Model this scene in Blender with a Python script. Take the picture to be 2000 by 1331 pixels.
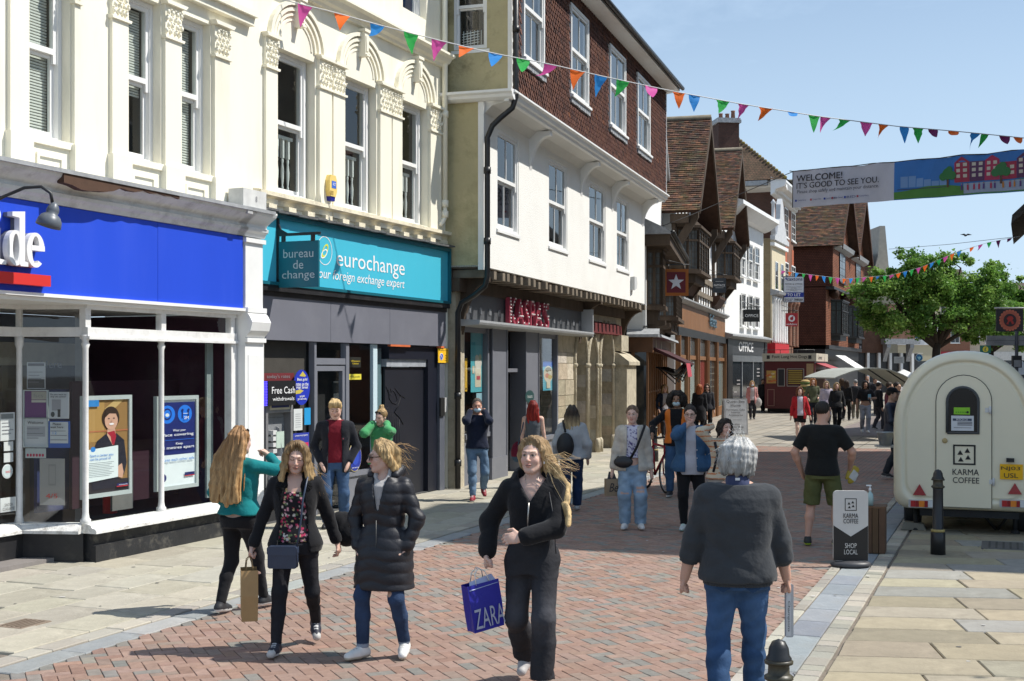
import bpy,math,random
import numpy as np
from mathutils import Vector,Matrix
SC=bpy.context.scene
for _o in list(bpy.data.objects):bpy.data.objects.remove(_o)
FPX,CX0,HY0,CAMH=2500.0,1000.0,720.0,2.26
_cd=bpy.data.cameras.new('street_camera');CAM=bpy.data.objects.new('street_camera',_cd)
SC.collection.objects.link(CAM);SC.camera=CAM
CAM.location=(0,0,CAMH);CAM.rotation_euler=(math.radians(90),0,0)
_cd.sensor_width=36;_cd.lens=45.0;_cd.shift_y=0.02725;_cd.clip_start=0.1;_cd.clip_end=3000
SUN_EL,SUN_AZ=math.radians(53),math.radians(87)
_sd=Vector((math.sin(SUN_AZ)*math.cos(SUN_EL),math.cos(SUN_AZ)*math.cos(SUN_EL),math.sin(SUN_EL)))
_ld=bpy.data.lights.new('sun','SUN');_ld.energy=5.0;_ld.angle=math.radians(0.53);_ld.color=(1.0,0.96,0.89)
SUN=bpy.data.objects.new('sun',_ld);SC.collection.objects.link(SUN)
SUN.rotation_euler=_sd.to_track_quat('Z','Y').to_euler();SUN.location=(40,0,60)
W=bpy.data.worlds.new('World');SC.world=W;W.use_nodes=True
_n=W.node_tree.nodes;_l=W.node_tree.links;_n.clear()
_out=_n.new('ShaderNodeOutputWorld');_bg=_n.new('ShaderNodeBackground');_sky=_n.new('ShaderNodeTexSky')
_sky.sky_type='NISHITA';_sky.sun_disc=False;_sky.sun_elevation=SUN_EL;_sky.sun_rotation=SUN_AZ
_sky.air_density=1.1;_sky.dust_density=0.25;_sky.ozone_density=1.4;_sky.altitude=30
_tc=_n.new('ShaderNodeTexCoord');_mp=_n.new('ShaderNodeMapping');_mp.inputs['Scale'].default_value=(2.2,2.2,9.0)
_nz=_n.new('ShaderNodeTexNoise');_nz.inputs['Scale'].default_value=1.6;_nz.inputs['Detail'].default_value=7;_nz.inputs['Roughness'].default_value=0.62
_nz.inputs['Distortion'].default_value=0.5
_rp=_n.new('ShaderNodeValToRGB');_rp.color_ramp.elements[0].position=0.44;_rp.color_ramp.elements[1].position=0.74
_rp.color_ramp.elements[0].color=(0.30,0.30,0.30,1);_rp.color_ramp.elements[1].color=(0.80,0.80,0.80,1)
_mx=_n.new('ShaderNodeMix');_mx.data_type='RGBA';_mx.inputs[7].default_value=(5.0,6.5,8.3,1)
_l.new(_tc.outputs['Generated'],_mp.inputs[0]);_l.new(_mp.outputs[0],_nz.inputs['Vector']);_l.new(_nz.outputs['Fac'],_rp.inputs[0])
_sp=_n.new('ShaderNodeSeparateXYZ');_l.new(_tc.outputs['Generated'],_sp.inputs[0])
_hz=_n.new('ShaderNodeMapRange');_hz.interpolation_type='SMOOTHSTEP';_hz.inputs[1].default_value=0.0;_hz.inputs[2].default_value=0.48;_hz.inputs[3].default_value=0.86;_hz.inputs[4].default_value=0.0;_l.new(_sp.outputs[2],_hz.inputs[0])
_mxx=_n.new('ShaderNodeMath');_mxx.operation='MAXIMUM';_l.new(_rp.outputs[0],_mxx.inputs[0]);_l.new(_hz.outputs[0],_mxx.inputs[1])
_l.new(_mxx.outputs[0],_mx.inputs[0]);_l.new(_sky.outputs[0],_mx.inputs[6]);_l.new(_mx.outputs[2],_bg.inputs[0])
_bg.inputs[1].default_value=0.108;_l.new(_bg.outputs[0],_out.inputs[0])
SC.view_settings.view_transform='Standard';SC.view_settings.look='None';SC.view_settings.exposure=0.2;SC.view_settings.gamma=1.0
SC.view_settings.use_curve_mapping=False
try:
 SC.cycles.max_bounces=6;SC.cycles.transparent_max_bounces=12;SC.cycles.caustics_reflective=False;SC.cycles.caustics_refractive=False
except Exception:pass
def G(px,py,z=0.0):
 'ground (or height z) point seen at a photo pixel'
 t=(CAMH - z)*FPX/(py - HY0);return Vector(((px-CX0)/FPX*t,t,z))
def AT(px,py,Y):
 'point at depth Y seen at a photo pixel'
 return Vector(((px-CX0)/FPX*Y,Y,CAMH + (HY0-py)/FPX*Y))
def link(o):SC.collection.objects.link(o);return o
def tag(o,label=None,cat=None,group=None,kind=None):
 if label:o['label']=label
 if cat:o['category']=cat
 if group:o['group']=group
 if kind:o['kind']=kind
 return o
def thing(name,label,cat,loc=(0,0,0),rz=0.0,group=None):
 o=bpy.data.objects.new(name,None);link(o);o.empty_display_size=0.2
 o.location=loc;o.rotation_euler=(0,0,rz);return tag(o,label,cat,group)
def srgb(r,g,b):
 f=lambda c:(c/255/12.92 if c/255 <= 0.04045 else ((c/255+0.055)/1.055)**2.4)
 return (f(r),f(g),f(b))
_MATS={}
def mat(name,col=(0.5,0.5,0.5),rough=0.75,var=0.12,vs=3.0,bump=0.15,bs=60.0,spec=0.4,metal=0.0,vcol=False,
  dirt=0.0,dirtcol=(0.05,0.045,0.035),ds=1.3,stretch=(1,1,1),emit=0.0,sheen=0.0,coat=0.0,bdist=0.01):
 if name in _MATS:return _MATS[name]
 m=bpy.data.materials.new(name);m.use_nodes=True;_MATS[name]=m
 nt=m.node_tree;n=nt.nodes;l=nt.links;b=n['Principled BSDF']
 b.inputs['Roughness'].default_value=rough;b.inputs['Metallic'].default_value=metal
 b.inputs['Specular IOR Level'].default_value=spec
 if sheen:b.inputs['Sheen Weight'].default_value=sheen;b.inputs['Sheen Roughness'].default_value=0.5
 if coat:b.inputs['Coat Weight'].default_value=coat;b.inputs['Coat Roughness'].default_value=0.12
 tc=n.new('ShaderNodeTexCoord');mp=n.new('ShaderNodeMapping');mp.inputs['Scale'].default_value=stretch
 l.new(tc.outputs['Object'],mp.inputs[0])
 if vcol:
  a=n.new('ShaderNodeAttribute');a.attribute_name='Col';src=a.outputs['Color']
 else:
  a=n.new('ShaderNodeRGB');a.outputs[0].default_value=(*col,1);src=a.outputs[0]
 if var:
  nz=n.new('ShaderNodeTexNoise');nz.inputs['Scale'].default_value=vs;nz.inputs['Detail'].default_value=6;nz.inputs['Roughness'].default_value=0.6
  l.new(mp.outputs[0],nz.inputs['Vector'])
  mr=n.new('ShaderNodeMapRange');mr.inputs[1].default_value=0.25;mr.inputs[2].default_value=0.75
  mr.inputs[3].default_value=1-var;mr.inputs[4].default_value=1+var;l.new(nz.outputs['Fac'],mr.inputs[0])
  mm=n.new('ShaderNodeVectorMath');mm.operation='SCALE';l.new(src,mm.inputs[0]);l.new(mr.outputs[0],mm.inputs['Scale']);src=mm.outputs[0]
 if dirt:
  nz=n.new('ShaderNodeTexNoise');nz.inputs['Scale'].default_value=ds;nz.inputs['Detail'].default_value=8;nz.inputs['Roughness'].default_value=0.7
  l.new(mp.outputs[0],nz.inputs['Vector'])
  mr=n.new('ShaderNodeMapRange');mr.inputs[1].default_value=0.5;mr.inputs[2].default_value=0.72;mr.inputs[3].default_value=0;mr.inputs[4].default_value=dirt
  l.new(nz.outputs['Fac'],mr.inputs[0])
  mx=n.new('ShaderNodeMix');mx.data_type='RGBA';l.new(mr.outputs[0],mx.inputs[0]);l.new(src,mx.inputs[6]);mx.inputs[7].default_value=(*dirtcol,1);src=mx.outputs[2]
 l.new(src,b.inputs['Base Color'])
 if emit:l.new(src,b.inputs['Emission Color']);b.inputs['Emission Strength'].default_value=emit
 if bump:
  nb=n.new('ShaderNodeTexNoise');nb.inputs['Scale'].default_value=bs;nb.inputs['Detail'].default_value=4
  l.new(mp.outputs[0],nb.inputs['Vector'])
  bp=n.new('ShaderNodeBump');bp.inputs['Strength'].default_value=bump;bp.inputs['Distance'].default_value=bdist
  l.new(nb.outputs['Fac'],bp.inputs['Height']);l.new(bp.outputs[0],b.inputs['Normal'])
 return m
def brickmat(name,c1,c2,mortar,bw=0.22,bh=0.075,ms=0.01,bump=0.4,rough=0.85,off=0.5,axis='xz',dirt=0.3):
 'masonry for walls too far off to build brick by brick'
 if name in _MATS:return _MATS[name]
 m=bpy.data.materials.new(name);m.use_nodes=True;_MATS[name]=m
 nt=m.node_tree;n=nt.nodes;l=nt.links;b=n['Principled BSDF'];b.inputs['Roughness'].default_value=rough;b.inputs['Specular IOR Level'].default_value=0.2
 tc=n.new('ShaderNodeTexCoord');sp=n.new('ShaderNodeSeparateXYZ');l.new(tc.outputs['Object'],sp.inputs[0])
 cb=n.new('ShaderNodeCombineXYZ')
 if axis == 'xz':
  ad=n.new('ShaderNodeMath');ad.operation='ADD';l.new(sp.outputs[0],ad.inputs[0]);l.new(sp.outputs[1],ad.inputs[1]);l.new(ad.outputs[0],cb.inputs[0]);l.new(sp.outputs[2],cb.inputs[1])
 elif axis == 'yz':l.new(sp.outputs[1],cb.inputs[0]);l.new(sp.outputs[2],cb.inputs[1])
 else:l.new(sp.outputs[0],cb.inputs[0]);l.new(sp.outputs[1],cb.inputs[1])
 br=n.new('ShaderNodeTexBrick');l.new(cb.outputs[0],br.inputs[0]);br.offset=off
 br.inputs['Color1'].default_value=(*c1,1);br.inputs['Color2'].default_value=(*c2,1);br.inputs['Mortar'].default_value=(*mortar,1)
 br.inputs['Scale'].default_value=1;br.inputs['Mortar Size'].default_value=ms;br.inputs['Brick Width'].default_value=bw;br.inputs['Row Height'].default_value=bh
 nz=n.new('ShaderNodeTexNoise');nz.inputs['Scale'].default_value=1.2;nz.inputs['Detail'].default_value=8;l.new(tc.outputs['Object'],nz.inputs['Vector'])
 mr=n.new('ShaderNodeMapRange');mr.inputs[1].default_value=0.3;mr.inputs[2].default_value=0.7;mr.inputs[3].default_value=1-dirt;mr.inputs[4].default_value=1+dirt*0.6;l.new(nz.outputs['Fac'],mr.inputs[0])
 mm=n.new('ShaderNodeVectorMath');mm.operation='SCALE';l.new(br.outputs['Color'],mm.inputs[0]);l.new(mr.outputs[0],mm.inputs['Scale']);l.new(mm.outputs[0],b.inputs['Base Color'])
 bp=n.new('ShaderNodeBump');bp.inputs['Strength'].default_value=bump;bp.inputs['Distance'].default_value=0.01;bp.invert=True
 l.new(br.outputs['Fac'],bp.inputs['Height']);l.new(bp.outputs[0],b.inputs['Normal'])
 return m
def glassmat(name,tint=(0.9,0.95,0.95),refl=1.0):
 if name in _MATS:return _MATS[name]
 m=bpy.data.materials.new(name);m.use_nodes=True;_MATS[name]=m
 nt=m.node_tree;n=nt.nodes;l=nt.links;n.clear()
 o=n.new('ShaderNodeOutputMaterial');t=n.new('ShaderNodeBsdfTransparent');g=n.new('ShaderNodeBsdfGlossy');mx=n.new('ShaderNodeMixShader');ge=n.new('ShaderNodeNewGeometry');dt=n.new('ShaderNodeVectorMath');dt.operation='DOT_PRODUCT'
 def mth(op,a,v=None):
  k=n.new('ShaderNodeMath');k.operation=op;l.new(a,k.inputs[0])
  if v is not None:k.inputs[1].default_value=v
  return k.outputs[0]
 l.new(ge.outputs['Normal'],dt.inputs[0]);l.new(ge.outputs['Incoming'],dt.inputs[1])
 om=n.new('ShaderNodeMath');om.operation='SUBTRACT';om.inputs[0].default_value=1;l.new(mth('ABSOLUTE',dt.outputs['Value']),om.inputs[1])
 sch=mth('ADD',mth('MULTIPLY',mth('POWER',om.outputs[0],5),.92),.07)
 t.inputs[0].default_value=(*tint,1);g.inputs['Roughness'].default_value=0.02
 g.inputs[0].default_value=(refl,refl,refl,1)
 l.new(sch,mx.inputs[0]);l.new(t.outputs[0],mx.inputs[1]);l.new(g.outputs[0],mx.inputs[2]);l.new(mx.outputs[0],o.inputs[0])
 return m
class MB:
 'mesh builder: collects faces and links them as ONE mesh object'
 def __init__(s):s.v=[];s.f=[];s.mi=[];s.sm=[];s.c=[];s.M=None;s.col=None
 def _add(s,vs,fs,mi=0,sm=False,col=None):
  b=len(s.v)
  if s.M is not None:vs=[s.M @ Vector(v) for v in vs]
  s.v += [tuple(v) for v in vs]
  c=col or s.col or (0.5,0.5,0.5)
  for f in fs:s.f.append([i+b for i in f]);s.mi.append(mi);s.sm.append(sm);s.c.append(c)
  return s
 def box(s,x0,x1,y0,y1,z0,z1,mi=0,col=None):
  if x0 > x1:x0,x1=x1,x0
  if y0 > y1:y0,y1=y1,y0
  if z0 > z1:z0,z1=z1,z0
  v=[(x0,y0,z0),(x1,y0,z0),(x1,y1,z0),(x0,y1,z0),(x0,y0,z1),(x1,y0,z1),(x1,y1,z1),(x0,y1,z1)]
  return s._add(v,[(0,3,2,1),(4,5,6,7),(0,1,5,4),(1,2,6,5),(2,3,7,6),(3,0,4,7)],mi,False,col)
 def bbox(s,x0,x1,y0,y1,z0,z1,b=0.01,mi=0,col=None):
  'box with a chamfered top rim (stones, slabs)'
  v=[(x0,y0,z0),(x1,y0,z0),(x1,y1,z0),(x0,y1,z0),(x0,y0,z1-b),(x1,y0,z1-b),(x1,y1,z1-b),(x0,y1,z1-b),(x0+b,y0+b,z1),(x1-b,y0+b,z1),(x1-b,y1-b,z1),(x0+b,y1-b,z1)]
  return s._add(v,[(0,1,5,4),(1,2,6,5),(2,3,7,6),(3,0,4,7),(4,5,9,8),(5,6,10,9),(6,7,11,10),(7,4,8,11),(8,9,10,11)],mi,False,col)
 def poly(s,pts,mi=0,col=None):return s._add(pts,[tuple(range(len(pts)))],mi,False,col)
 def prism(s,pts,a0,a1,ax='y',mi=0,col=None,sm=False):
  'extrude a 2D outline: ax y -> pts are (x,z); ax x -> (y,z); ax z -> (x,y)'
  n=len(pts)
  mk={'y':lambda p,a:(p[0],a,p[1]),'x':lambda p,a:(a,p[0],p[1]),'z':lambda p,a:(p[0],p[1],a)}[ax]
  v=[mk(p,a0) for p in pts] + [mk(p,a1) for p in pts]
  fs=[tuple(range(n))[::-1],tuple(range(n,2*n))] + [(i,(i+1) % n,n+(i+1) % n,n+i) for i in range(n)]
  return s._add(v,fs,mi,sm,col)
 def tube(s,pts,r,seg=8,mi=0,col=None,cap=True):
  P=[Vector(p) for p in pts];n=len(P);rr=r if isinstance(r,(list,tuple)) else [r]*n
  vs=[];up=Vector((0,0,1));prev=None
  for i,p in enumerate(P):
   d=(P[min(i+1,n-1)] - P[max(i-1,0)]).normalized()
   if prev is None:
    a=d.cross(up) if abs(d.dot(up)) < 0.95 else d.cross(Vector((1,0,0)))
   else:a=prev - d*prev.dot(d)
   a.normalize();prev=a;b=d.cross(a)
   for k in range(seg):
    t=2*math.pi*k/seg;vs.append(p + (a*math.cos(t) + b*math.sin(t))*rr[i])
  fs=[(i*seg+k,i*seg+(k+1) % seg,(i+1)*seg+(k+1) % seg,(i+1)*seg+k) for i in range(n-1) for k in range(seg)]
  if cap:fs += [tuple(range(seg))[::-1],tuple(range((n-1)*seg,n*seg))]
  return s._add(vs,fs,mi,True,col)
 def lathe(s,prof,c=(0,0,0),seg=16,mi=0,col=None,sm=True,ax='z'):
  vs=[]
  for r,z in prof:
   for k in range(seg):
    t=2*math.pi*k/seg;a,b=r*math.cos(t),r*math.sin(t)
    vs.append({'z':(c[0]+a,c[1]+b,c[2]+z),'y':(c[0]+a,c[1]+z,c[2]+b),'x':(c[0]+z,c[1]+a,c[2]+b)}[ax])
  n=len(prof)
  fs=[(i*seg+k,i*seg+(k+1) % seg,(i+1)*seg+(k+1) % seg,(i+1)*seg+k) for i in range(n-1) for k in range(seg)]
  fs += [tuple(range(seg))[::-1],tuple(range((n-1)*seg,n*seg))]
  return s._add(vs,fs,mi,sm,col)
 def sphere(s,c,r,seg=10,rings=6,mi=0,col=None):
  rx,ry,rz=r if isinstance(r,(tuple,list)) else (r,r,r)
  vs=[];fs=[]
  for i in range(rings+1):
   a=math.pi*i/rings
   for k in range(seg):
    t=2*math.pi*k/seg;vs.append((c[0]+rx*math.sin(a)*math.cos(t),c[1]+ry*math.sin(a)*math.sin(t),c[2]-rz*math.cos(a)))
  fs=[(i*seg+k,i*seg+(k+1) % seg,(i+1)*seg+(k+1) % seg,(i+1)*seg+k) for i in range(rings) for k in range(seg)]
  return s._add(vs,fs,mi,True,col)
 def disc(s,c,r,seg=20,ax='y',mi=0,col=None,ry=None,th=0.004):
  ry=ry or r
  pts=[(c[0]+r*math.cos(2*math.pi*k/seg),(c[2] if ax == 'y' else c[1])+ry*math.sin(2*math.pi*k/seg)) for k in range(seg)]
  return s.prism(pts,c[1]-th/2,c[1]+th/2,'y',mi,col) if ax == 'y' else s.prism(pts,c[2]-th/2,c[2]+th/2,'z',mi,col)
 def mesh(s,name,mats):
  me=bpy.data.meshes.new(name);me.from_pydata(s.v,[],s.f)
  for m in (mats if isinstance(mats,(list,tuple)) else [mats]):me.materials.append(m)
  me.polygons.foreach_set('material_index',s.mi);me.polygons.foreach_set('use_smooth',s.sm)
  ca=me.color_attributes.new('Col','BYTE_COLOR','CORNER') if False else me.color_attributes.new('Col','FLOAT_COLOR','CORNER')
  arr=np.repeat(np.array([(*c,1.0) for c in s.c],dtype=np.float32),[len(f) for f in s.f],axis=0) if s.f else np.zeros((0,4),np.float32)
  ca.data.foreach_set('color',arr.ravel())
  import bmesh
  bm=bmesh.new();bm.from_mesh(me);bmesh.ops.recalc_face_normals(bm,faces=bm.faces);bm.to_mesh(me);bm.free()
  return me
 def build(s,name,mats,parent=None,label=None,cat=None,group=None,kind=None,mat4=None):
  o=bpy.data.objects.new(name,s.mesh(name,mats));link(o)
  if mat4 is not None:o.matrix_world=mat4
  if parent is not None:o.parent=parent
  return tag(o,label,cat,group,kind)
def inst(o,parent=None,loc=None,rz=None):
 c=o.copy();link(c)
 if parent is not None:c.parent=parent
 if loc is not None:c.location=loc
 if rz is not None:c.rotation_euler=(0,0,rz)
 return c
ALIGN={'L':'LEFT','C':'CENTER','R':'RIGHT'}
def text(body,parent,m,M4,width=None,height=None,bold=0.0,ext=0.002,name='lettering',shear=0.0,lead=1.0,align='C',res=3):
 'flat lettering as a mesh; M4 places the text plane (x right, y up, z out), centred; width/height in metres'
 cu=bpy.data.curves.new('txt','FONT');cu.body=body;cu.size=1;cu.extrude=0.0;cu.shear=shear;cu.space_line=lead
 cu.align_x=ALIGN[align];cu.resolution_u=res;cu.fill_mode='FRONT'
 ob=bpy.data.objects.new('txt',cu)
 me=bpy.data.meshes.new_from_object(ob)
 bpy.data.objects.remove(ob);bpy.data.curves.remove(cu)
 n=len(me.vertices);co=np.empty(n*3,np.float32);me.vertices.foreach_get('co',co);co=co.reshape(-1,3)
 lo,hi=co.min(0),co.max(0);sz=np.maximum(hi-lo,1e-6)
 sx=width/sz[0] if width else None;sy=height/sz[1] if height else None
 sx=sx or sy;sy=sy or sx
 cx=(lo[0]+hi[0])/2;cy=(lo[1]+hi[1])/2
 co[:,0]=(co[:,0]-cx)*sx;co[:,1]=(co[:,1]-cy)*sy;co[:,2]=0
 nf=len(me.polygons);faces=[list(p.vertices) for p in me.polygons]
 bpy.data.meshes.remove(me)
 V=np.c_[co[:,:2],np.full(n,ext)].astype(float)
 if bold > 0 and ext <= 0.004:
  V0,f0=V,faces;q=bold*sx;V=np.vstack([V0+[dx*q,dy*q,k*.0004] for k,(dx,dy) in enumerate(((0,0),(1,.4),(-1,-.4),(.5,-.6)))]);faces=[[i+k*n for i in f] for k in range(4) for f in f0]
 me=bpy.data.meshes.new(name)
 if ext > 0.004:
  from collections import Counter
  ed=Counter();dirs={}
  for f in faces:
   for a,b in zip(f,f[1:]+f[:1]):k=(min(a,b),max(a,b));ed[k] += 1;dirs[k]=(a,b)
  sides=[(dirs[k][1],dirs[k][0],dirs[k][0]+n,dirs[k][1]+n) for k,c in ed.items() if c == 1]
  V=np.vstack([V,np.c_[co[:,:2],np.zeros(n)]]);faces=faces + [list(q) for q in sides]
 me.from_pydata(V.tolist(),[],faces);me.materials.append(m)
 o=bpy.data.objects.new(name,me);link(o)
 if parent is not None:o.parent=parent
 o.matrix_local=M4
 return o
RX90=Matrix.Rotation(math.pi/2,4,'X')
def TF(u,y,z):return Matrix.Translation((u,y,z)) @ RX90
RNG=random.Random(11)
def hsvj(c,a,rng=RNG):
 k=1 + rng.uniform(-a,a);return tuple(max(0,min(1,x*k*(1+rng.uniform(-a,a)*0.25))) for x in c)
class Pl:
 'a vertical plane: local x along it, local -y out of it, z up'
 def __init__(s,P,d):s.d=Vector((d[0],d[1])).normalized();s.P=Vector(P[:2]);s.n=Vector((s.d.y,-s.d.x))
 def M(s):return Matrix.Translation((s.P.x,s.P.y,0)) @ Matrix.Rotation(math.atan2(s.d.y,s.d.x),4,'Z')
 def px(s,x,y,w=0.0):
  r=Vector(((x-CX0)/FPX,1));t=(s.P.dot(s.n)+w)/r.dot(s.n);Q=r*t
  return (Q-s.P).dot(s.d),CAMH + (HY0-y)/FPX*t
 def u(s,x,w=0.0):return s.px(x,700,w)[0]
 def world(s,u,w,z):q=s.P + s.d*u + s.n*w;return Vector((q.x,q.y,z))
class Fac(Pl):
 'a street front as a thing: its local x runs along the front, away from the camera'
 def __init__(s,name,label,cat,P,d,group=None):
  Pl.__init__(s,P,d);s.o=thing(name,label,cat,(P[0],P[1],0),math.atan2(s.d.y,s.d.x),group)
 def rel(s,pl):return s.M().inverted() @ pl.M()
def wall_open(mb,u0,u1,z0,z1,holes,y=0.0,depth=0.14,mi=0,mr=0):
 'front skin with rectangular openings and their reveals'
 us=sorted({u0,u1,*[h[0] for h in holes],*[h[1] for h in holes]});zs=sorted({z0,z1,*[h[2] for h in holes],*[h[3] for h in holes]})
 us=[u for u in us if u0 <= u <= u1];zs=[z for z in zs if z0 <= z <= z1]
 for a,b in zip(us,us[1:]):
  for c,d in zip(zs,zs[1:]):
   m_,k_=(a+b)/2,(c+d)/2
   if any(h[0] < m_ < h[1] and h[2] < k_ < h[3] for h in holes):continue
   mb.poly([(a,y,c),(b,y,c),(b,y,d),(a,y,d)],mi)
 for h in holes:
  a,b,c,d=h[:4];e=y + depth
  mb.poly([(a,y,c),(a,e,c),(a,e,d),(a,y,d)],mr);mb.poly([(b,y,c),(b,y,d),(b,e,d),(b,e,c)],mr)
  mb.poly([(a,y,d),(a,e,d),(b,e,d),(b,y,d)],mr);mb.poly([(a,y,c),(b,y,c),(b,e,c),(a,e,c)],mr)
SDIR=Vector((0.3617,0.9323));TDIR=Vector((0.9323,-0.3617));SRZ=math.atan2(SDIR.y,SDIR.x)
def S2W(s,t,z=0):q=SDIR*s + TDIR*t;return Vector((q.x,q.y,z))
def w2px(p):
 return CX0 + FPX*p[0]/p[1],HY0 - FPX*(p[2]-CAMH)/p[1]
M_mortar=mat('joint_sand',(0.20,0.17,0.14),0.95,0.25,8,0.5,90,0.1)
M_pave=mat('paving_stone',vcol=True,rough=0.88,var=0.16,vs=5,bump=0.45,bs=32,spec=0.25,dirt=0.42,dirtcol=(0.15,0.13,0.10),ds=2.1)
M_brick=mat('paving_brick',vcol=True,rough=0.82,var=0.2,vs=14,bump=0.3,bs=120,spec=0.3,dirt=0.25,dirtcol=(0.19,0.155,0.135),ds=1.1)
M_farpave=brickmat('far_paving',(0.36,0.32,0.26),(0.29,0.27,0.23),(0.16,0.14,0.11),0.8,0.5,0.02,0.3,axis='xy',dirt=0.25)
M_ground=mat('ground_asphalt',(0.12,0.115,0.105),0.9,0.2,0.3,0.2,20)
g=MB();g.poly([(-900,-300,-0.06),(900,-300,-0.06),(900,1500,-0.06),(-900,1500,-0.06)]);g.build('ground',M_ground,kind='structure')
def sheet(name,m,s0,s1,t0,t1,z,seg=1):
 b=MB();b.poly([(s0,-t1,z),(s1,-t1,z),(s1,-t0,z),(s0,-t0,z)])
 o=b.build(name,m,kind='structure');o.rotation_euler=(0,0,SRZ);return o
road=sheet('road',M_mortar,2,40,-6.9,-1.75,-0.014)
S_BRK=27.0
PW=0.105;GAP=0.0022
BR_COLS=[(0.285,0.188,0.148),(0.265,0.170,0.132),(0.30,0.205,0.164),(0.255,0.160,0.122),(0.285,0.192,0.154),(0.215,0.200,0.178),(0.195,0.186,0.167),(0.255,0.188,0.152),(0.30,0.188,0.142),(0.235,0.208,0.178)]
BR_W=[5,5,4,3,4,2.6,2.2,3,2,2]
bricks=[]
c45=math.sqrt(0.5)
def cellpos(i,j):x,y=i*PW,j*PW;return (x*c45 - y*c45,x*c45 + y*c45)
N=int(30/PW)
for i in range(-90,340):
 for j in range(-240,330):
  k=(i-j) % 4
  if k == 0:ci,cj,hor=i+1.0,j+0.5,True
  elif k == 3:ci,cj,hor=i+0.5,j+1.0,False
  else:continue
  s,nt=cellpos(ci,cj);t=-nt
  if not (-6.86 < t < -1.84 and 6.5 < s < S_BRK):continue
  p=S2W(s,t);x,y=w2px(p)
  if p.y < 8 or not (-60 < x < 2060 and y < 1400):continue
  bricks.append((p.length,s,nt,hor))
bricks.sort()
def brick_mesh(b,s,nt,hor,col,z=0.0):
 L=PW*2
 hx,hy=L/2-GAP,PW/2-GAP
 b.M=Matrix.Translation((s,nt,z)) @ Matrix.Rotation(math.pi/4 + (0 if hor else math.pi/2),4,'Z')
 b.bbox(-hx,hx,-hy,hy,-0.03,0.0,0.004,0,col);b.M=None
variants=[]
for c in BR_COLS:
 b=MB();brick_mesh(b,0,0,True,c);variants.append(b.mesh('brick',M_brick))
for d,s,nt,hor in bricks[:290]:
 o=bpy.data.objects.new('brick',RNG.choices(variants,BR_W)[0]);link(o);o.parent=road
 o.location=(s,nt,RNG.uniform(-0.002,0.002));o.rotation_euler=(RNG.uniform(-.008,.008),RNG.uniform(-.008,.008),0 if hor else math.pi/2)
b=MB()
for d,s,nt,hor in bricks[290:]:brick_mesh(b,s,nt,hor,hsvj(RNG.choices(BR_COLS,BR_W)[0],0.08),RNG.uniform(-0.002,0.002))
b.build('paving_bricks',M_brick,road,kind='stuff')
M_farbrick=brickmat('far_brick_paving',(0.33,0.18,0.135),(0.23,0.185,0.155),(0.15,0.12,0.10),0.21,0.105,0.006,0.2,axis='xy',dirt=0.2)
fr=sheet('far_road',M_farbrick,S_BRK-0.05,37.6,-6.85,-1.85,-0.006)
fr.rotation_euler=(0,0,SRZ)
sq=sheet('square_paving',M_farpave,37.4,160,-14,14,-0.004)
fr2=sheet('far_brick_lane',mat('far_lane',(0.20,0.165,0.15),0.85,0.2,2,0.3,40),44,150,-5.9,-1.6,0.002)
rgm=random.Random(31);b=MB()
for k in range(260):
 s_,t_=rgm.uniform(8,26),rgm.uniform(-10,3.5);q=S2W(s_,t_);x,y=w2px(q)
 if not (-50 < x < 2050 and y < 1400):continue
 r=rgm.uniform(.010,.028);z=.0035 if -6.8 < t_ < -1.9 else .0165;g_=rgm.choice((.5,.42,.12,.10));n=7
 b._add([(q.x+r*math.cos(2*math.pi*i/n)*rgm.uniform(.7,1.2),q.y+r*math.sin(2*math.pi*i/n)*rgm.uniform(.7,1.2),z) for i in range(n)],[tuple(range(n))],0,False,(g_,g_*.97,g_*.92))
b.build('gum_spots',mat('gum',vcol=True,rough=.8,var=.1,bump=0),None,kind='stuff')
def stone(parent,s0,s1,n0,n1,z,col,name,bev=0.008,rot=None):
 b=MB();b.bbox(-(s1-s0)/2,(s1-s0)/2,-(n1-n0)/2,(n1-n0)/2,-0.05,0,bev,0,col)
 o=b.build(name,M_pave,parent);o.location=((s0+s1)/2,(n0+n1)/2,z)
 o.rotation_euler=(RNG.uniform(-.004,.004),RNG.uniform(-.004,.004),RNG.uniform(-.003,.003) if rot is None else rot);return o
def runstones(parent,s0,s1,t0,t1,l0,l1,z,cols,name,gap=0.008,jit=0.1,vis=(-80,2100)):
 s=s0
 while s < s1:
  L=RNG.uniform(l0,l1);p=S2W(s+L/2,(t0+t1)/2);x,y=w2px(p)
  if p.y > 7 and vis[0] < x < vis[1] and y < 1450:
   stone(parent,s,s+L-gap,-t1,-t0,z+RNG.uniform(-.004,.004),hsvj(RNG.choice(cols),jit),name)
  s += L
GREY=[(0.29,0.30,0.30),(0.27,0.275,0.27),(0.32,0.325,0.315)]
SETT=[(0.36,0.335,0.28),(0.31,0.29,0.25),(0.40,0.37,0.31)]
YORK=[(0.335,0.290,0.205),(0.295,0.252,0.178),(0.36,0.315,0.228),(0.315,0.285,0.225),(0.27,0.235,0.17),(0.30,0.29,0.26)]
CREAM=[(0.40,0.37,0.295),(0.37,0.345,0.28),(0.42,0.39,0.315),(0.39,0.365,0.305)]
lp=sheet('left_pavement',M_mortar,2,41,-13.2,-6.8,-0.012)
runstones(lp,7.5,37,-7.09,-6.83,0.55,0.95,0.004,GREY,'channel_slab')
runstones(lp,7.5,37,-7.31,-7.11,0.28,0.5,0.012,SETT,'sett')
tt=-7.33
while tt > -11.0:
 w_=RNG.uniform(0.42,0.62);runstones(lp,7+RNG.random(),39,tt-w_+0.007,tt,0.55,1.05,0.012,CREAM,'slab',0.007,0.07);tt -= w_
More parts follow.
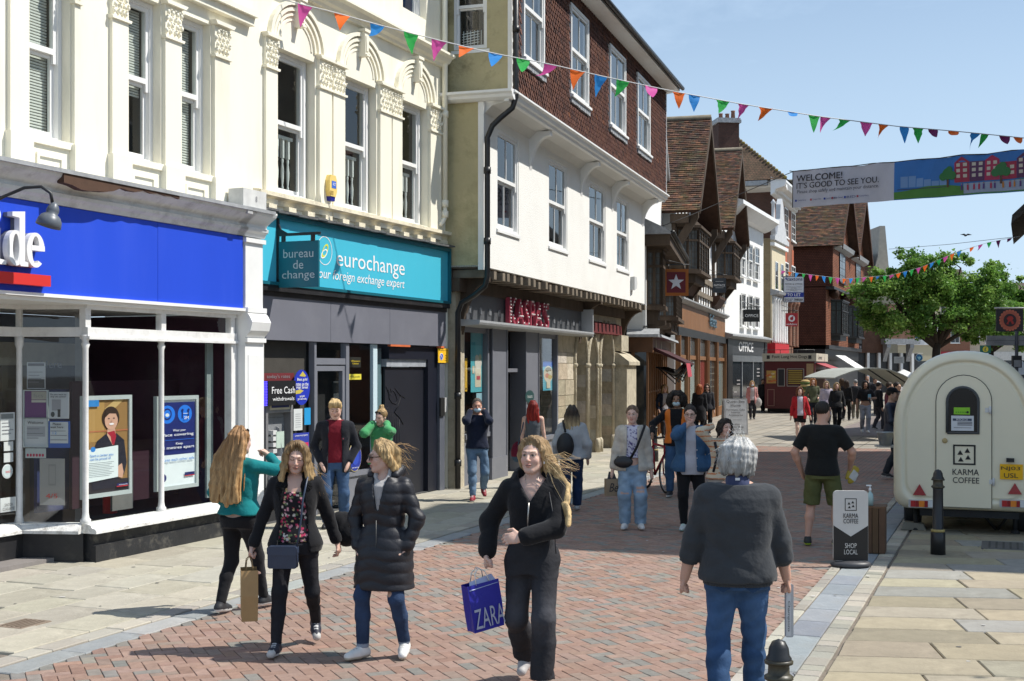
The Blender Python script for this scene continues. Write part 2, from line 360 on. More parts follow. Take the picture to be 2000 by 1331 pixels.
rp=sheet('right_pavement',M_mortar,2,41,-1.88,9.5,-0.012)
runstones(rp,7.5,37,-1.885,-1.775,0.2,0.34,0.006,SETT,'sett')
runstones(rp,7.5,37,-1.765,-1.475,0.5,0.85,0.002,[(0.245,0.265,0.285),(0.225,0.245,0.265),(0.27,0.285,0.30)],'channel_slab')
runstones(rp,7.5,37,-1.465,-1.29,0.16,0.3,0.006,SETT,'sett')
rd=Vector((0.992,-0.125)).normalized();rdn=Vector((-rd.y,rd.x));rang=math.atan2(rd.y,rd.x) - SRZ
row=0;v=8.6
while v < 40:
 hgt=RNG.uniform(0.5,0.6)
 A_=rdn*(v+hgt/2);k0=(-1.27 - A_.dot(TDIR))/rd.dot(TDIR);a=k0 + 0.012 + (0 if row % 2 else -0.0)
 first=True
 while True:
  L=RNG.uniform(0.85,1.35)*(0.7 if first and row % 2 else 1);c=A_ + rd*(a+L/2); 
  if c.y < 7.5:a += L;first=False;continue
  x,y=w2px((c.x-rd.x*L/2,c.y,0))
  if x > 2080 or c.dot(TDIR) > 5:break
  b=MB();bev=0.009;hx=L/2-0.006;hy=hgt/2-0.006
  lx0=(-hx-0.06,-hx+0.06) if first else (-hx,-hx)
  V=[(-hx-(0.068 if first else 0),-hy),(hx,-hy),(hx,hy),(-hx+(0.064 if first else 0),hy)]
  cx_,cy_=0,0
  I=[(px_*(1-bev/hx),py_*(1-bev/hy)) for px_,py_ in V]
  vs=[(q[0],q[1],-0.05) for q in V] + [(q[0],q[1],-bev) for q in V] + [(q[0],q[1],0) for q in I]
  b._add(vs,[(0,1,5,4),(1,2,6,5),(2,3,7,6),(3,0,4,7),(4,5,9,8),(5,6,10,9),(6,7,11,10),(7,4,8,11),(8,9,10,11)],0,False,hsvj(RNG.choice(YORK),0.1))
  o=b.build('slab',M_pave,rp);q=Matrix.Rotation(-SRZ,2) @ c
  o.location=(q.x,q.y,0.012+RNG.uniform(-.003,.003));o.rotation_euler=(RNG.uniform(-.004,.004),RNG.uniform(-.004,.004),rang)
  a += L;first=False
 v += hgt;row += 1
def cover(px,py,w_,l_,col):
 p=G(px,py);b=MB();b.bbox(-l_/2,l_/2,-w_/2,w_/2,-0.02,0,0.006,0,col)
 for k in range(5):b.box(-l_/2+0.04,l_/2-0.04,-w_/2+w_*(k+0.7)/6,-w_/2+w_*(k+1.0)/6,0,0.004,0,tuple(c*0.6 for c in col))
 o=b.build('inspection_cover',M_pave,None);o.location=(p.x,p.y,0.019);o.rotation_euler=(0,0,SRZ);return o
tag(cover(45,1222,0.30,0.38,(0.21,0.16,0.12)),'small rusty inspection cover set in the sunlit left pavement','manhole cover')
tag(cover(1958,1068,0.5,0.7,(0.13,0.125,0.12)),'grey inspection cover in the shaded slabs below the trailer','manhole cover')
M_cream=mat('cream_paint',srgb(243,238,220),0.6,0.05,1.2,0.12,25,0.3,dirt=0.30,dirtcol=(0.46,0.42,0.32),ds=1.3,stretch=(1,1,.22))
M_white=mat('white_paint',(0.80,0.80,0.785),0.5,0.04,2,0.08,40,0.35,dirt=0.12,dirtcol=(0.45,0.42,0.36),ds=2.2)
M_render=mat('white_render',(0.83,0.82,0.78),0.85,0.04,1.5,0.55,38,0.2,dirt=0.10,dirtcol=(0.5,0.47,0.38),ds=0.8,bdist=0.02)
M_glass=glassmat('window_glass')
M_shopglass=glassmat('shop_glass',(0.95,0.97,0.97))
M_dark=mat('dark_room',(0.018,0.018,0.02),0.9,0.3,1.5,0)
M_room=mat('room_wall',(0.07,0.065,0.06),0.9,0.3,1.0,0)
M_black=mat('black_paint',(0.018,0.018,0.02),0.42,0.2,6,0.1,30,0.5,dirt=0.25,dirtcol=(0.12,0.11,0.10),ds=5)
M_iron=mat('black_ironwork',(0.015,0.015,0.016),0.4,0.2,8,0.1,60,0.5)
M_lead=mat('lead_flashing',(0.32,0.33,0.34),0.55,0.3,6,0.3,12,0.5)
M_grey=mat('grey_paint',(0.145,0.15,0.165),0.45,0.08,2,0.05,40,0.4,dirt=0.1,dirtcol=(.3,.3,.3),ds=6)
M_blind=mat('blind_slat',(0.66,0.66,0.60),0.6,0.05,4,0)
M_vc=mat('printed_colour',vcol=True,rough=0.55,var=0.04,vs=6,bump=0)
M_vcm=mat('matt_colour',vcol=True,rough=0.85,var=0.15,vs=6,bump=0.2,bs=40)
M_wt=mat('print_white',(0.85,0.85,0.85),0.5,0,1,0)
M_bk=mat('print_black',(0.015,0.015,0.02),0.5,0,1,0)
M_red=mat('print_red',(0.62,0.035,0.03),0.45,0,1,0)
M_bluep=mat('print_blue',(0.03,0.22,0.62),0.5,0,1,0)
M_navy=mat('print_navy',(0.012,0.02,0.12),0.5,0,1,0)
M_greyp=mat('print_grey',(0.25,0.25,0.26),0.5,0,1,0)
M_yel=mat('print_yellow',(0.75,0.55,0.03),0.5,0,1,0)
def sash(parent,u0,u1,z0,z1,y,fr=0.055,mid=0.5,cols=1,rows=1,glass=None,m=None,sill=0.0,back=0.5,room=None,deep=0.06,blind=None,horns=True,label=None):
 'a sliding sash window: frame (part) > panes, sill, blind'
 m=m or M_white;glass=glass or M_glass;zm=z0 + (z1-z0)*mid;b=MB()
 b.box(u0,u0+fr*.8,y-.02,y+deep+.05,z0,z1);b.box(u1-fr*.8,u1,y-.02,y+deep+.05,z0,z1);b.box(u0+fr*.8,u1-fr*.8,y-.02,y+deep+.05,z1-fr*.8,z1);b.box(u0+fr*.8,u1-fr*.8,y-.02,y+deep+.05,z0,z0+fr*.6)
 for (a,c,yy) in ((zm,z1-fr*.8,y),(z0+fr*.6,zm,y+.045)):
  l,r=u0+fr*.8,u1-fr*.8
  b.box(l,l+fr*.7,yy+.002,yy+.042,a,c);b.box(r-fr*.7,r,yy+.002,yy+.042,a,c)
  b.box(l+fr*.7,r-fr*.7,yy+.002,yy+.042,c-fr*.7,c);b.box(l+fr*.7,r-fr*.7,yy+.002,yy+.042,a-(0.0 if yy > y else .01),a+fr*(.9 if yy > y else .75))
  for k in range(1,cols):x=l+(r-l)*k/cols;b.box(x-.011,x+.011,yy+.006,yy+.036,a+.03,c-.03)
  for k in range(1,rows):zz=a+(c-a)*k/rows;b.box(l+.03,r-.03,yy+.008,yy+.034,zz-.011,zz+.011)
 if horns:
  for x in (u0+fr*.8,u1-fr*.8-fr*.7):b.prism([(x,zm-.11),(x+fr*.7,zm-.11),(x+fr*.7,zm),(x,zm)],y+.002,y+.040)
 f=b.build('window',m,parent,label)
 for (a,c,yy) in ((zm+.03,z1-fr,y+.022),(z0+fr,zm-.01,y+.067)):
  p=MB();p.poly([(u0+fr,yy,a),(u1-fr,yy,a),(u1-fr,yy,c),(u0+fr,yy,c)]);p.build('pane',glass,f)
 if sill:
  s=MB();s.prism([(y-sill,z0-.075),(y+.03,z0-.075),(y+.03,z0+.004),(y-sill*.2,z0+.004),(y-sill,z0-.02)],u0-.05,u1+.05,'x');s.build('sill',m,f)
 if blind:
  s=MB();zz=z1-.1;lo=z0+(z1-z0)*blind[0];hi_u=u0+(u1-u0)*blind[1]
  while zz > lo:s.box(u0+.08,hi_u-.08,y+.13,y+.15,zz-.022,zz);zz -= .034
  s.build('blind',M_blind,f)
 if back:
  s=MB();s.box(u0-.15,u1+.15,y+.16,y+.16+back,z0-.1,z1+.1);s.f=s.f[:2]+s.f[3:];s.mi=s.mi[:5];s.sm=s.sm[:5];s.c=s.c[:5]
  s.build('room_behind',room or M_dark,f)
 return f
def rect(b,x0,x1,z0,z1,y,col,th=0.003):b.box(x0,x1,y-th,y,z0,z1,0,col)
def pane(parent,u0,u1,z0,z1,y,glass=None,name='pane'):
 p=MB();p.poly([(u0,y,z0),(u1,y,z0),(u1,y,z1),(u0,y,z1)]);return p.build(name,glass or M_shopglass,parent)
PA=(-1.45,23.35);DA=(0.416,1)
FA=Fac('bank_building','cream painted building with tall sash windows above a wide bright blue shop fascia','building',PA,DA)
oA=FA.o;UB=-5.83
wins=[(FA.u(57),FA.u(137)),(FA.u(246),FA.u(314)),(FA.u(352),FA.u(411))]
Z0,Z1=4.84,6.86
holes=[(a,b_,Z0,Z1) for a,b_ in wins] + [(-12.6,-11.55,Z0,Z1)]
holes += [(a,b_,8.7,10.3) for a,b_ in wins]
b=MB();wall_open(b,-13.2,UB,4.40,11.6,holes,0,0.20)
b.poly([(-13.2,0,4.4),(-13.2,6,4.4),(-13.2,6,11.6),(-13.2,0,11.6)]);b.box(-13.2,UB,.3,9,11.5,11.6)
b.build('wall',M_cream,oA)
for i,(a,b_) in enumerate(wins):
 sash(oA,a+.004,b_-.004,Z0,Z1-.004,.14,.075,.5,blind=((0.04,1.0),(0.42,1.0),(0.05,.95))[i],room=M_room)
 sash(oA,a+.004,b_-.004,8.7,10.3,.14,.075,.5)
sash(oA,-12.6,-11.55,Z0,Z1,.14,.075,.5,blind=(.05,1))
def capital(parent,u0,u1,z0,z1,proud,m,rng):
 c=MB();c.prism([(u0-.02,z0),(u1+.02,z0),(u1+.035,z0+.035),(u0-.035,z0+.035)],-proud-.03,0)
 c.box(u0,u1,-proud,0,z0+.035,z1-.05)
 c.prism([(u0-.02,z1-.05),(u1+.02,z1-.05),(u1+.06,z1),(u0-.06,z1)],-proud-.06,0)
 for r in range(4):
  for k in range(4):
   uu=u0+(u1-u0)*(k+.5+(.5 if r % 2 else 0)-.25)/4;zz=z0+.07+(z1-z0-.16)*(r+.4)/4
   c.sphere((uu+rng.uniform(-.012,.012),-proud-.008,zz),(.024,.028,.036),7,4)
   c.sphere((uu+rng.uniform(-.03,.03),-proud-.026,zz+.028),(.016,.018,.014),6,4)
 return c.build('capital',m,parent)
def pilaster(parent,u0,u1,z0,z1,proud=.05,cap=.48,m=None,blk=.62):
 m=m or M_cream;p=MB();p.box(u0,u1,-proud,0.0,z0+(blk if blk else 0),z1-(cap or 0))
 if blk:p.box(u0-.03,u1+.03,-proud-.035,0,z0,z0+blk)
 o=p.build('pilaster',m,parent)
 if cap:capital(o,u0,u1,z1-cap,z1,proud,m,RNG)
 return o
rngc=random.Random(5)
for (p0,p1) in ((12,52),(138,152),(212,246),(316,350),(413,444)):
 pilaster(oA,FA.u(p0)+.01,FA.u(p1)-.01,4.20,6.92)
for a,b_ in wins:
 b=MB();a2,c2=a+.10,b_-.12
 for (x0,x1,z0,z1) in ((a2,c2,4.62,4.66),(a2,c2,4.36,4.40),(a2,a2+.04,4.40,4.62),(c2-.04,c2,4.40,4.62)):b.box(x0,x1,-.022,0.0,z0,z1)
 b.box(a-.02,b_+.02,-.035,0,Z0-.085,Z0-.002);b.build('panel_moulding',M_cream,oA)
b=MB();b.box(-13.2,UB,-.10,0,7.05,7.16);b.box(-13.2,UB,-.16,0,7.16,7.24);b.build('string_course',M_cream,oA)
b=MB();b.box(-13.2,UB,-.22,0,7.80,7.95);b.build('string_course',M_cream,oA)
cor=[(0,4.08),(-.17,4.08),(-.19,4.13),(-.23,4.16),(-.24,4.20),(-.20,4.215),(-.21,4.25),(-.27,4.30),(-.36,4.36),(-.38,4.40),(-.38,4.425),(0,4.47)]
b=MB();b.prism(cor,-13.2,UB-.36,'x');b.build('cornice',mat('peeling_white',(0.70,0.69,0.66),0.6,0.12,5,0.3,40,dirt=0.55,dirtcol=(0.28,0.25,0.22),ds=3.5),oA)
b=MB();b.prism([(-.385,4.40),(-.41,4.40),(-.41,4.445),(0,4.50),(0,4.475),(-.385,4.43)],-13.2,UB+.05,'x');b.build('lead_flashing',M_lead,oA)
ro=MB()
us_=np.linspace(FA.u(70),FA.u(300),16);rr=random.Random(3)
top=[(u_,4.398) for u_ in us_];bot=[(u_,4.33 - (.09*math.exp(-((u_-us_[3])/.35)**2)) + rr.uniform(-.02,.02) + .045*(k/15)) for k,u_ in enumerate(us_)]
ro.prism(top+bot[::-1],-.395,-.30,'y',0,(0.085,0.045,0.028));ro.build('rotten_board',M_vcm,oA)
M_blue=mat('blue_panel',srgb(42,78,205),0.35,0.06,1.0,0.02,20,0.4,dirt=0.10,dirtcol=(0.12,0.17,0.6),ds=2.0,stretch=(1,1,.15))
b=MB();b.box(-13.2,-8.03,-.15,0,3.085,4.075);b.build('fascia_panel',M_blue,oA);b=MB();b.box(-8.024,-6.20,-.15,0,3.085,4.075);b.build('fascia_panel',M_blue,oA)
b=MB();b.box(-13.2,-6.18,-.19,0,3.045,3.083);b.box(-13.2,-6.18,-.12,.8,3.0,3.043);b.build('fascia_trim',M_white,oA)
def letters_ide():
 'bold serif lower case letters cut from thick board, with a red bar below'
 out=[]
 zb,zt,xh=3.345,3.93,3.72
 def arc(cx,cz,rx,rz,a0,a1,n=14):return [(cx+rx*math.cos(math.radians(a0+(a1-a0)*k/n)),cz+rz*math.sin(math.radians(a0+(a1-a0)*k/n))) for k in range(n+1)]
 e0=FA.u(54,.3);e1=FA.u(89,.3);d0=FA.u(17,.3);d1=FA.u(56.5,.3);i1=FA.u(14,.3);i0=i1-.33
 zc=(zb+xh)/2;rz=(xh-zb)/2
 ce=(e0+e1)/2;re=(e1-e0)/2
 outer=arc(ce,zc,re,rz,8,320,26);inner=arc(ce+.01,zc,re*.48,rz*.83,330,12,26)
 E_=[outer + arc(ce+.012,zc-.01,re*.60,rz*.72,318,190,10),None]
 def ring(cx,cz,rx,rz,ix,iz,a0,a1,n=26):return arc(cx,cz,rx,rz,a0,a1,n) + arc(cx,cz,ix,iz,a1,a0,n)
 out.append(('e',[ring(ce,zc,re,rz,re*.42,rz*.80,0,312),[(ce-re*.5,zc-.005),(ce+re,zc-.005),(ce+re*.98,zc+.05),(ce-re*.5,zc+.05)]]))
 dc=d0+(d1-d0)*.40;rd_=(d1-d0)*.42;st0=d0+(d1-d0)*.56;st1=d0+(d1-d0)*.84
 out.append(('d',[ring(dc,zc,rd_,rz,rd_*.36,rz*.80,0,360),[(st0,zb+.03),(st0+.02,zb),(d1,zb),(d1,zb+.045),(st1,zb+.055),(st1,zt),(st0-.10,zt-.02),(st0-.10,zt-.065),(st0,zt-.075)]]))
 ic=(i0+i1)/2
 out.append(('i',[[(i0,zb),(i1,zb),(i1,zb+.045),(ic+.075,zb+.055),(ic+.075,xh),(i0+.02,xh-.02),(i0+.02,xh-.065),(ic-.065,xh-.075),(ic-.065,zb+.055),(i0,zb+.045)],arc(ic,xh+.135,.085,.085,0,345,18)]))
 return out
M_letter=mat('white_letter',(0.82,0.82,0.82),0.35,0.02,3,0);M_letside=mat('letter_side',(0.20,0.21,0.23),0.5,0.05,3,0)
for ch,polys in letters_ide():
 b=MB()
 for k,p in enumerate(polys):b.prism(p,-.29-.002*k,-.22,'y',0);b.prism([(x_+.012,z_-.0) for x_,z_ in p],-.22,-.155,'y',1)
 o=b.build('letter',[M_letter,M_letside],oA)
b=MB();b.box(-10.9,FA.u(98,.25),-.26,-.155,3.155,3.275);b.build('red_bar',M_red,oA)
lmp=thing('swan_neck_lamp','grey swan neck lamp curving out over the blue fascia','lamp',tuple(FA.world(FA.u(95,.7),.7,0)),math.atan2(FA.d.y,FA.d.x))
lmp.location.z=0
ul=0
arm=MB();pth=[(ul-.75,.50,4.02),(ul-.55,.5,3.93),(ul-.33,.50,3.95),(ul-.2,.42,4.05),(ul-.08,.25,4.15),(ul-.0,.1,4.165),(ul+.05,.02,4.10),(ul+.055,0,4.0)]
arm.tube(pth,.018,8);arm.tube([(ul-.75,.56,4.02),(ul-.75,.48,4.02)],.05,10);arm.build('lamp_arm',M_iron,lmp)
M_lamp=mat('lamp_enamel',(0.11,0.125,0.145),0.4,0.1,5,0.05,40,0.5)
sh=MB();sh.lathe([(r_*.70,z_*.72) for r_,z_ in ((.03,.16),(.055,.13),(.085,.08),(.095,.03),(.085,-.01),(.14,-.05),(.175,-.11),(.19,-.20),(.185,-.205),(.16,-.12),(.05,-.03))],(0,0,0),22)
o=sh.build('lamp_shade',M_lamp,lmp);o.location=(ul+.05,0,3.89);o.rotation_euler=(math.radians(10),math.radians(12),0)
b=MB();u0,u1=-6.18,UB+.11
b.box(u0,u1,-.17,.3,.0,2.62);b.box(u0-.0,u1+.0,-.21,.3,2.62,2.68);b.prism([(-.17,2.68),(-.26,2.78),(-.29,2.9),(-.24,2.99),(-.20,3.03),(.3,3.03),(.3,2.68)],u0,u1,'x')
b.box(u0,u1,-.22,.3,3.03,3.10);b.box(u0+.02,u1-.02,-.165,.3,3.10,4.0);b.box(u0-.01,u1+.01,-.20,.3,4.0,4.06)
b.prism([(p_[0]*1.0-.0,p_[1]) for p_ in cor if p_[1] > 4.07],u0-.19,u1+.02,'x')
for (x0,x1,z0,z1) in ((u0+.07,u1-.07,.5,2.45),):b.box(x0,x1,-.178,-.17,z0,z1)
b.build('white_pilaster',M_white,oA)
GU0,GU1=FA.u(167),FA.u(446)
b=MB();mul=[FA.u(167),FA.u(315)]
for k,u_ in enumerate(mul):
 b.lathe([(.062,0),(.062,.06),(.045,.08),(.036,.14),(.034,2.05),(.05,2.10),(.036,2.13),(.055,2.19),(.06,2.21)],(u_,.0,.44),12)
b.box(GU0-.03,GU1+.12,-.06,.06,2.63,2.74);b.box(GU0-.03,GU1+.12,-.085,.06,2.60,2.635)
for u_ in (GU0,FA.u(315),GU1+.05):b.box(u_-.045,u_+.045,-.04,.05,2.74,2.96)
b.box(GU0-.03,GU1+.12,-.05,.06,2.95,3.0);b.box(GU1,GU1+.12,-.05,.06,.44,2.6)
b.build('window_frame',mat('shopfront_white',(0.74,0.735,0.715),0.5,0.08,6,0.15,60,dirt=0.3,dirtcol=(0.33,0.30,0.26),ds=7),oA)
b=MB();b.prism([(-.20,.345),(.06,.345),(.06,.46),(-.06,.455),(-.12,.44),(-.13,.41),(-.18,.40),(-.20,.38)],GU0-.05,GU1+.12,'x');b.build('window_sill',mat('peeling_sill',(0.78,0.77,0.74),0.6,0.1,8,0.5,70,dirt=0.75,dirtcol=(0.20,0.17,0.14),ds=9,bdist=.02),oA)
b=MB();b.box(GU0,GU1+.14,-.10,.3,.20,.345);b.box(GU0,GU1+.14,-.15,.3,.0,.20);b.build('stall_riser',mat('peeling_black',(0.022,0.023,0.026),0.5,0.25,6,0.3,50,0.4,dirt=0.6,dirtcol=(0.26,0.24,0.2),ds=3.3),oA)
for a,c in ((GU0+.035,FA.u(315)-.035),(FA.u(315)+.035,GU1)):pane(oA,a,c,.45,2.62,0.0);pane(oA,a,c,2.74,2.95,0.0)
C0=FA.world(GU0,0,0);PR=Pl((C0.x-.80,C0.y+.075),(.80,-.075));MR=FA.rel(PR);LR=.80
def onret(b,name,m,**k):o=b.build(name,m,oA,**k);o.matrix_local=MR;return o
b=MB();b.box(0,LR,-.02,.06,2.63,2.74);b.box(0,LR,-.03,.06,2.95,3.0);b.lathe([(.06,0),(.04,.1),(.034,2.05),(.05,2.1),(.055,2.2)],(0,.0,.44),12);b.box(-.03,.03,-.03,.03,2.74,2.96)
onret(b,'window_frame',_MATS['shopfront_white'])
b=MB();b.prism([(-.14,.345),(.06,.345),(.06,.46),(-.06,.45),(-.14,.38)],0,LR-.02,'x');onret(b,'window_sill',_MATS['peeling_sill'])
b=MB();b.box(0,LR,-.06,.2,0,.345);onret(b,'stall_riser',M_black)
for z0,z1 in ((.45,2.62),(2.74,2.95)):
 b=MB();b.poly([(.03,0,z0),(LR-.03,0,z0),(LR-.03,0,z1),(.03,0,z1)]);onret(b,'pane',M_shopglass)
P3=Pl((PR.P.x-FA.d.x*3,PR.P.y-FA.d.y*3),FA.d);M3=FA.rel(P3)
def on3(b,name,m,**k):o=b.build(name,m,oA,**k);o.matrix_local=M3;return o
b=MB();b.box(0,3,-.04,.05,2.63,2.74);b.box(0,3,-.04,.05,2.95,3.0);on3(b,'window_frame',_MATS['shopfront_white'])
b=MB();b.prism([(-.14,.345),(.06,.345),(.06,.46),(-.06,.45),(-.14,.38)],0,3,'x');on3(b,'window_sill',_MATS['peeling_sill'])
b=MB();b.box(0,2.97,-.09,.2,0,.345);on3(b,'stall_riser',M_black)
b=MB();b.poly([(0,0,.45),(2.97,0,.45),(2.97,0,2.95),(0,0,2.95)]);on3(b,'pane',M_shopglass)
b=MB();b.box(-13.2,GU1+.1,2.6,2.7,0,3.0,0,(.10,.10,.115));b.box(-13.2,GU1+.1,.32,2.7,.01,.06,0,(.22,.20,.19));b.box(-13.2,GU1+.1,.1,2.7,3.01,3.04,0,(.5,.5,.5));b.box(-8.9,-8.6,1.9,2.0,.06,3.0,0,(.30,.24,.16));b.box(-8.2,-7.7,2.2,2.3,.06,2.6,0,(.22,.17,.11));b.box(-7.4,-7.3,1.6,1.7,.06,3.0,0,(.35,.36,.36));b.box(-8.5,-7.0,2.0,2.05,2.3,2.6,0,(.40,.36,.28));b.box(GU1+.12,GU1+.17,.1,2.7,0,3,0,(.05,.012,.03))
b.box(FA.u(255),GU1+.1,.9,.95,.5,2.1,0,(.035,.009,.02));b.box(GU0+.3,GU0+.9,1.0,1.05,.5,2.0,0,(.018,.03,.11));b.box(FA.u(258),FA.u(298),.30,.33,.5,1.10,0,(.16,.16,.15))
b.lathe([(.09,0),(.09,.3),(.04,.36)],(FA.u(215,-.5),.5,.45),12,0,(.5,.02,.02));b.box(FA.u(428),FA.u(440),.2,.23,.5,2.7,0,(.25,.30,.29))
b.build('shop_interior',M_vcm,oA)
def poster(name,label,pl,u0,u1,z0,z1,y,col,fr=None,cat='poster',frcol=(.45,.50,.49),frw=.05):
 M_=pl.M();t=thing(name,label,cat);t.matrix_world=M_ @ Matrix.Translation(((u0+u1)/2,y,z0));w,h=u1-u0,z1-z0
 b=MB();rect(b,-w/2,w/2,0,h,0,col,.006);b.build('sheet',M_vc,t)
 if fr:
  b=MB();b.box(-w/2-frw,-w/2,-.03,.01,-frw,h+frw,0,frcol);b.box(w/2,w/2+frw,-.03,.01,-frw,h+frw,0,frcol);b.box(-w/2,w/2,-.03,.01,h,h+frw,0,frcol);b.box(-w/2,w/2,-.03,.01,-frw,0,0,frcol);b.build('frame',M_vc,t)
 return t,w,h
def prt(t,items,name='print'):
 'flat printed shapes: (kind, ...) in poster coordinates'
 b=MB()
 for k,it in enumerate(items):
  y=-.008-.0012*k
  if it[0] == 'r':_,x0,x1,z0,z1,c=it;b.box(x0,x1,y,y+.001,z0,z1,0,c)
  elif it[0] == 'e':
   _,cx,cz,rx,rz,c=it;b.poly([(cx+rx*math.cos(i*math.pi/12),y,cz+rz*math.sin(i*math.pi/12)) for i in range(24)],0,c)
  else:b.poly([(x_,y,z_) for x_,z_ in it[1]],0,it[2])
 return b.build(name,M_vc,t)
y1=.10
def uz(px,py,pl=FA,w=0.0):return pl.px(px,py,w)
ua,ub=FA.u(163,-y1),FA.u(249,-y1);za,zb_=uz(205,962,FA,-y1)[1],uz(205,781,FA,-y1)[1]
t,w,h=poster('careers_poster','tall framed poster of a smiling woman in dark uniform holding a white card',FA,ua,ub,za,zb_,y1,(.30,.17,.06),True)
SKIN=(.62,.36,.25)
prt(t,[('r',-w*.5,-w*.05,h*.55,h*.98,(.42,.25,.08)),('r',-w*.5,w*.5,h*.0,h*.13,(.03,.025,.03)),('p',[(-w*.05,h*.9),(w*.2,h),(w*.4,h),(w*.1,h*.86)],(.55,.38,.15)),
  ('r',-w*.5,w*.5,h*.655,h*.67,(.45,.16,.07)),('e',w*.09,h*.80,w*.20,h*.125,(.04,.022,.015)),('p',[(-w*.33,h*.04),(-w*.33,h*.42),(-w*.22,h*.56),(-w*.02,h*.63),(w*.22,h*.63),(w*.40,h*.55),(w*.46,h*.3),(w*.40,h*.18),(w*.2,h*.1),(w*.16,h*.04)],(.018,.018,.03)),
  ('p',[(w*.0,h*.62),(w*.02,h*.73),(w*.17,h*.73),(w*.2,h*.62),(w*.13,h*.5)],SKIN),('p',[(w*.0,h*.645),(w*.17,h*.66),(w*.21,h*.60),(w*.16,h*.50),(w*.11,h*.52),(w*.08,h*.6)],(.38,.02,.04)),
  ('e',w*.095,h*.775,w*.15,h*.105,SKIN),('p',[(-w*.06,h*.80),(-w*.03,h*.88),(w*.1,h*.895),(w*.23,h*.86),(w*.245,h*.79),(w*.2,h*.845),(w*.05,h*.85)],(.04,.022,.015)),('e',w*.035,h*.795,w*.022,h*.006,(.03,.02,.02)),('e',w*.15,h*.797,w*.022,h*.006,(.03,.02,.02)),('e',w*.095,h*.735,w*.055,h*.012,(.85,.8,.78)),('e',w*.095,h*.765,w*.018,h*.012,(.5,.27,.19)),
  ('p',[(w*.23,h*.27),(w*.33,h*.30),(w*.37,h*.2),(w*.34,h*.14),(w*.25,h*.15)],SKIN),('p',[(-w*.5,h*.125),(w*.24,h*.155),(w*.24,h*.50),(-w*.5,h*.47)],(.74,.82,.81)),('e',-w*.33,h*.475,w*.055,h*.028,(.03,.22,.62)),('r',-w*.5,-w*.2,h*.93,h,(.03,.22,.55))])
for s_,z_,hh,m_,ww in (('Start a career you\ncan be proud of',h*.385,h*.075,M_bluep,w*.52),):text(s_,t,m_,TF(-w*.14,-.03,z_),ww,hh,.0,lead=.9,align='L')
for k in range(9):prt(t,[('r',-w*.42,w*(.14-.05*(k % 3)),h*(.325-.018*k),h*(.329-.018*k),(.25,.28,.3))],'print').location.y=-.02
b=MB();b.box(w*.2,w*.47,-.032,-.03,h*.055,h*.082,0,(.012,.02,.12));b.box(w*.2,w*.47,-.032,-.03,h*.045,h*.055,0,(.6,.03,.03));b.build('print',M_vc,t);text('Nationwide',t,M_wt,TF(w*.345,-.034,h*.068),w*.2,h*.014)
ua,ub=FA.u(306,-y1),FA.u(380,-y1);za,zb_=uz(343,948,FA,-y1)[1],uz(343,781,FA,-y1)[1]
t,w,h=poster('safety_poster','tall framed navy and white poster asking for face coverings and distance',FA,ua,ub,za,zb_,y1,(.76,.83,.83),True)
prt(t,[('r',-w*.5,w*.5,h*.36,h*.97,(.012,.022,.15)),('e',-w*.24,h*.83,w*.20,h*.105,(.02,.19,.75)),('e',w*.22,h*.83,w*.19,h*.105,(.02,.19,.75)),('e',-w*.25,h*.835,w*.12,h*.068,(.012,.022,.15)),('e',-w*.25,h*.835,w*.085,h*.05,(.02,.19,.75)),('e',-w*.25,h*.825,w*.05,h*.02,(.7,.78,.8)),('r',w*.13,w*.16,h*.78,h*.86,(.012,.022,.15)),('r',w*.29,w*.32,h*.78,h*.86,(.012,.022,.15)),('e',w*.145,h*.875,w*.03,h*.016,(.012,.022,.15)),('e',w*.305,h*.875,w*.03,h*.016,(.012,.022,.15)),('r',w*.16,w*.29,h*.832,h*.838,(.7,.8,.9)),
  ('r',-w*.32,w*.45,h*.53,h*.534,(.02,.19,.75)),('r',w*.2,w*.46,h*.105,h*.14,(.012,.02,.12)),('r',w*.2,w*.46,h*.095,h*.105,(.6,.03,.03)),('e',-w*.36,h*.10,w*.07,h*.045,(.02,.03,.15))])
for s_,x_,z_,ww,m_ in (('2M',w*.23,h*.785,w*.12,M_wt),('Wear your',w*.04,h*.64,w*.34,M_wt),('face covering',w*.02,h*.59,w*.8,M_wt),('Keep',w*.04,h*.485,w*.18,M_wt),('2 metres apart',w*.02,h*.44,w*.84,M_wt),('Keep each other safe',w*.02,h*.30,w*.84,M_bluep)):text(s_,t,m_,TF(x_,-.026,z_),ww,h*(.042 if ww > w*.5 else .034),.01)
def notice(px0,px1,py0,py1,label,col,items=(),y=.03,pl=PR,lines=0,cat='notice',fr=None,name='window_notice'):
 u0,u1=pl.u(px0,-y),pl.u(px1,-y);pc=(px0+px1)/2;z1,z0=pl.px(pc,py0,-y)[1],pl.px(pc,py1,-y)[1]
 t,w,h=poster(name,label,pl,u0,u1,z0,z1,y,col,fr,cat,frcol=(.42,.47,.46),frw=.012)
 it=[(k,*[(v*w if i < 2 else v*h) if not isinstance(v,tuple) else v for i,v in enumerate(r)]) if k == 'r' else (k,r[0]*w,r[1]*h,r[2]*w,r[3]*h,r[4]) for k,*r in items]
 it += [('r',-w*.4,w*RNG.uniform(.1,.38),h*(.62-.5*k/lines),h*(.62-.5*k/lines)+.007,(.18,.18,.2)) for k in range(lines)]
 if it:prt(t,it)
 return t,w,h
t,w,h=notice(53,89,708,760,'white notice with dark photograph at its foot, topmost of the notices on the glass',(.45,.47,.48),[('r',-.46,.46,.03,.36,(.05,.05,.05)),('r',-.44,.44,.86,.96,(.12,.12,.13))],lines=4)
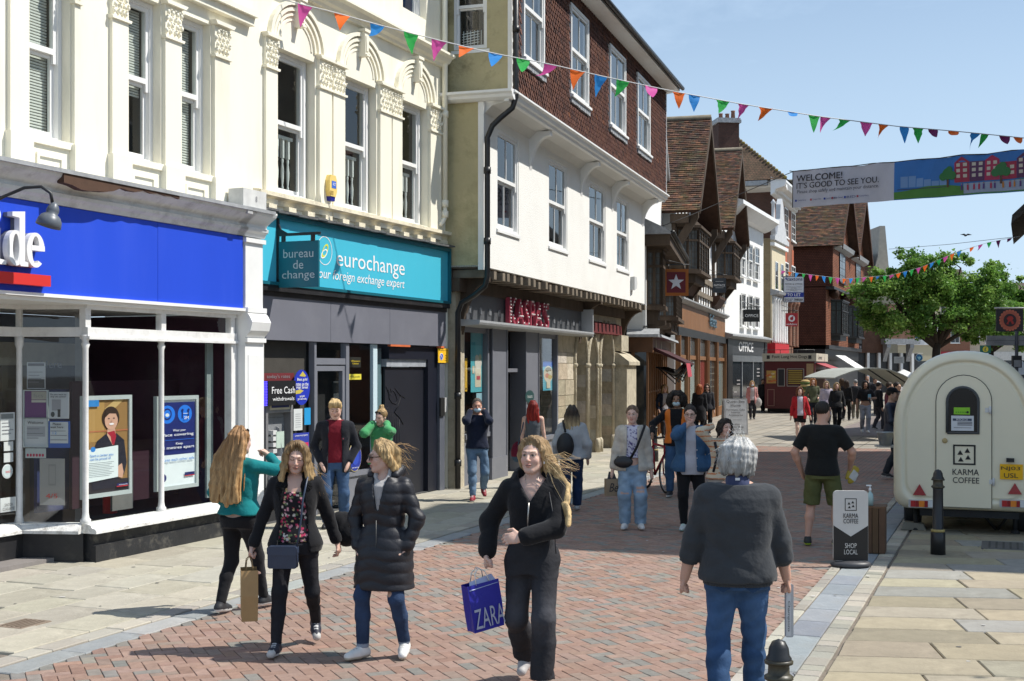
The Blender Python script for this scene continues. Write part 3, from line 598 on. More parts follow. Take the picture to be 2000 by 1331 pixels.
t,w,h=notice(49,93,764,816,'purple deposit protection notice in the upper half of a pale frame',(.13,.035,.15),[('r',-.2,.45,.68,.98,(.40,.38,.32)),('r',-.2,.45,.57,.66,(.5,.48,.42))],fr=True,lines=0);text('fscs',t,M_greyp,TF(w*.12,-.02,h*.83),w*.42,h*.14)
t,w,h=notice(49,93,818,872,'white welcome notice in the lower half of a pale frame',(.55,.57,.58),[('r',-.4,.4,.35,.72,(.35,.36,.38))],fr=True,lines=3);text('Welcome',t,M_bk,TF(0,-.02,h*.86),w*.7,h*.1,.01)
t,w,h=notice(96,135,766,818,'white notice asking do you want to skip the queue',(.50,.52,.54),[('r',-.35,.1,.3,.72,(.30,.30,.32)),('r',-.06,.08,.06,.35,(.03,.03,.03)),('e',-.3,.16,.1,.1,(.04,.05,.05))],lines=0);text('Do you want to\nskip the queue?',t,M_bk,TF(0,-.02,h*.86),w*.8,h*.16,.01)
t,w,h=notice(95,137,823,875,'blue edged white notice reading please wait here',(.03,.10,.38),[('r',-.42,.42,.17,.97,(.55,.58,.58))],lines=3);text('Please\nwait here',t,M_bk,TF(-w*.08,-.02,h*.84),w*.6,h*.2,.01);text('12',t,M_bluep,TF(-w*.18,-.02,h*.56),w*.18,h*.1)
notice(50,90,876,895,'small pale security notice with a row of red symbols',(.45,.50,.49),[('e',-.38+.15*k,.3,.055,.16,(.45,.03,.08)) for k in range(6)],lines=0)
t,w,h=notice(78,127,896,987,'grey beige letterbox panel marked 4/5',(.30,.29,.27),[('r',-.15,.15,.42,.88,(.24,.23,.22)),('r',-.11,.11,.46,.84,(.29,.28,.26))],cat='panel',name='letterbox_panel');text('4/5',t,M_red,TF(0,-.02,h*.2),w*.46,h*.1)
text('Here',oA,mat('faint_print',(.12,.13,.16),.6,0,1,0),MR @ TF(PR.u(101,-.15),.15,PR.px(101,712,-.15)[1]),.25,.09)
PL3=P3
for (a,c,d_,e_,lab,ln) in ((0,28,806,861,'white paper notice with grey heading, highest at the left edge',4),(7,25,863,881,'small blank white square sticker, upper of the two at the left edge',0),(7,25,885,903,'small white sticker with grey strip, lower of the two at the left edge',0),(0,30,972,1000,'white current account switch guarantee sticker at the left edge',0)):
 t,w,h=notice(a,c,d_,e_,lab,(.55,.58,.57),[('r',-.45,.4,.78,.95,(.2,.22,.22))] if ln else [],y=-.01,pl=P3,lines=ln,cat='sticker')
 if 'switch' in lab:text('SWITCH\nGUARANTEE',t,M_bk,TF(-w*.03,-.02,h*.36),w*.8,h*.5); 
u_,z_=P3.px(14,921,.01);t=thing('round_sticker','round white sticker with red lettering at the left edge','sticker');t.matrix_world=P3.M() @ Matrix.Translation((u_,-.012,z_));b=MB();b.disc((0,0,0),.083,24,'y',0,(.6,.63,.62));b.disc((0,-.003,0),.072,24,'y',0,(.50,.58,.58));b.build('sheet',M_vc,t);text('tescl',t,M_red,TF(0,-.008,0),.07,.03)
FE=Fac('exchange_building','cream building with round arched sash windows above a turquoise exchange shop','building',PA,DA)
oE=FE.o;UE=.64
ew=[(FA.u(538),FA.u(615)),(FA.u(670),FA.u(735)),(FA.u(781.5),FA.u(835.5))];EZ0,EZ1=4.83,6.94
tw=[(a+.10,b_-.05,8.55,10.1) for a,b_ in ew]
b=MB();wall_open(b,UB,UE,4.5,11.6,[(a,b_,EZ0,EZ1) for a,b_ in ew]+tw,0,.22);b.box(UB,UE,.3,9,11.5,11.6);b.poly([(UE,0,0),(UE,8,0),(UE,8,11.6),(UE,0,11.6)])
b.build('wall',M_cream,oE)
M_balu=mat('baluster_paint',(0.62,0.63,0.60),.5,.05,4,0)
for a,b_ in ew:
 f=sash(oE,a+.004,b_-.05,EZ0,EZ1-.004,.15,.075,.5,room=M_dark)
 bb=MB();n_=5
 for k in range(n_):
  x=a+.12+(b_-a-.34)*(k+.5)/n_
  bb.lathe([(.022,0),(.022,.06),(.014,.09),(.026,.2),(.03,.3),(.016,.42),(.024,.46),(.016,.50)],(x,.30,EZ0+.1),8);bb.box(x-.022,x+.022,.275,.325,EZ0+.6,EZ0+.88)
 bb.box(a+.08,b_-.2,.27,.33,EZ0+.88,EZ0+.93);bb.build('balustrade',M_balu,f)
for i,(a,c,z0,z1) in enumerate(tw):sash(oE,a,c,z0,z1,.15,.07,.5,room=mat('blue_curtain',(.02,.09,.30),.9) if i == 2 else M_dark)
for (p0,p1) in ((514,537),(619,643),(646,669),(738,760),(762,781),(836.5,857.5)):
 pilaster(oE,FA.u(p0),FA.u(p1),4.62,7.06,.05,.5,blk=0)
def hood(uc,r,zb,zs,parent):
 'moulded round arch over a flat tympanum, with a keystone'
 b=MB();n=20
 for (r0,r1,pr) in ((r*.98,r*1.08,.075),(r*.84,r*.92,.05),(r*.72,r*.78,.03),(r*.60,r*.65,.015)):
  for k in range(n):
   a0,a1=math.pi*k/n,math.pi*(k+1)/n
   q=[(uc+r0*math.cos(a0),zb+zs*r0*math.sin(a0)),(uc+r1*math.cos(a0),zb+zs*r1*math.sin(a0)),(uc+r1*math.cos(a1),zb+zs*r1*math.sin(a1)),(uc+r0*math.cos(a1),zb+zs*r0*math.sin(a1))]
   b.prism(q,-pr,0,'y')
 o=b.build('arch_moulding',M_cream,parent)
 k_=MB();zt=zb+zs*r;k_.prism([(uc-.05,zt-.30),(uc+.05,zt-.30),(uc+.075,zt+.06),(uc-.075,zt+.06)],-.13,0);k_.prism([(uc-.03,zt-.25),(uc+.03,zt-.25),(uc+.05,zt),(uc-.05,zt)],-.145,-.13);k_.box(uc-.10,uc+.10,-.15,0,zt+.06,zt+.11);k_.box(uc-.05,uc+.05,-.16,0,zt-.33,zt-.30);k_.build('keystone',M_cream,parent)
for a,b_ in ew:hood((a+b_)/2,(b_-a)/2+.16,7.07,.84,oE)
b=MB();b.prism([(0,7.62+.2),(-.07,7.82),(-.09,7.86),(-.15,7.89),(-.20,7.96),(-.27,7.99),(-.27,8.03),(0,8.07)],UB,UE-.22,'x');b.build('string_course',M_cream,oE)
b=MB();b.prism([(0,4.62),(-.03,4.62),(-.05,4.70),(-.13,4.73),(-.13,4.79),(0,4.81)],UB+.1,UE,'x')
for k in range(12):u_=UB+.35+k*.52;b.box(u_,u_+.2,-.10,0,4.55,4.62)
b.build('window_sill',mat('worn_cream',srgb(232,222,196),.7,.12,5,.5,30,dirt=.45,dirtcol=(.30,.27,.22),ds=3,bdist=.02),oE)
b=MB();uc,zc=FA.u(637),FA.px(637,365)[1]
b.prism([(uc-.11,zc-.08),(uc-.07,zc-.16),(uc+.07,zc-.16),(uc+.11,zc-.08),(uc+.11,zc+.09),(uc+.07,zc+.17),(uc-.07,zc+.17),(uc-.11,zc+.09)],-.13,-.05,'y',0,srgb(235,205,120));b.box(uc-.05,uc+.08,-.134,-.13,zc-.03,zc+.08,0,srgb(60,110,210));b.prism([(uc-.06,zc-.23),(uc+.06,zc-.23),(uc+.07,zc-.16),(uc-.07,zc-.16)],-.12,-.05,'y',0,srgb(20,30,130))
for k in range(4):b.box(uc-.10,uc-.0,-.133,-.13,zc-.14+k*.018,zc-.133+k*.018,0,srgb(150,120,60))
o=b.build('alarm_box',M_vc,None,'cream and blue alarm box fixed on the cream wall between two arched windows','alarm box');o.matrix_world=FE.M();text('ADT',o,M_wt,TF(uc+.015,-.136,zc+.03),.09,.045)
b=MB();u0,z0=FA.u(468,.3),FA.px(468,402,.3)[1];u1,z1=FA.u(513,.3),z0+.24
b.box(u0,u1-.0,-.36,-.12,z0,z1,0,(.62,.62,.60));b.box(u0+.02,u1-.02,-.30,-.16,z0-.07,z0-.02,0,(.10,.10,.10));b.box(u0+.05,u0+.17,-.40,-.33,z0-.10,z0-.03,0,(.45,.45,.45))
o=b.build('junction_box',M_vcm,None,'pale grey numbered junction box on the cornice between the two cream buildings','junction box');o.matrix_world=FE.M();text('8',o,M_greyp,TF((u0+u1)/2+.03,-.364,(z0+z1)/2),.04,.075)
pp=thing('rainwater_pipe','cream rainwater pipe down the right end of the arched window building','drainpipe');pp.matrix_world=FE.M()
uq=FA.u(868,.08)
b=MB();b.tube([(uq,-.09,11.5),(uq,-.09,5.25)],.05,12);b.tube([(uq,-.09,5.27),(uq,-.09,5.05),(uq-.06,-.07,4.95),(uq-.14,-.05,4.88)],.045,10);b.build('pipe',M_cream,pp)
b=MB()
for z_ in (8.0,6.95,5.3,5.1):b.lathe([(.05,-.06),(.066,-.06),(.066,.06),(.05,.06)],(uq,-.09,z_),12)
b.build('pipe_collar',M_cream,pp)
M_turq=mat('turquoise_panel',srgb(72,186,212),.4,.05,1.2,.02,20,.4,dirt=.10,dirtcol=(.05,.30,.38),ds=2.5,stretch=(1,1,.2))
M_teal=mat('teal_panel',srgb(24,98,112),.4,.06,1.5,.02,20,.4)
EU0,EU1=FA.u(497,.12),FA.u(878,.12)
b=MB();b.box(EU0,EU1-.03,-.10,0,3.50,4.42);b.build('fascia_panel',M_turq,oE)
b=MB();b.box(EU0,EU1,-.16,0,4.42,4.48);b.box(EU1-.04,EU1,-.16,0,3.46,4.42);b.box(EU0,EU1,-.15,0,3.455,3.50);b.build('fascia_trim',M_teal,oE)
b=MB();rr=random.Random(8);pts=[(EU0-.1+(EU1-EU0+.1)*k/24) for k in range(25)]
for k in range(24):z_=4.49+rr.uniform(-.008,.008);b.prism([(-.24,z_),(-.24,z_+.03),(0,z_+.07),(0,z_)],pts[k],pts[k+1]-.006,'x')
b.build('lead_flashing',mat('dark_lead',(.12,.12,.12),.6,.4,8,.5,20),oE)
b=MB();b.box(EU0,EU1,-.13,0,3.37,3.452);b.box(EU0,EU1,-.07,0,3.30,3.37);b.build('black_band',M_black,oE)
b=MB()
eds=[EU0,FA.u(640),FA.u(756),EU1-.02]
M_board=(mat('grey_board',srgb(112,113,122),.5,.08,1.5,.05,30,.35,dirt=.12,dirtcol=(.3,.3,.32),ds=2.5))
for a,c in zip(eds,eds[1:]):b=MB();b.box(a+.004,c-.004,-.055,0,2.67,3.31);b.build('board',M_board,oE)
b=MB();b.box(eds[2]+.02,eds[2]+.75,-.06,0,2.635,2.668,0,srgb(205,105,60));b.build('bare_edge',M_vcm,oE);b=MB();b.box(EU1-.3,EU1-.1,-.06,0,2.635,2.668,0,srgb(205,105,60));b.build('bare_edge',M_vcm,oE)
def lon(fac,s,px0,px1,py0,py1,w,m,parent=None,**k):
 'lettering between two photo columns on a front'
 u0,u1=fac.u(px0,w),fac.u(px1,w);z0=(fac.px(px0,py0,w)[1]+fac.px(px1,py1,w)[1])/2
 return text(s,parent or fac.o,m,TF((u0+u1)/2,-w-.001,z0),u1-u0,**k)
lon(FE,'eurochange',657,790,507,533-3,.102,M_wt,height=.335)
lon(FE,'your foreign exchange expert',613,790,537,556,.102,M_wt,height=.20,shear=.22)
b=MB();uc,zc=FA.px(634,490,.1); 
for k in range(40):
 a0,a1=2*math.pi*k/40,2*math.pi*(k+1)/40
 b.poly([(uc+.21*math.cos(a0),-.103,zc+.21*math.sin(a0)),(uc+.222*math.cos(a0),-.103,zc+.222*math.sin(a0)),(uc+.222*math.cos(a1),-.103,zc+.222*math.sin(a1)),(uc+.21*math.cos(a1),-.103,zc+.21*math.sin(a1))],0,(.8,.8,.8))
def ell(uc,zc,ax_,bz,tilt,w_,col,y):
 for k in range(28):
  a0,a1=2*math.pi*k/28,2*math.pi*(k+1)/28;q=[]
  for (a,kk) in ((a0,1-w_),(a0,1),(a1,1),(a1,1-w_)):
   x,z=ax_*kk*math.cos(a),bz*kk*math.sin(a);q.append((uc+x*math.cos(tilt)-z*math.sin(tilt),y,zc+x*math.sin(tilt)+z*math.cos(tilt)))
  b.poly(q,0,col)
ell(uc+.01,zc+.0,.13,.065,.9,.28,srgb(215,215,60),-.104);ell(uc-.02,zc-.05,.11,.055,.6,.25,(.8,.85,.85),-.105)
b.build('logo',M_vc,oE)
M_gf=mat('shop_grey',srgb(88,92,102),.45,.08,2,.05,40,.4,dirt=.15,dirtcol=(.35,.35,.36),ds=5)
def fx(px):return FA.u(px)
b=MB()
b.box(EU0,fx(509),-.04,.3,0,2.67);b.build('pier',M_gf,oE)
b=MB();b.box(fx(856),EU1-.02,-.03,.35,0,2.67);b.build('pier',M_gf,oE)
b=MB();b.box(fx(612),fx(616),-.02,.08,0,2.66);b.box(fx(674),fx(680),-.02,.08,0,2.66);b.box(fx(616),fx(674),-.01,.08,2.32,2.42);b.box(fx(616),fx(620),.0,.07,0,2.3);b.box(fx(669),fx(674),.0,.07,0,2.3);b.box(fx(620),fx(669),.0,.07,2.22,2.3);b.box(fx(680),fx(735),-.02,.08,.52,.60);b.box(fx(680),fx(735),.01,.25,0,.52)
b.build('door_frame',mat('aluminium_grey',srgb(120,122,130),.4,.06,3,0),oE)
pane(oE,fx(620),fx(669),.1,2.22,.035,name='door_pane');pane(oE,fx(616),fx(674),2.42,2.64,.035);pane(oE,fx(680),fx(748),.6,2.64,.03)
b=MB();b.box(fx(729),fx(737),.0,.06,.0,2.66,0,srgb(196,214,220));b.box(fx(750),fx(760),.15,.22,0,2.6,0,srgb(96,122,128));b.build('glass_edge',M_vc,oE)
b=MB();b.box(EU0,fx(858),1.0,1.05,0,2.7,0,(.03,.03,.032));b.box(EU0,EU1-.02,.34,.40,2.66,2.70,0,(.05,.05,.05));b.box(fx(509),fx(611),.12,.17,1.55,2.66,0,(.055,.05,.042));b.box(fx(509),fx(611),.10,.17,0,1.55,0,(.022,.022,.024));b.box(EU0,UE,.02,1.0,.0,.03,0,(.08,.08,.08));b.box(fx(683),fx(712),.3,.33,.75,2.05,0,(.035,.045,.05));b.box(fx(630),fx(668),.25,.28,1.0,2.1,0,(.012,.012,.012));b.build('shop_interior',M_vcm,oE)
b=MB();b.box(fx(762),fx(838),.10,.14,0.02,2.28);b.build('side_door',mat('charcoal_door',srgb(34,36,44),.4,.1,2,.03,30,.45),oE)
b=MB();b.box(fx(761),fx(839),.06,.16,2.29,2.42);b.build('concrete_lintel',mat('rough_concrete',(.33,.35,.38),.9,.3,6,.6,40),oE)
b=MB();b.box(fx(838),fx(857),.02,.4,0,2.66);b.box(fx(762),fx(838),.02,.3,2.42,2.66);b.build('door_surround',mat('navy_black',(.012,.014,.024),.4,.1,2,0),oE)
b=MB();gp=lambda x,z:(fx(x),.098,z)
b.tube([gp(763.5,1.95),gp(766,1.90),gp(769,1.82),gp(772,1.80),gp(774,1.86),gp(771.5,1.92),gp(768,1.88),gp(770,1.74),gp(776,1.66),gp(783,1.64),gp(785.5,1.72),gp(782,1.82),gp(777,1.88)],.009,6);b.tube([gp(781,1.92),gp(790,1.80),gp(800,1.74)],.009,6);b.tube([gp(793,1.78),gp(787,1.60),gp(780,1.50),gp(790,1.40),gp(797,1.28)],.010,6)
for k in range(6):x=767+4.5*k;b.tube([gp(x,1.62-.05*k),gp(x,1.0-.06*(k % 3))],.004,4);b.build('graffiti',M_bk,oE)
am=thing('cash_machine','grey cash machine with keypad below a black free cash panel','cash machine');am.matrix_world=FE.M()
u0,u1=fx(517),fx(570);zt=FA.px(540,795)[1]
b=MB();b.box(u0,u1,-.02,.12,1.62,1.92,0,(.20,.20,.205));b.box(u0,u0+.06,-.02,.12,.62,1.62,0,(.17,.17,.175));b.box(u1-.06,u1,-.02,.12,.62,1.62,0,(.17,.17,.175));b.box(u0,u1,-.02,.12,.55,.62,0,(.15,.15,.155));b.box(u0+.06,u1-.06,.10,.12,.62,1.62,0,(.22,.23,.24));b.build('housing',M_vcm,am)
b=MB();b.box(u0+.10,u1-.10,-.03,-.02,1.66,1.86,0,(.55,.50,.36));b.box(u0+.13,u1-.13,-.035,-.03,1.69,1.83,0,(.05,.05,.06));b.box(u0+.13,u1-.13,-.037,-.035,1.69,1.72,0,(.03,.04,.15));b.box(u1-.5,u1-.2,-.038,-.035,1.77,1.81,0,(.35,.40,.45));b.build('lit_header',M_vc,am);text('FREE CASH\nWITHDRAWALS',am,M_wt,TF(u0+.36,-.039,1.775),.36,.075)
b=MB();b.prism([(.09,1.42),(.02,1.38),(-.03,1.0),(-.06,.96),(-.06,.78),(.09,.78)],u0+.42,u1-.30,'x',0,(.36,.37,.38));b.box(u0+.5,u1-.42,-.005,0.0,1.1,1.34,0,(.45,.55,.48));b.prism([(.09,.80),(-.08,.76),(-.08,.66),(.09,.66)],u0+.06,u1-.06,'x',0,(.45,.46,.47));b.box(u0+.1,u0+.4,-.02,.09,.85,.98,0,(.45,.46,.47));b.box(u0+.14,u0+.3,-.023,-.02,.90,.93,0,(.6,.05,.04))
for r in range(4):
 b.box(u0+.22,u0+.32,-.0,.09,1.03+r*.09,1.09+r*.09,0,(.6,.6,.6))
b.build('keypad_fascia',M_vcm,am)
def board(name,label,cat,px0,px1,py0,py1,y,col,th=.03,m=None):
 u0,u1=FA.u(px0,-y),FA.u(px1,-y);pc=(px0+px1)/2;z1,z0=FA.px(pc,py0,-y)[1],FA.px(pc,py1,-y)[1]
 t=thing(name,label,cat);t.matrix_world=FE.M() @ Matrix.Translation(((u0+u1)/2,y,z0));w,h=u1-u0,z1-z0
 b=MB();b.box(-w/2,w/2,-th,0,0,h,0,col);b.build('panel',m or M_vc,t);return t,w,h,-th
t,w,h,y=board('cash_sign','black panel reading free cash withdrawals with blue lights along its edge','sign',517,571,744,792,-.03,(.01,.01,.012),.06)
text('Free Cash',t,M_wt,TF(w*.04,y-.003,h*.62),w*.84,h*.28);text('withdrawals',t,M_wt,TF(w*.04,y-.003,h*.27),w*.78,h*.15)
b=MB()
for k in range(16):b.box(-w/2-.07,-w/2-.03,y-.004,0,h*(k+.15)/16,h*(k+.75)/16,0,(.08,.06,.9))
b.build('led_strip',mat('blue_leds',(.10,.07,1.0),.4,0,1,0,emit=1.2),t)
t,w,h,y=board('rates_panel','dark red header reading today\'s rates above the cash machine','sign',509,572,729,744,.08,(.16,.025,.03),.02);text("today's rates",t,M_greyp,TF(0,y-.003,h*.5),w*.72,h*.6)
t=thing('gold_sticker','tall oval blue sticker about best gold rates beside the cash machine','sticker');uc,zc=FA.px(589,757,.0);t.matrix_world=FE.M() @ Matrix.Translation((uc,-.0,zc))
rw=(fx(605)-fx(573))/2;b=MB();b.disc((0,0,0),rw,32,'y',0,(.015,.035,.42),.265,.01);b.prism([(-rw*.3,.17),(rw*.1,.24),(rw*.5,.17),(rw*.3,.16)],-.008,-.005,'y',0,(.55,.45,.08));b.prism([(-rw*.9,-.05),(-rw*.2,-.03),(rw*.2,-.05),(-rw*.2,-.09),(-rw*.8,-.10)],-.008,-.005,'y',0,(.55,.45,.08));b.build('panel',M_vc,t)
for s_,z_,ww in (('Best gold',.115,1.2),('rates on the',.05,1.5),('High Street',-.005,1.4),('get gold\nget cash today',-.155,1.1)):text(s_,t,M_wt,TF(0,-.010,z_),rw*ww,.052 if 'get' not in s_ else .08,.01)
for (a,c,d_,e_,lab,col,ttx) in ((573,590,799,841,'white till roll rate sheet curling on the shop window',(.62,.64,.63),None),(594,606,797,830,'small bright blue sticker beside the white rate sheet',(.02,.30,.62),None),(572,603,846,897,'dark blue and red coronavirus symptoms sticker by the cash machine',(.03,.05,.34),'coronavirus symptoms'),(680,705,731,742,'yellow money transfer sticker on the shop glass',(.72,.62,.06),'Money transfer'),(682,704,698,718,'black and yellow sticker above the yellow one on the glass',(.02,.02,.015),'Western\nUnion')):
 t,w,h,y=board('window_sticker',lab,'sticker',a,c,d_,e_,.0 if a < 610 else .02,col,.006)
 if ttx:text(ttx,t,M_bk if 'yellow money' in lab else (M_yel if 'Western' in ttx else M_wt),TF(0,y-.003,h*(.5 if 'corona' not in ttx else .9)),w*.8,h*(.4 if 'corona' not in ttx else .09))
 if ttx and 'corona' in ttx:b=MB();b.box(-w*.4,w*.45,y-.003,y,h*.3,h*.62,0,(.55,.04,.10));b.build('print',M_vc,t)
 if 'till roll' in lab:
  b=MB()
  for k in range(7):b.box(-w*.3,w*.3,y-.002,y,h*(.15+.1*k),h*(.17+.1*k),0,(.3,.3,.32))
  b.build('print',M_vc,t)
t=thing('round_floor_sticker','round blue queue here sticker low on the shopfront panel','sticker');uc,zc=FA.px(692,893,.02);t.matrix_world=FE.M() @ Matrix.Translation((uc,-.03,zc))
b=MB();rw=.21;b.disc((0,0,0),rw,28,'y',0,(.6,.5,.25),.235,.006);b.disc((0,-.004,0),rw*.95,28,'y',0,(.02,.04,.30),.222,.006);b.disc((0,-.008,0),rw*.55,24,'y',0,(.03,.07,.45),.13,.006);b.build('panel',M_vc,t);text('please queue',t,M_wt,TF(0,-.014,.17),.22,.03);text('keep clear now',t,M_wt,TF(0,-.014,-.17),.22,.03)
t,w,h,y=board('parking_sign','yellow pedestrian zone parking sign fixed on the grey pier','sign',855,875,681,709,-.035,srgb(245,190,40),.01)
text('Pedestrian Zone',t,M_bk,TF(0,y-.003,h*.88),w*.85,h*.09);b=MB();b.disc((-w*.2,y-.003,h*.42),w*.17,20,'y',0,(.7,.7,.7),h*.25);b.disc((-w*.2,y-.006,h*.42),w*.14,20,'y',0,(.05,.1,.5),h*.2);b.prism([(-w*.3,h*.54),(-w*.27,h*.57),(-w*.1,h*.30),(-w*.13,h*.27)],y-.009,y-.008,'y',0,(.7,.7,.7));b.build('print',M_vc,t);text('At\nany\ntime',t,M_bk,TF(w*.22,y-.003,h*.35),w*.22,h*.45)
t,w,h,y=board('entry_phone','black and grey entry phone on the grey pier beside the dark door','entry phone',858,866,777,813,-.03,(.015,.015,.015),.03)
b=MB();b.box(w*.5,w*1.1,y*.8,0,h*.2,h,0,(.4,.4,.4));b.build('button_plate',M_vcm,t)
hs=thing('hanging_sign','teal hanging sign reading bureau de change on black bracket','sign');ub_=FA.u(541,.1);hs.matrix_world=FE.M() @ Matrix.Translation((ub_,0,0))
b=MB();b.box(-.02,.02,-.13,-.09,3.42,4.42);b.box(-.018,.018,-.82,-.12,4.16,4.20);b.prism([(-.12,4.38),(-.12,4.2),(-.28,4.2),(-.17,4.26)],-.015,.015,'x')
for y_ in (-.21,-.70):b.box(-.02,.02,y_-.025,y_+.025,4.07,4.16)
b.box(-.02,.02,-.15,-.06,3.50,3.55);b.build('bracket',M_iron,hs)
b=MB();b.box(-.018,.018,-.80,-.14,3.42,4.08);b.build('sign_board',M_teal,hs)
MS=Matrix.Rotation(-math.pi/2,4,'Z')
for s_,z_,ww in (('bureau',3.905,.50),('de',3.745,.17),('change',3.585,.54)):text(s_,hs,mat('pale_grey_print',(.45,.52,.53),.5,0,1,0),Matrix.Translation((-.021,-.47,z_)) @ MS @ RX90,ww,.125 if s_ != 'change' else .15)
PB=(-1.06,24.0);DB=(0.32,1)
FB=Fac('tile_hung_building','jettied building with white rendered middle floor below dark red hung tiles','building',PB,DB)
oB=FB.o;LB=14.2;W1,W2=.63,1.10;ZJ1,ZJ2,ZE=4.14,7.30,10.50
M_stone=mat('sandstone',(.46,.41,.31),.9,.25,4,.6,14,.2,dirt=.35,dirtcol=(.17,.14,.10),ds=2.5,bdist=.03)
M_stonev=mat('stone_blocks',vcol=True,rough=.92,var=.22,vs=4,bump=.7,bs=13,spec=.15,dirt=.4,dirtcol=(.17,.15,.115),ds=2.6,bdist=.03)
M_yellow=mat('mossy_yellow_render',(.47,.415,.245),.9,.12,1.5,.4,20,.15,dirt=.5,dirtcol=(.12,.11,.05),ds=1.1,bdist=.02)
M_timber=mat('weathered_timber',(.085,.062,.045),.85,.35,3,.5,30,.2,stretch=(1,1,.15))
M_oldtim=mat('bleached_timber',(.20,.165,.125),.85,.35,3,.5,30,.2)
M_tile=mat('hung_tile',vcol=True,rough=.85,var=.22,vs=7,bump=.25,bs=80,spec=.2)
h1=[(FB.u(971,W1),FB.u(1013,W1)),(FB.u(1072,W1),FB.u(1108,W1)),(FB.u(1151,W1),FB.u(1183,W1)),(FB.u(1205,W1),FB.u(1228,W1))]
z1s=(4.93,6.84)
b=MB();wall_open(b,-.2,LB,ZJ1,ZJ2+.02,[(a,c,*z1s) for a,c in h1],-W1,.09)
b.poly([(LB,-W1,ZJ1),(LB,3,ZJ1),(LB,3,ZJ2),(LB,-W1,ZJ2)]);b.box(-.2,LB,-W1+.01,.5,ZJ1,ZJ1+.03);b.build('rendered_wall',M_render,oB)
b=MB();b.poly([(-.2,-W1+.005,ZJ1),(-.2,2.0,ZJ1),(-.2,2.0,ZJ2),(-.2,-W1+.005,ZJ2)]);b.build('return_wall',M_yellow,oB)
b=MB();b.box(-.235,-.2,-W1-.012,-W1+.10,ZJ1-.06,ZJ2);b.build('corner_board',M_white,oB)
for a,c in h1:sash(oB,a,c,z1s[0],z1s[1],-W1+.035,.08,.5,cols=2,sill=.07,room=M_dark,deep=.05)
nj=34
for k in range(nj):
 u_=-.05+(LB-.1)*k/(nj-1);b=MB();z_=4.02+RNG.uniform(-.02,.01);b.box(u_-.075,u_+.075,-W1-.035+RNG.uniform(-.03,.03),.25,z_-.07,z_+.08);b.build('joist',M_oldtim,oB)
b=MB();b.box(-.2,LB,-W1+.10,.3,4.11,ZJ1+.005);b.build('floor_boards',M_timber,oB)
b=MB();b.box(-.2,LB,-.15,.3,3.70,3.94);b.build('bressumer',M_timber,oB)
def corbel(u,z0,z1,w0,w1,m,wd=.16,name='bracket',n=8):
 'curved bracket springing from the wall at z0 out to w1 at z1'
 pts=[(-w0,z0),(-w0,z1),(-w1,z1),(-w1,z1-.09)]
 for k in range(1,n):a=math.pi/2*k/n;pts.append((-w1+(w1-w0-.02)*math.sin(a)*.98,z1-.09-(z1-.09-z0)*(1-math.cos(a))))
 b=MB();b.prism(pts,u-wd/2,u+wd/2,'x');return b.build(name,m,oB)
for u_ in (.3,9.1,13.9):corbel(u_,2.9,3.98,0.02,.60,M_timber,.18)
b=MB();b.prism([(-W1-.0,6.98),(-W1-.02,7.0),(-.78,7.12),(-1.06,7.17),(-1.06,ZJ2),(-W1,ZJ2)],-.15,LB+.45,'x');b.build('soffit_cove',mat('soffit_white',(.68,.675,.64),.6,.06,2,.1,30,dirt=.2,dirtcol=(.35,.3,.22),ds=2),oB)
b=MB();b.prism([(-1.06,7.15),(-1.14,7.15),(-1.16,7.20),(-1.20,7.22),(-1.22,7.28),(-1.27,7.31),(-1.27,7.345),(-1.08,7.36)],-.3,LB+.5,'x');b.build('jetty_moulding',M_white,oB)
b=MB();b.prism([(-.28,7.18),(-.36,7.22),(-.38,7.27),(-.44,7.30),(-.44,7.345),(-.25,7.36),(-.2,7.18)],-1.24,.6,'y');b.build('return_moulding',M_white,oB)
for u_ in (2.75,6.9,10.1,13.9):corbel(u_,6.35,7.13,W1,1.08,M_white,.15)
h2=[(FB.u(1017,W2),FB.u(1058,W2)),(FB.u(1110,W2),FB.u(1145,W2)),(FB.u(1187,W2),FB.u(1218,W2)),(FB.u(1241,W2),FB.u(1266,W2))]
z2s=(8.16,10.12);LT=14.75
b=MB();wall_open(b,-.02,LT,ZJ2,ZE,[(a,c,*z2s) for a,c in h2],-W2+.035,.1);b.build('tile_backing',mat('tile_backing_dark',(.035,.025,.02),.95,.2,4,0),oB)
b=MB();b.box(LT,LT+.03,-W2-.03,3,ZJ2,ZE);b.box(LT-.0,LT+.035,-W2-.07,-W2-.03,ZJ2+.05,ZE);b.build('verge_board',M_white,oB)
for a,c in h2:
 sash(oB,a,c,*z2s,-W2-.05,.085,.5,cols=2,sill=.08,room=mat('net_curtain',(.33,.34,.35),.9,.2,3),deep=.06)
 b=MB();n_=9
 for k in range(n_):x=a-.05+(c-a+.1)*k/n_;b.box(x+.01,x+(c-a+.1)/n_-.01,-W2-.09,-W2-.0,z2s[0]-.19+RNG.uniform(-.01,.01),z2s[0]-.075)
 b.build('lead_apron',M_lead,oB)
TILES=[(.140,.066,.048),(.120,.057,.043),(.160,.078,.056),(.100,.050,.040),(.130,.065,.052),(.080,.044,.037),(.22,.09,.05)]
TW=[6,6,4,4,4,3,.35]
def tile(b,u,z,col,M4=None):
 w,hh=.078,.165
 o=[(-w,hh),(w,hh),(w,.082),(.040,.070),(.038,0),(-.038,0),(-.040,.070),(-w,.086)]
 tilt=lambda zz:-W2-.014-.050*(1-zz/hh)
 vs=[(u+x,tilt(zz)-.012,z+zz) for x,zz in o]+[(u+x,tilt(zz)+.004,z+zz) for x,zz in o]
 fs=[tuple(range(8))]+[(i,(i+1) % 8,8+(i+1) % 8,8+i) for i in range(8)]
 b._add(vs,fs,0,False,col)
tl=[]
zz=ZJ2+.02;r=0
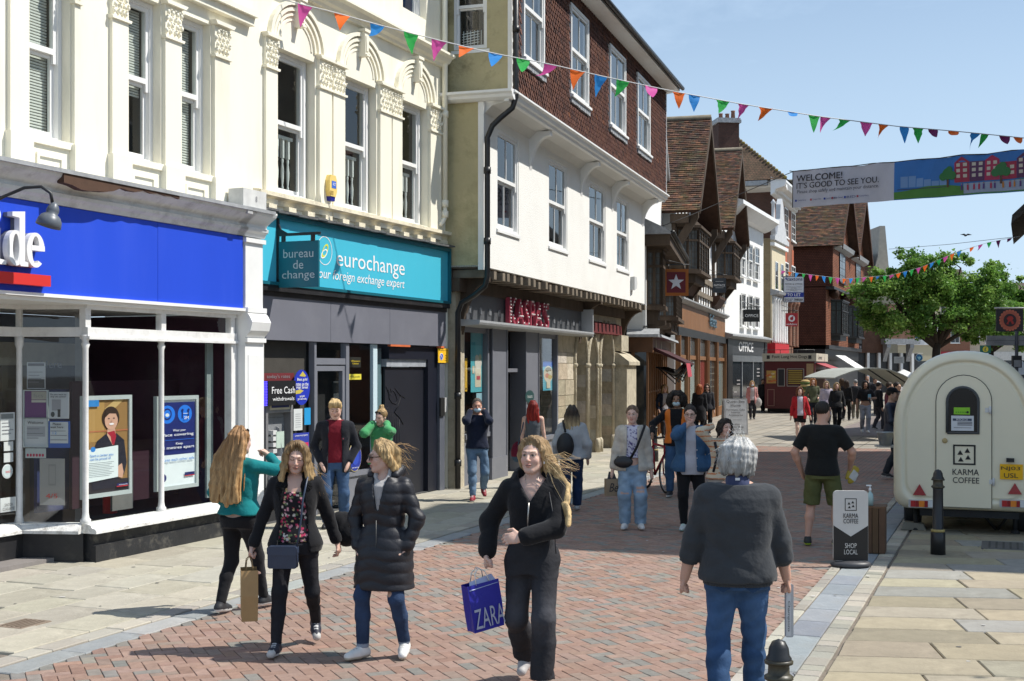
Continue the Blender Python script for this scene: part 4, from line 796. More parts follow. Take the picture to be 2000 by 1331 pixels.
while zz < ZE-.08:
 u_=.09+(.081 if r % 2 else 0)
 while u_ < LT-.06:
  if not any(a-.10 < u_ < c+.10 and z2s[0]-.22 < zz+.06 < z2s[1]+.06 for a,c in h2):tl.append((u_,zz))
  u_ += .162
 zz += .101;r += 1
tv=[]
for c in TILES:
 b=MB();tile(b,0,0,c);tv.append(b.mesh('tile',M_tile))
near=sorted(tl,key=lambda q:(FB.world(q[0],W2,q[1])-Vector((0,0,CAMH))).length + (50 if AT(0,0,1) is None or w2px(FB.world(q[0],W2,q[1]))[1] < -8 else 0))
for u_,zz in near[:290]:
 o=bpy.data.objects.new('tile',RNG.choices(tv,TW)[0]);link(o);o.parent=oB;o.location=(u_,RNG.uniform(-.004,.004),zz+RNG.uniform(-.004,.004));o.rotation_euler=(0,RNG.uniform(-.02,.02),0)
b=MB()
for u_,zz in near[290:]:tile(b,u_+RNG.uniform(-.003,.003),zz+RNG.uniform(-.005,.005),hsvj(RNG.choices(TILES,TW)[0],.12))
b.build('hung_tiles',M_tile,oB,kind='stuff')
PRB=Pl(tuple(FB.world(0,-.9,0)),(-FB.n.x*-1,-FB.n.y*-1)); 
PRB=Pl((FB.world(0,-1.2,0).x,FB.world(0,-1.2,0).y),(FB.n.x,FB.n.y));MRB=FB.rel(PRB)
ra,rb=PRB.u(886),PRB.u(951);rz0,rz1=PRB.px(886,99)[1],9.75
b=MB();wall_open(b,-.6,1.2+W2-.0,ZJ2+.03,ZE,[(ra,rb,rz0,rz1)],0,.12);o=b.build('return_wall',mat('mossy_render',(.45,.395,.235),.9,.15,1.5,.5,14,.15,dirt=.75,dirtcol=(.10,.09,.045),ds=1.6,bdist=.03),oB);o.matrix_local=MRB
f=sash(oB,ra,rb,rz0,rz1,.04,.06,.52,cols=1,sill=.05,room=M_dark);f.matrix_local=MRB
bk=MB()
for k in range(5):bk.tube([(ra+.12,.14,rz0+.12+.05*k),(rb-.2,.14,rz0+.16+.05*k)],.008,5)
for k in range(6):bk.tube([(ra+.15+.07*k,.14,rz0+.11),(ra+.15+.07*k,.14,rz0+.38)],.007,5)
bk.build('drying_rack',M_white,f)
b=MB();b.box(1.2+W2-.06,1.2+W2+.02,-.03,.04,ZJ2+.05,ZE);o=b.build('corner_board',M_white,oB);o.matrix_local=MRB
b=MB();b.prism([(-W2,ZE-.12),(-W2-.42,ZE-.05),(-W2-.42,ZE+.02),(-W2+.1,ZE+.1)],-.35,LT+.25,'x');b.build('eaves_soffit',M_white,oB)
b=MB();b.prism([(-W2-.46,ZE+.025),(-W2-.50,ZE+.09),(2.2,ZE+3.3),(5.5,ZE+.1),(5.5,ZE+.025)],-.4,LT+.3,'x');b.build('roof',mat('old_roof_tile',(.085,.05,.038),.9,.3,5,.4,25),oB)
b=MB();b.tube([(-.45,-W2-.50,ZE+.03),(LT+.3,-W2-.50,ZE+.03)],.06,8);b.build('gutter',M_iron,oB)
dp=thing('rainwater_pipe','black rainwater pipe with swan neck bends down the corner of the jettied building','drainpipe');dp.matrix_world=FB.M()
b=MB();b.tube([(-.10,-W2-.12,10.4),(-.10,-W2-.12,7.25),(-.12,-W2-.06,7.05),(-.2,-W1-.32,6.86),(-.24,-W1-.18,6.72),(-.26,-W1-.09,6.5),(-.26,-W1-.09,3.95),(-.25,-W1-.04,3.78),(-.2,-.45,3.62),(-.16,-.18,3.48),(-.14,-.10,3.3),(-.14,-.10,.02)],.052,12);b.build('pipe',M_iron,dp)
for (y_,z_,u_) in ((-W2-.12,8.5,-.10),(-W1-.09,5.9,-.26),(-W1-.09,4.6,-.26),(-.10,1.75,-.14),(-.10,.5,-.14)):
 b=MB();b.lathe([(.05,-.06),(.068,-.06),(.068,.06),(.05,.06)],(u_,y_,z_),12);b.build('pipe_collar',M_iron,dp)
b=MB();u_,z_=FB.px(1234,557,W1);b.prism([(u_-.18,z_-.16),(u_+.1,z_-.10),(u_+.18,z_+.05),(u_+.1,z_+.22),(u_-.18,z_+.22)],-W1-.12,-W1,'y',0,(.55,.56,.56));b.build('alarm_box',M_vcm,None,'pale grey alarm box low on the white rendered wall','alarm box').matrix_world=FB.M()
M_shopg=mat('shopfront_grey',srgb(112,114,122),.45,.06,2,.04,40,.4,dirt=.08,dirtcol=(.3,.3,.3),ds=4)
def bx(px,w=0):return FB.u(px,w)
S0,S1=bx(905),bx(1128)
b=MB();b.box(S0-.1,S1,-.10,0,3.16,3.70);b.build('shop_fascia',mat('fascia_charcoal',(.075,.078,.084),.5,.1,2,.03),oB)
b=MB();b.prism([(0,3.06),(-.40,3.09),(-.42,3.13),(-.42,3.17),(-.10,3.19),(0,3.19)],S0-.25,S1+.06,'x');b.box(S1,S1+.07,-.40,0,3.06,3.75);b.build('fascia_shelf',mat('pale_grey_trim',(.36,.37,.38),.5,.08,3,.05),oB)
rr=random.Random(4)
for k in range(15):
 u_=S0+.1+(S1-S0-.3)*k/14
 if 0.36 < k/14 < .70:continue
 b=MB();b.box(u_-.07,u_+.07,-.115,-.10,3.32,3.45);b.build('painted_square',mat('square_grey',(.16,.165,.175),.5,.05),oB)
M_bulb=mat('letter_bulb',(.75,.68,.66),.25,0,1,0,spec=.6);M_marq=mat('marquee_red',(.34,.045,.075),.45,.1,5,0)
t=text('KASPA\u2019S',oB,M_marq,TF((bx(990,.16)+bx(1068,.16))/2,-.13,3.44),bx(1068,.16)-bx(990,.16),.60,.03,ext=.09)
me=t.data;tris_=[];vv=[v.co.copy() for v in me.vertices]
for f in me.polygons:
 q=[vv[i] for i in f.vertices]
 if all(abs(c.z-.09) < 1e-4 for c in q):tris_ += [(q[0],q[i],q[i+1]) for i in range(1,len(q)-1)]
def _in(x,z):
 for a,c,d in tris_:
  s1=(c.x-a.x)*(z-a.y)-(c.y-a.y)*(x-a.x);s2=(d.x-c.x)*(z-c.y)-(d.y-c.y)*(x-c.x);s3=(a.x-d.x)*(z-d.y)-(a.y-d.y)*(x-d.x)
  if (s1 >= 0 and s2 >= 0 and s3 >= 0) or (s1 <= 0 and s2 <= 0 and s3 <= 0):return True
 return False
bb=MB();xs_=[v.x for v in vv];x_=min(xs_)+.05
while x_ < max(xs_):
 for k in range(9):
  z_=-.28+k*.07
  if _in(x_,z_) and _in(x_-.022,z_) and _in(x_+.022,z_):bb.sphere((x_,-.10,z_),(.026,.02,.020),6,4)
 x_ += .085
o=bb.build('bulbs',M_bulb,oB,kind='stuff');o.matrix_local=Matrix.Translation(((bx(990,.16)+bx(1068,.16))/2,-.13,3.44))
b=MB();b.box(bx(888),S0,-.02,.3,0,3.7)
for k in range(10):b.box(bx(888)-.01,bx(898),-.035,-.02,.05+k*.31,.05+k*.31+.27)
b.build('stone_pier',M_stone,oB)
for a,c in ((bx(955),bx(985)),(bx(1021),bx(1047))):
 b=MB();b.box(a,c,-.06,.3,.08,3.08);b.box(a-.02,c+.02,-.075,.3,0,.45);b.box(a,a+.04,-.08,.3,.45,3.08);b.box(c-.04,c,-.08,.3,.45,3.08);b.build('shopfront_panel',M_shopg,oB)
for a,c,z0 in ((S0+.02,bx(953),.9),(bx(1049),bx(1088),.6)):
 b=MB();b.box(a,c,.0,.25,0,z0);b.box(a-.0,c,-.05,.1,z0,z0+.09);b.box(c-.09,c,-.03,.1,z0+.09,3.06);b.box(a,a+.05,.0,.1,z0+.09,3.06);b.box(a,c,.0,.1,2.96,3.06);b.build('window_frame',M_shopg,oB);pane(oB,a,c,z0+.05,3.0,.04)
 b=MB();b.box(a,c,.7,.75,0,3.1,0,(.035,.03,.03));b.build('shop_interior',M_vcm,oB)
b=MB();b.box(bx(985),bx(1021),.35,.4,0,2.15,0,(.03,.03,.034));b.box(bx(1002),bx(1006),.31,.35,.05,2.1,0,(.3,.3,.31));b.box(bx(985),bx(1021),.10,.4,2.18,2.26,0,srgb(112,114,122));b.box(bx(988),bx(1018),.33,.36,2.3,2.95,0,(.02,.02,.022));b.build('shop_door',M_vc,oB)
def bposter(px0,px1,py0,py1,y,col,label,items):
 u0,u1=FB.u(px0,-y),FB.u(px1,-y);pc=(px0+px1)/2;z1,z0=FB.px(pc,py0,-y)[1],FB.px(pc,py1,-y)[1]
 t=thing('window_poster',label,'poster');t.matrix_world=FB.M() @ Matrix.Translation(((u0+u1)/2,y,z0));w,h=u1-u0,z1-z0
 b=MB();b.box(-w/2,w/2,-.005,0,0,h,0,col);b.build('sheet',M_vc,t)
 prt(t,[(k,r[0]*w,r[1]*h,r[2]*w,r[3]*h,r[4]) if k == 'e' else (k,r[0]*w,r[1]*w,r[2]*h,r[3]*h,r[4]) for k,*r in items]);return t,w,h
CRM=(.62,.56,.42)
bposter(919,947,645,766,.09,(.09,.42,.48),'turquoise milkshake poster in the left window of the dessert shop',[('r',-.5,.5,.75,.97,(.05,.30,.36)),('r',-.22,.2,.08,.45,CRM),('e',0,.47,.24,.10,(.70,.66,.58)),('e',-.1,.55,.12,.05,(.62,.6,.5)),('e',.12,.56,.1,.05,(.45,.5,.3)),('r',-.12,.12,.2,.26,(.5,.08,.1)),('r',-.42,-.28,.3,.42,CRM)])
bposter(930,947,768,800,.09,(.30,.50,.58),'small pale blue poster under the turquoise milkshake poster',[('r',-.3,.35,.45,.52,(.1,.2,.4)),('r',-.3,.35,.3,.36,(.1,.2,.4))])
bposter(907,912,700,765,.09,(.62,.36,.02),'narrow orange poster at the left edge of the dessert shop window',[('e',0,.08,.3,.03,(.1,.05,.02)),('r',-.2,.2,.3,.8,(.68,.45,.08))])
bposter(1060,1080,705,763,.09,(.10,.40,.52),'blue sundae poster in the right window of the dessert shop',[('r',-.5,.5,.80,1.0,(.02,.10,.45)),('e',0,.55,.45,.28,CRM),('e',-.1,.5,.2,.08,(.55,.2,.12)),('e',.15,.45,.2,.07,(.5,.38,.1)),('e',0,.7,.3,.08,(.2,.16,.06)),('e',.1,.6,.18,.05,(.62,.62,.5)),('r',-.18,.18,.08,.3,CRM)])
t=thing('round_notice','round dark green distancing notice on a grey shopfront panel','notice');u_,z_=FB.px(1035,775,.09);t.matrix_world=FB.M() @ Matrix.Translation((u_,-.085,z_))
b=MB();b.disc((0,0,0),.33,26,'y',0,(.012,.05,.05),.14,.006);b.build('panel',M_vc,t);text('Please keep a\nsafe distance',t,M_wt,TF(0,-.006,.0),.4,.05)
A0,A1=bx(1088),bx(1214)
b=MB();doorh=[(bx(1120),bx(1143)),(bx(1146),bx(1163)),(bx(1169),bx(1194))]
def pointed(a,c,zs,n=7):
 w=c-a;L=[(c-w*math.cos(t_),zs+w*math.sin(t_)*.95) for t_ in [math.radians(60)*k/n for k in range(n+1)]]
 R=[(a+w*math.cos(t_),zs+w*math.sin(t_)*.95) for t_ in [math.radians(60)*(n-k)/n for k in range(n+1)]]
 return L,R
zt=3.75
edges=[A0]+[x for d in doorh for x in d]+[A1]
rs=random.Random(19);STN=[(.50,.45,.345),(.44,.39,.30),(.54,.50,.41),(.40,.345,.25),(.47,.44,.38)]
for a,c in zip(edges[::2],edges[1::2]):
 z=0
 while z < 2.6:
  hh=rs.uniform(.26,.42);n_=max(1,int((c-a)/.7));off=rs.uniform(-.15,.15) if n_ > 1 else 0
  for k in range(n_):
   q0=a+(c-a)*k/n_+(off if k else 0);q1=a+(c-a)*(k+1)/n_+(off if k < n_-1 else 0);sb_=MB();sb_.box(q0+.006,q1-.006,-.02+rs.uniform(-.014,.008),.5,z+.006,z+hh-.006,0,hsvj(rs.choice(STN),.12,rs));sb_.build('stone_block',M_stonev,oB)
  z += hh
 b.box(a+.01,c-.01,.0,.49,0,2.6);b.box(a,c,-.02,.5,z,zt)
for a,c in doorh:
 L,R=pointed(a,c,2.35);m_=(a+c)/2
 for S in (L,R):
  for (p,q) in zip(S,S[1:]):b.prism([p,q,(q[0],zt),(p[0],zt)] if abs(p[0]-q[0]) > 1e-6 else [p,q,(q[0]+.001,zt),p],-.02,.5,'y')
b.build('stone_porch',M_stone,oB)
for a,c in doorh:
 b=MB();L,R=pointed(a-.05,c+.05,2.35)
 b.tube([(a-.02,-.05,.35),(a-.02,-.05,2.35)]+[(x-.0,-.05,z) for x,z in L[1:-1]],.045,8);b.tube([(c+.02,-.05,.35),(c+.02,-.05,2.35)]+[(x,-.05,z) for x,z in R[::-1][1:-1]],.045,8)
 for u_ in (a-.02,c+.02):b.lathe([(.085,0),(.085,.34),(.05,.40)],(u_,-.05,0),8);b.lathe([(.045,0),(.075,.04),(.075,.09),(.05,.11)],(u_,-.05,2.28),8)
 b.build('arch_shafts',M_stone,oB)
b=MB();b.box(A0,A1,.42,.47,0,3.7,0,(.055,.03,.018));b.box(doorh[0][0]+.1,doorh[0][0]+.3,.28,.42,0,3.3,0,(.06,.014,.03));b.build('arch_doors',M_vcm,oB)
b=MB();b.box(bx(1196),bx(1215),-.42,0,0,2.35);b.prism([(-.5,2.35),(0,2.35),(0,2.75),(-.2,2.68),(-.5,2.45)],bx(1195),bx(1217),'x');b.box(bx(1197),bx(1211),-.25,0,2.75,3.2);b.build('buttress',M_stone,oB)
b=MB();b.prism([(-.03,3.52),(-.16,3.46),(-.18,3.20),(-.13,3.18),(-.03,3.22)],bx(1132),bx(1203),'x');b.build('awning_cassette',mat('dark_red_cloth',(.11,.014,.014),.8,.15,4,.2),oB)
b=MB();b.poly([(-.2,.5,0),(LB,.5,0),(LB,.5,4.1),(-.2,.5,4.1)]);b.poly([(LB,-.1,0),(LB,4,0),(LB,4,4.1),(LB,-.1,4.1)]);b.build('back_wall',M_dark,oB)
b=MB();b.box(S0,bx(1120),0,.5,3.06,3.7);b.box(-.2,LB,0,.5,3.7,4.1);b.build('lintel_beam',M_timber,oB)
u_,z_=FB.px(1395/1.0-0,700); 
b=MB();u_,z_=FB.px(1132,748,.03);b.box(u_-.05,u_+.12,.25,.27,z_-.2,z_+.5,0,(.7,.75,.8));b.build('door_notice',M_vc,oB)
M_plaster=mat('white_plaster',(.80,.80,.78),.8,.05,2,.3,30,.2,dirt=.12,dirtcol=(.5,.47,.4),ds=1.2)
M_roofv=mat('plain_tile',vcol=True,rough=.9,var=.3,vs=2.5,bump=.3,bs=40,spec=.15,dirt=.45,dirtcol=(.17,.135,.035),ds=.9)
M_leaded=mat('leaded_glass',(.10,.115,.12),.12,.3,6,.3,12,.6)
M_darkglass=mat('dark_shop_glass',(.022,.025,.028),.06,.3,2,0,spec=.6)
M_oak=mat('shop_oak',(.225,.105,.043),.5,.25,3,.1,40,.4,stretch=(1,1,.2))
M_brown=mat('dark_brown_boards',(.065,.035,.024),.8,.3,4,.3,30,.2)
ROOFC=[(.13,.075,.055),(.10,.065,.05),(.155,.085,.06),(.085,.06,.05),(.19,.10,.065),(.11,.085,.06)]
def tiled_slope(parent,u0,u1,ridge,eave,gauge=.115,tw=.19,ends=None,cols=ROOFC,rng=RNG,along='y',name='roof_tiles',M4=None):
 'courses of plain tiles. along y: the slope falls along x; (x, z) ridge to eave, tiles laid along y from u0 to u1'
 b=MB();L=math.hypot(eave[0]-ridge[0],eave[1]-ridge[1]);n=int(L/gauge);dx,dz=(eave[0]-ridge[0])/L,(eave[1]-ridge[1])/L;nx,nz=-dz,dx
 if nz < 0:nx,nz=-nx,-nz
 for r in range(n+1):
  s0,s1=max(0,r*gauge-.0),(r+1)*gauge+.02;y=u0-(tw/2 if r % 2 else 0)
  sag=rng.uniform(-.006,.006)
  while y < u1:
   a,c=max(y,u0),min(y+tw-.006,u1)
   if c-a > .02:
    j=rng.uniform(0,.012);col=hsvj(rng.choice(cols),.25,rng)
    P=lambda s,h:(ridge[0]+dx*s+nx*h,ridge[1]+dz*s+nz*h)
    p0,p1,p2=P(s0,.004+sag),P(s1,.034+j+sag),P(s1,.012+sag)
    if along == 'y':q=[(p0[0],a,p0[1]),(p0[0],c,p0[1]),(p1[0],c,p1[1]),(p1[0],a,p1[1]),(p2[0],c,p2[1]),(p2[0],a,p2[1])]
    else:q=[(a,p0[0],p0[1]),(c,p0[0],p0[1]),(c,p1[0],p1[1]),(a,p1[0],p1[1]),(c,p2[0],p2[1]),(a,p2[0],p2[1])]
    b._add(q,[(0,1,2,3),(3,2,4,5)],0,False,col)
   y += tw
 o=b.build(name,M_roofv,parent,kind='stuff'); 
 if M4 is not None:o.matrix_local=M4
 return o
def gable_roof(fac,uc,hw,ze,za,w,back=9.0,t=.16,barge=.26,both=True,soffit=M_brown,board=M_timber,tiles=True,tw=.19,gauge=.115):
 'a steep roof whose ridge runs back from the street, with bargeboards'
 o=fac.o
 for s in (-1,1):
  b=MB();b.prism([(uc,za),(uc+s*hw,ze),(uc+s*hw,ze-t*1.2),(uc,za-t*1.9)],-w,back,'y');b.build('roof',soffit,o)
  b=MB();b.prism([(uc,za+.05),(uc+s*(hw+.05),ze+.0),(uc+s*(hw+.05),ze-barge),(uc,za-barge*1.5)],-w-.07,-w-.005,'y');b.build('bargeboard',board,o)
  if tiles and (both or s < 0):tiled_slope(o,-w-.05,back,(uc,za+.03),(uc+s*(hw+.12),ze-.06),gauge,tw)
 b=MB();b.tube([(uc,-w-.05,za+.05),(uc,back,za+.05)],.11,8);b.build('ridge',mat('ridge_tile',(.20,.175,.13),.9,.3,3,.4,15),o)
def facewin(parent,u0,u1,z0,z1,y,cols=2,rows=3,m=None,g=None,fr=.05,sill=.06,name='window'):
 'small window for far fronts: frame with panes and sill'
 m=m or M_white;b=MB();b.box(u0,u0+fr,y-.03,y+.02,z0,z1);b.box(u1-fr,u1,y-.03,y+.02,z0,z1);b.box(u0+fr,u1-fr,y-.03,y+.02,z1-fr,z1);b.box(u0+fr,u1-fr,y-.03,y+.02,z0,z0+fr)
 for k in range(1,cols):x=u0+(u1-u0)*k/cols;b.box(x-.018,x+.018,y-.022,y+.012,z0+fr,z1-fr)
 for k in range(1,rows):z=z0+(z1-z0)*k/rows;b.box(u0+fr,u1-fr,y-.02,y+.01,z-.016,z+.016)
 if sill:b.box(u0-.06,u1+.06,y-.10,y+.02,z0-.09,z0)
 f=b.build(name,m,parent);p=MB();p.poly([(u0+fr,y-.008,z0+fr),(u1-fr,y-.008,z0+fr),(u1-fr,y-.008,z1-fr),(u0+fr,y-.008,z1-fr)]);p.build('pane',g or M_darkglass,f);return f
def bay(fac,u0,u1,w0,w,z0,z1,cant=.35,cols=3,m=M_timber,g=M_leaded,base=.4,trans=.70,lead=True):
 'an oriel: canted sides, posts, transom, leaded panes, moulded foot'
 o=fac.o;pts=[(u0,-w0),(u0+cant,-w),(u1-cant,-w),(u1,-w0)]
 root=MB()
 for (a,c),n_ in zip(zip(pts,pts[1:]),(2,cols,2)):
  for k in range(n_+1):
   x,y=a[0]+(c[0]-a[0])*k/n_,a[1]+(c[1]-a[1])*k/n_;root.box(x-.045,x+.045,y-.045,y+.045,z0,z1)
  d=Vector((c[0]-a[0],c[1]-a[1]));L=d.length;ang=math.atan2(d.y,d.x)
  root.M=Matrix.Translation((a[0],a[1],0)) @ Matrix.Rotation(ang,4,'Z')
  for z in (z0,z0+(z1-z0)*trans,z1-.06):root.box(0,L,-.05,.05,z-.03,z+.05)
  if lead:
   for k in range(1,n_*3):root.box(L*k/(n_*3)-.006,L*k/(n_*3)+.006,-.025,-.015,z0,z1)
   for k in range(1,7):root.box(0,L,-.025,-.015,z0+(z1-z0)*k/7-.006,z0+(z1-z0)*k/7+.006)
  root.M=None
 f=root.build('bay_window',m,o)
 p=MB()
 for a,c in zip(pts,pts[1:]):p=MB();p.poly([(a[0],a[1],z0),(c[0],c[1],z0),(c[0],c[1],z1),(a[0],a[1],z1)]);p.build('pane',g,f)
 b=MB();out=[(u0-.1,-w0),(u0+cant-.06,-w-.12),(u1-cant+.06,-w-.12),(u1+.1,-w0)]
 b.prism(out,z0-.12,z0,'z');inn=[(u0+.1,-w0),(u0+cant+.1,-w+.12),(u1-cant-.1,-w+.12),(u1-.1,-w0)];b.prism(inn,z0-base,z0-.12,'z');b.build('sill',m,f);b=MB();b.prism(out,z1,z1+.10,'z');b.build('bay_head',m,f)
 return f
FD=Fac('timber_corner_building','white gabled corner building with dark timber oriels above an oak shopfront','building',(3.95,38.6),(.185,1));oD=FD.o
b=MB();pr=[(-.05,3.4),(9.3,3.4),(9.3,9.4),(4.4,12.2),(-.05,9.6)];b.prism(pr,0,6,'y');b.build('wall',M_plaster,oD)
b=MB();b.prism([(4.4,12.25),(9.55,9.30),(9.55,9.05),(4.4,12.0)],-.25,6,'y');b.prism([(4.4,12.25),(-.4,9.5),(-.4,9.25),(4.4,12.0)],-.25,6,'y');b.build('verge',M_lead,oD)
for px,ya,yb in ((1297,366,408),(1304,385,425),(1311,330,440)):
 u_,z1=FD.px(px,ya);z0=FD.px(px,yb)[1];b=MB();b.prism([(u_-.12,z1),(u_+.12,z1),(u_+.12,z0+.15),(u_,z0),(u_-.12,z0+.15)],-.06,0,'y');b.build('timber_stud',M_timber,oD)
zr=6.35
b=MB();b.prism([(0,zr+.42),(-.85,zr),(-.88,zr-.10),(0,zr-.10)],-.6,9.0,'x');b.build('pent_roof',M_lead,oD)
b=MB();b.box(-.5,8.95,-.84,0,zr-.42,zr-.11);b.build('eaves_beam',M_timber,oD)
b=MB();b.tube([(-.6,-.92,zr-.06),(9.0,-.92,zr-.06)],.07,8);b.build('gutter',M_iron,oD)
b=MB();b.box(-.2,8.8,-.10,0,3.55,zr-.4);b.build('wall',M_plaster,oD)
bay(FD,.1,1.3,.1,.55,4.15,zr-.5,.12,2,base=.55);bay(FD,3.5,7.5,.1,.75,3.95,5.1,.12,5,base=.5)
for u_ in (.4,2.6,3.7,5.4,7.2):
 b=MB();b.prism([(-.1,3.0),(-.2,3.1),(-.16,3.25),(-.42,3.4),(-.36,3.5),(-.66,3.58),(-.66,3.72),(-.1,3.72)],u_-.10,u_+.10,'x');b.build('bracket',M_timber,oD)
b=MB();b.prism([(0,3.46),(-.55,3.28),(-.58,3.2),(0,3.2)],-.0,9.2,'x');b.prism([(-.02,3.46),(-.5,3.28),(-.52,3.2),(-.02,3.2)],-.5,.8,'y');b.build('canopy',M_lead,oD)
b=MB();b.box(0,9.2,-.30,.3,2.75,3.2);b.box(-.1,0,-.3,3,2.75,3.2);b.build('shop_fascia',mat('oak_fascia',(.16,.075,.035),.55,.25,3,.1,40),oD)
for k in range(10):
 u_=.05+9.0*k/9;b=MB();b.box(u_-.06,u_+.06,-.16,.0,0,2.75);b.build('oak_post',M_oak,oD)
for k in range(5):
 b=MB();b.box(-.06,.06,.3+k*.55-.05,.3+k*.55+.05,.5,2.75);b.build('oak_post',M_oak,oD)
b=MB();b.box(0,9.2,-.10,.06,.0,.5);b.box(-.08,0,-.1,3,0,.5);b.box(0,9.2,-.13,-.05,1.5,1.55);b.build('stall_riser',M_oak,oD)
b=MB();b.poly([(0,-.06,.5),(9.2,-.06,.5),(9.2,-.06,2.75),(0,-.06,2.75)]);b.poly([(-.03,-.1,.5),(-.03,3,.5),(-.03,3,2.75),(-.03,-.1,2.75)]);b.build('pane',M_darkglass,oD)
b=MB();b.box(0,9.2,0,6,0,3.3);b.build('back_wall',M_dark,oD)
aw=thing('folded_awning','dark red folded awning with lettered valance over the oak corner shop','awning');aw.matrix_world=FD.M()
b=MB();b.prism([(-.3,2.9),(-1.25,2.45),(-1.25,2.38),(-.3,2.8)],0.3,6.5,'x');b.build('cover',mat('dark_awning',(.05,.012,.014),.8,.2,5,.3,20),aw)
b=MB()
for k in range(15):u_=.4+6.0*k/14;b.tube([(u_,-1.2,2.4),(u_+RNG.uniform(-.1,.1),-.9,1.95+RNG.uniform(-.2,.2)),(u_+.1,-.35,2.3)],.025,5)
b.build('awning_arms',M_iron,aw)
b=MB();b.poly([(.3,-1.28,2.42),(3.0,-1.28,2.42),(3.0,-1.34,2.0),(.3,-1.34,2.0)]);b.build('valance',mat('red_valance',(.40,.05,.07),.8,.1,5,.1),aw)
for u_ in (1.2,3.6):b=MB();b.disc((u_,-.31,2.98),.16,14,'y',0,(.5,.45,.28));b.build('medallion',M_vc,oD)
FC=Fac('half_timbered_building','half timbered building with two steep tiled gables and leaded oriel windows','building',(3.6,38.5),(.27,1));oC=FC.o
b=MB();b.box(9.4,27.0,0,8,0,8.2);b.build('wall',M_plaster,oC)
for uc,hw,ze,za in ((12.1,3.6,8.12,12.0),(26.0,4.3,8.85,13.05)):
 gable_roof(FC,uc,hw,ze,za,1.0,back=9 if uc < 20 else 8)
 b=MB();b.prism([(uc-hw+.1,ze-.1),(uc+hw-.1,ze-.1),(uc,za-.3)],.0,.2,'y');b.build('gable_wall',M_plaster,oC)
 for k in range(5):u_=uc-2.0+k*1.0;b=MB();b.box(u_-.07,u_+.07,-.05,0,ze-.2,za-.35-abs(u_-uc)*(za-ze)/hw);b.build('timber_stud',M_timber,oC)
 b=MB();b.box(uc-hw-.0,uc+hw,-.62,.05,ze-.55,ze-.22);b.build('tie_beam',M_timber,oC)
 for s in (-1,1):
  b=MB();b.prism([(0,ze-1.9),(-.95,ze-.35),(-.95,ze-.1),(-.75,ze-.1),(0,ze-1.4)],uc+s*(hw-.35)-.10,uc+s*(hw-.35)+.10,'x');b.build('knee_brace',M_timber,oC)
  b=MB();b.box(uc+s*(hw-.35)-.17,uc+s*(hw-.35)+.17,-.12,.02,4.9,ze-.2);b.build('timber_post',M_timber,oC)
 bay(FC,uc-2.1,uc+2.1,0,.75,ze-2.15,ze-.55,.45,4,base=.45)
 for s in (-.9,.9):b=MB();b.prism([(0,ze-3.3),(-.55,ze-2.6),(-.55,ze-2.5),(0,ze-2.5)],uc+s*1.4-.09,uc+s*1.4+.09,'x');b.build('bracket',M_timber,oC)
for k in range(18):
 u_=9.9+17*k/18;b=MB();b.box(u_-.06,u_+.06,-.04,0,4.95,6.0);b.build('timber_stud',M_timber,oC)
b=MB();b.box(9.4,27,-.08,0,6.0,6.25);b.box(9.4,27,-.10,0,5.35,5.55);b.build('timber_rail',M_oldtim,oC)
for uc in (12.6,22.8):
 b=MB();b.prism([(0,5.1),(-.2,5.15),(-.42,5.5),(-.42,5.62),(0,5.62)],uc-1.3,uc+1.3,'x');b.build('coved_bracket',M_brown,oC)
for k in range(10):b=MB();b.box(9.6+k*1.735,9.6+k*1.735+1.72,-.12,0,3.82,4.72);b.build('fascia_board',M_oak,oC)
b=MB();b.prism([(0,4.72),(-.2,4.75),(-.34,4.86),(-.34,4.92),(0,4.98)],9.4,27,'x');b.build('fascia_moulding',M_lead,oC)
b=MB();b.box(9.4,27,-.16,0,3.5,3.82);b.build('black_band',M_black,oC)
cols_=[9.6,11.8,12.3,15.0,15.6,18.6,19.2,22.6,23.0,26.7]
for u_ in cols_:b=MB();b.box(u_-.075,u_+.075,-.2,.05,0,3.5);b.build('oak_post',M_oak,oC)
b=MB();b.box(9.6,26.7,-.12,.0,2.62,2.78);b.box(9.6,26.7,-.12,.0,0,.42);b.build('oak_rail',M_oak,oC)
for a,c in zip(cols_,cols_[1:]):
 if c-a < .7:continue
 b=MB();b.poly([(a+.1,-.06,.42),(c-.1,-.06,.42),(c-.1,-.06,2.62),(a+.1,-.06,2.62)]);b.build('pane',M_shopglass,oC)
 b=MB();b.poly([(a+.1,-.06,2.78),(c-.1,-.06,2.78),(c-.1,-.06,3.5),(a+.1,-.06,3.5)]);b.build('pane',M_leaded,oC)
b=MB();b.box(9.6,26.7,-.03,-.01,.4,3.5,0,(.30,.34,.32));b.box(15.7,18.5,-.052,-.032,.45,2.6,0,(.34,.05,.04));b.box(12.4,14.9,-.052,-.032,.45,2.6,0,(.46,.54,.52));b.box(9.7,11.7,-.052,-.032,.45,2.6,0,(.52,.60,.58));b.box(19.4,22.5,-.052,-.032,.45,2.6,0,(.05,.045,.04))  # pale panels behind the panes carry the glass's reflection in their colour
for k in range(6):b.box(19.4,22.5,-.056,-.052,.8+k*.3,.84+k*.3,0,(.3,.28,.22))
b.build('display_with_reflection',M_vcm,oC)
u_,z_=FC.px(1385,628);bb=text('FatFace',oC,mat('blue_grey_letter',(.10,.17,.22),.5),TF(u_,-.16,z_),2.8,.55,.02,ext=.05)
FO=Fac('white_shop_building','white painted building with small sash windows over a black shopfront','building',(10.75,64.6),(.40,1));oO=FO.o
b=MB();b.box(0,10.4,.03,8,3.9,10.6);b.build('wall',M_plaster,oO)
b=MB();b.prism([(0,10.1),(-.3,10.2),(-.75,10.55),(-.85,10.6),(-.85,10.8),(0,11.0)],.4,10.6,'x');b.build('cornice',M_white,oO)
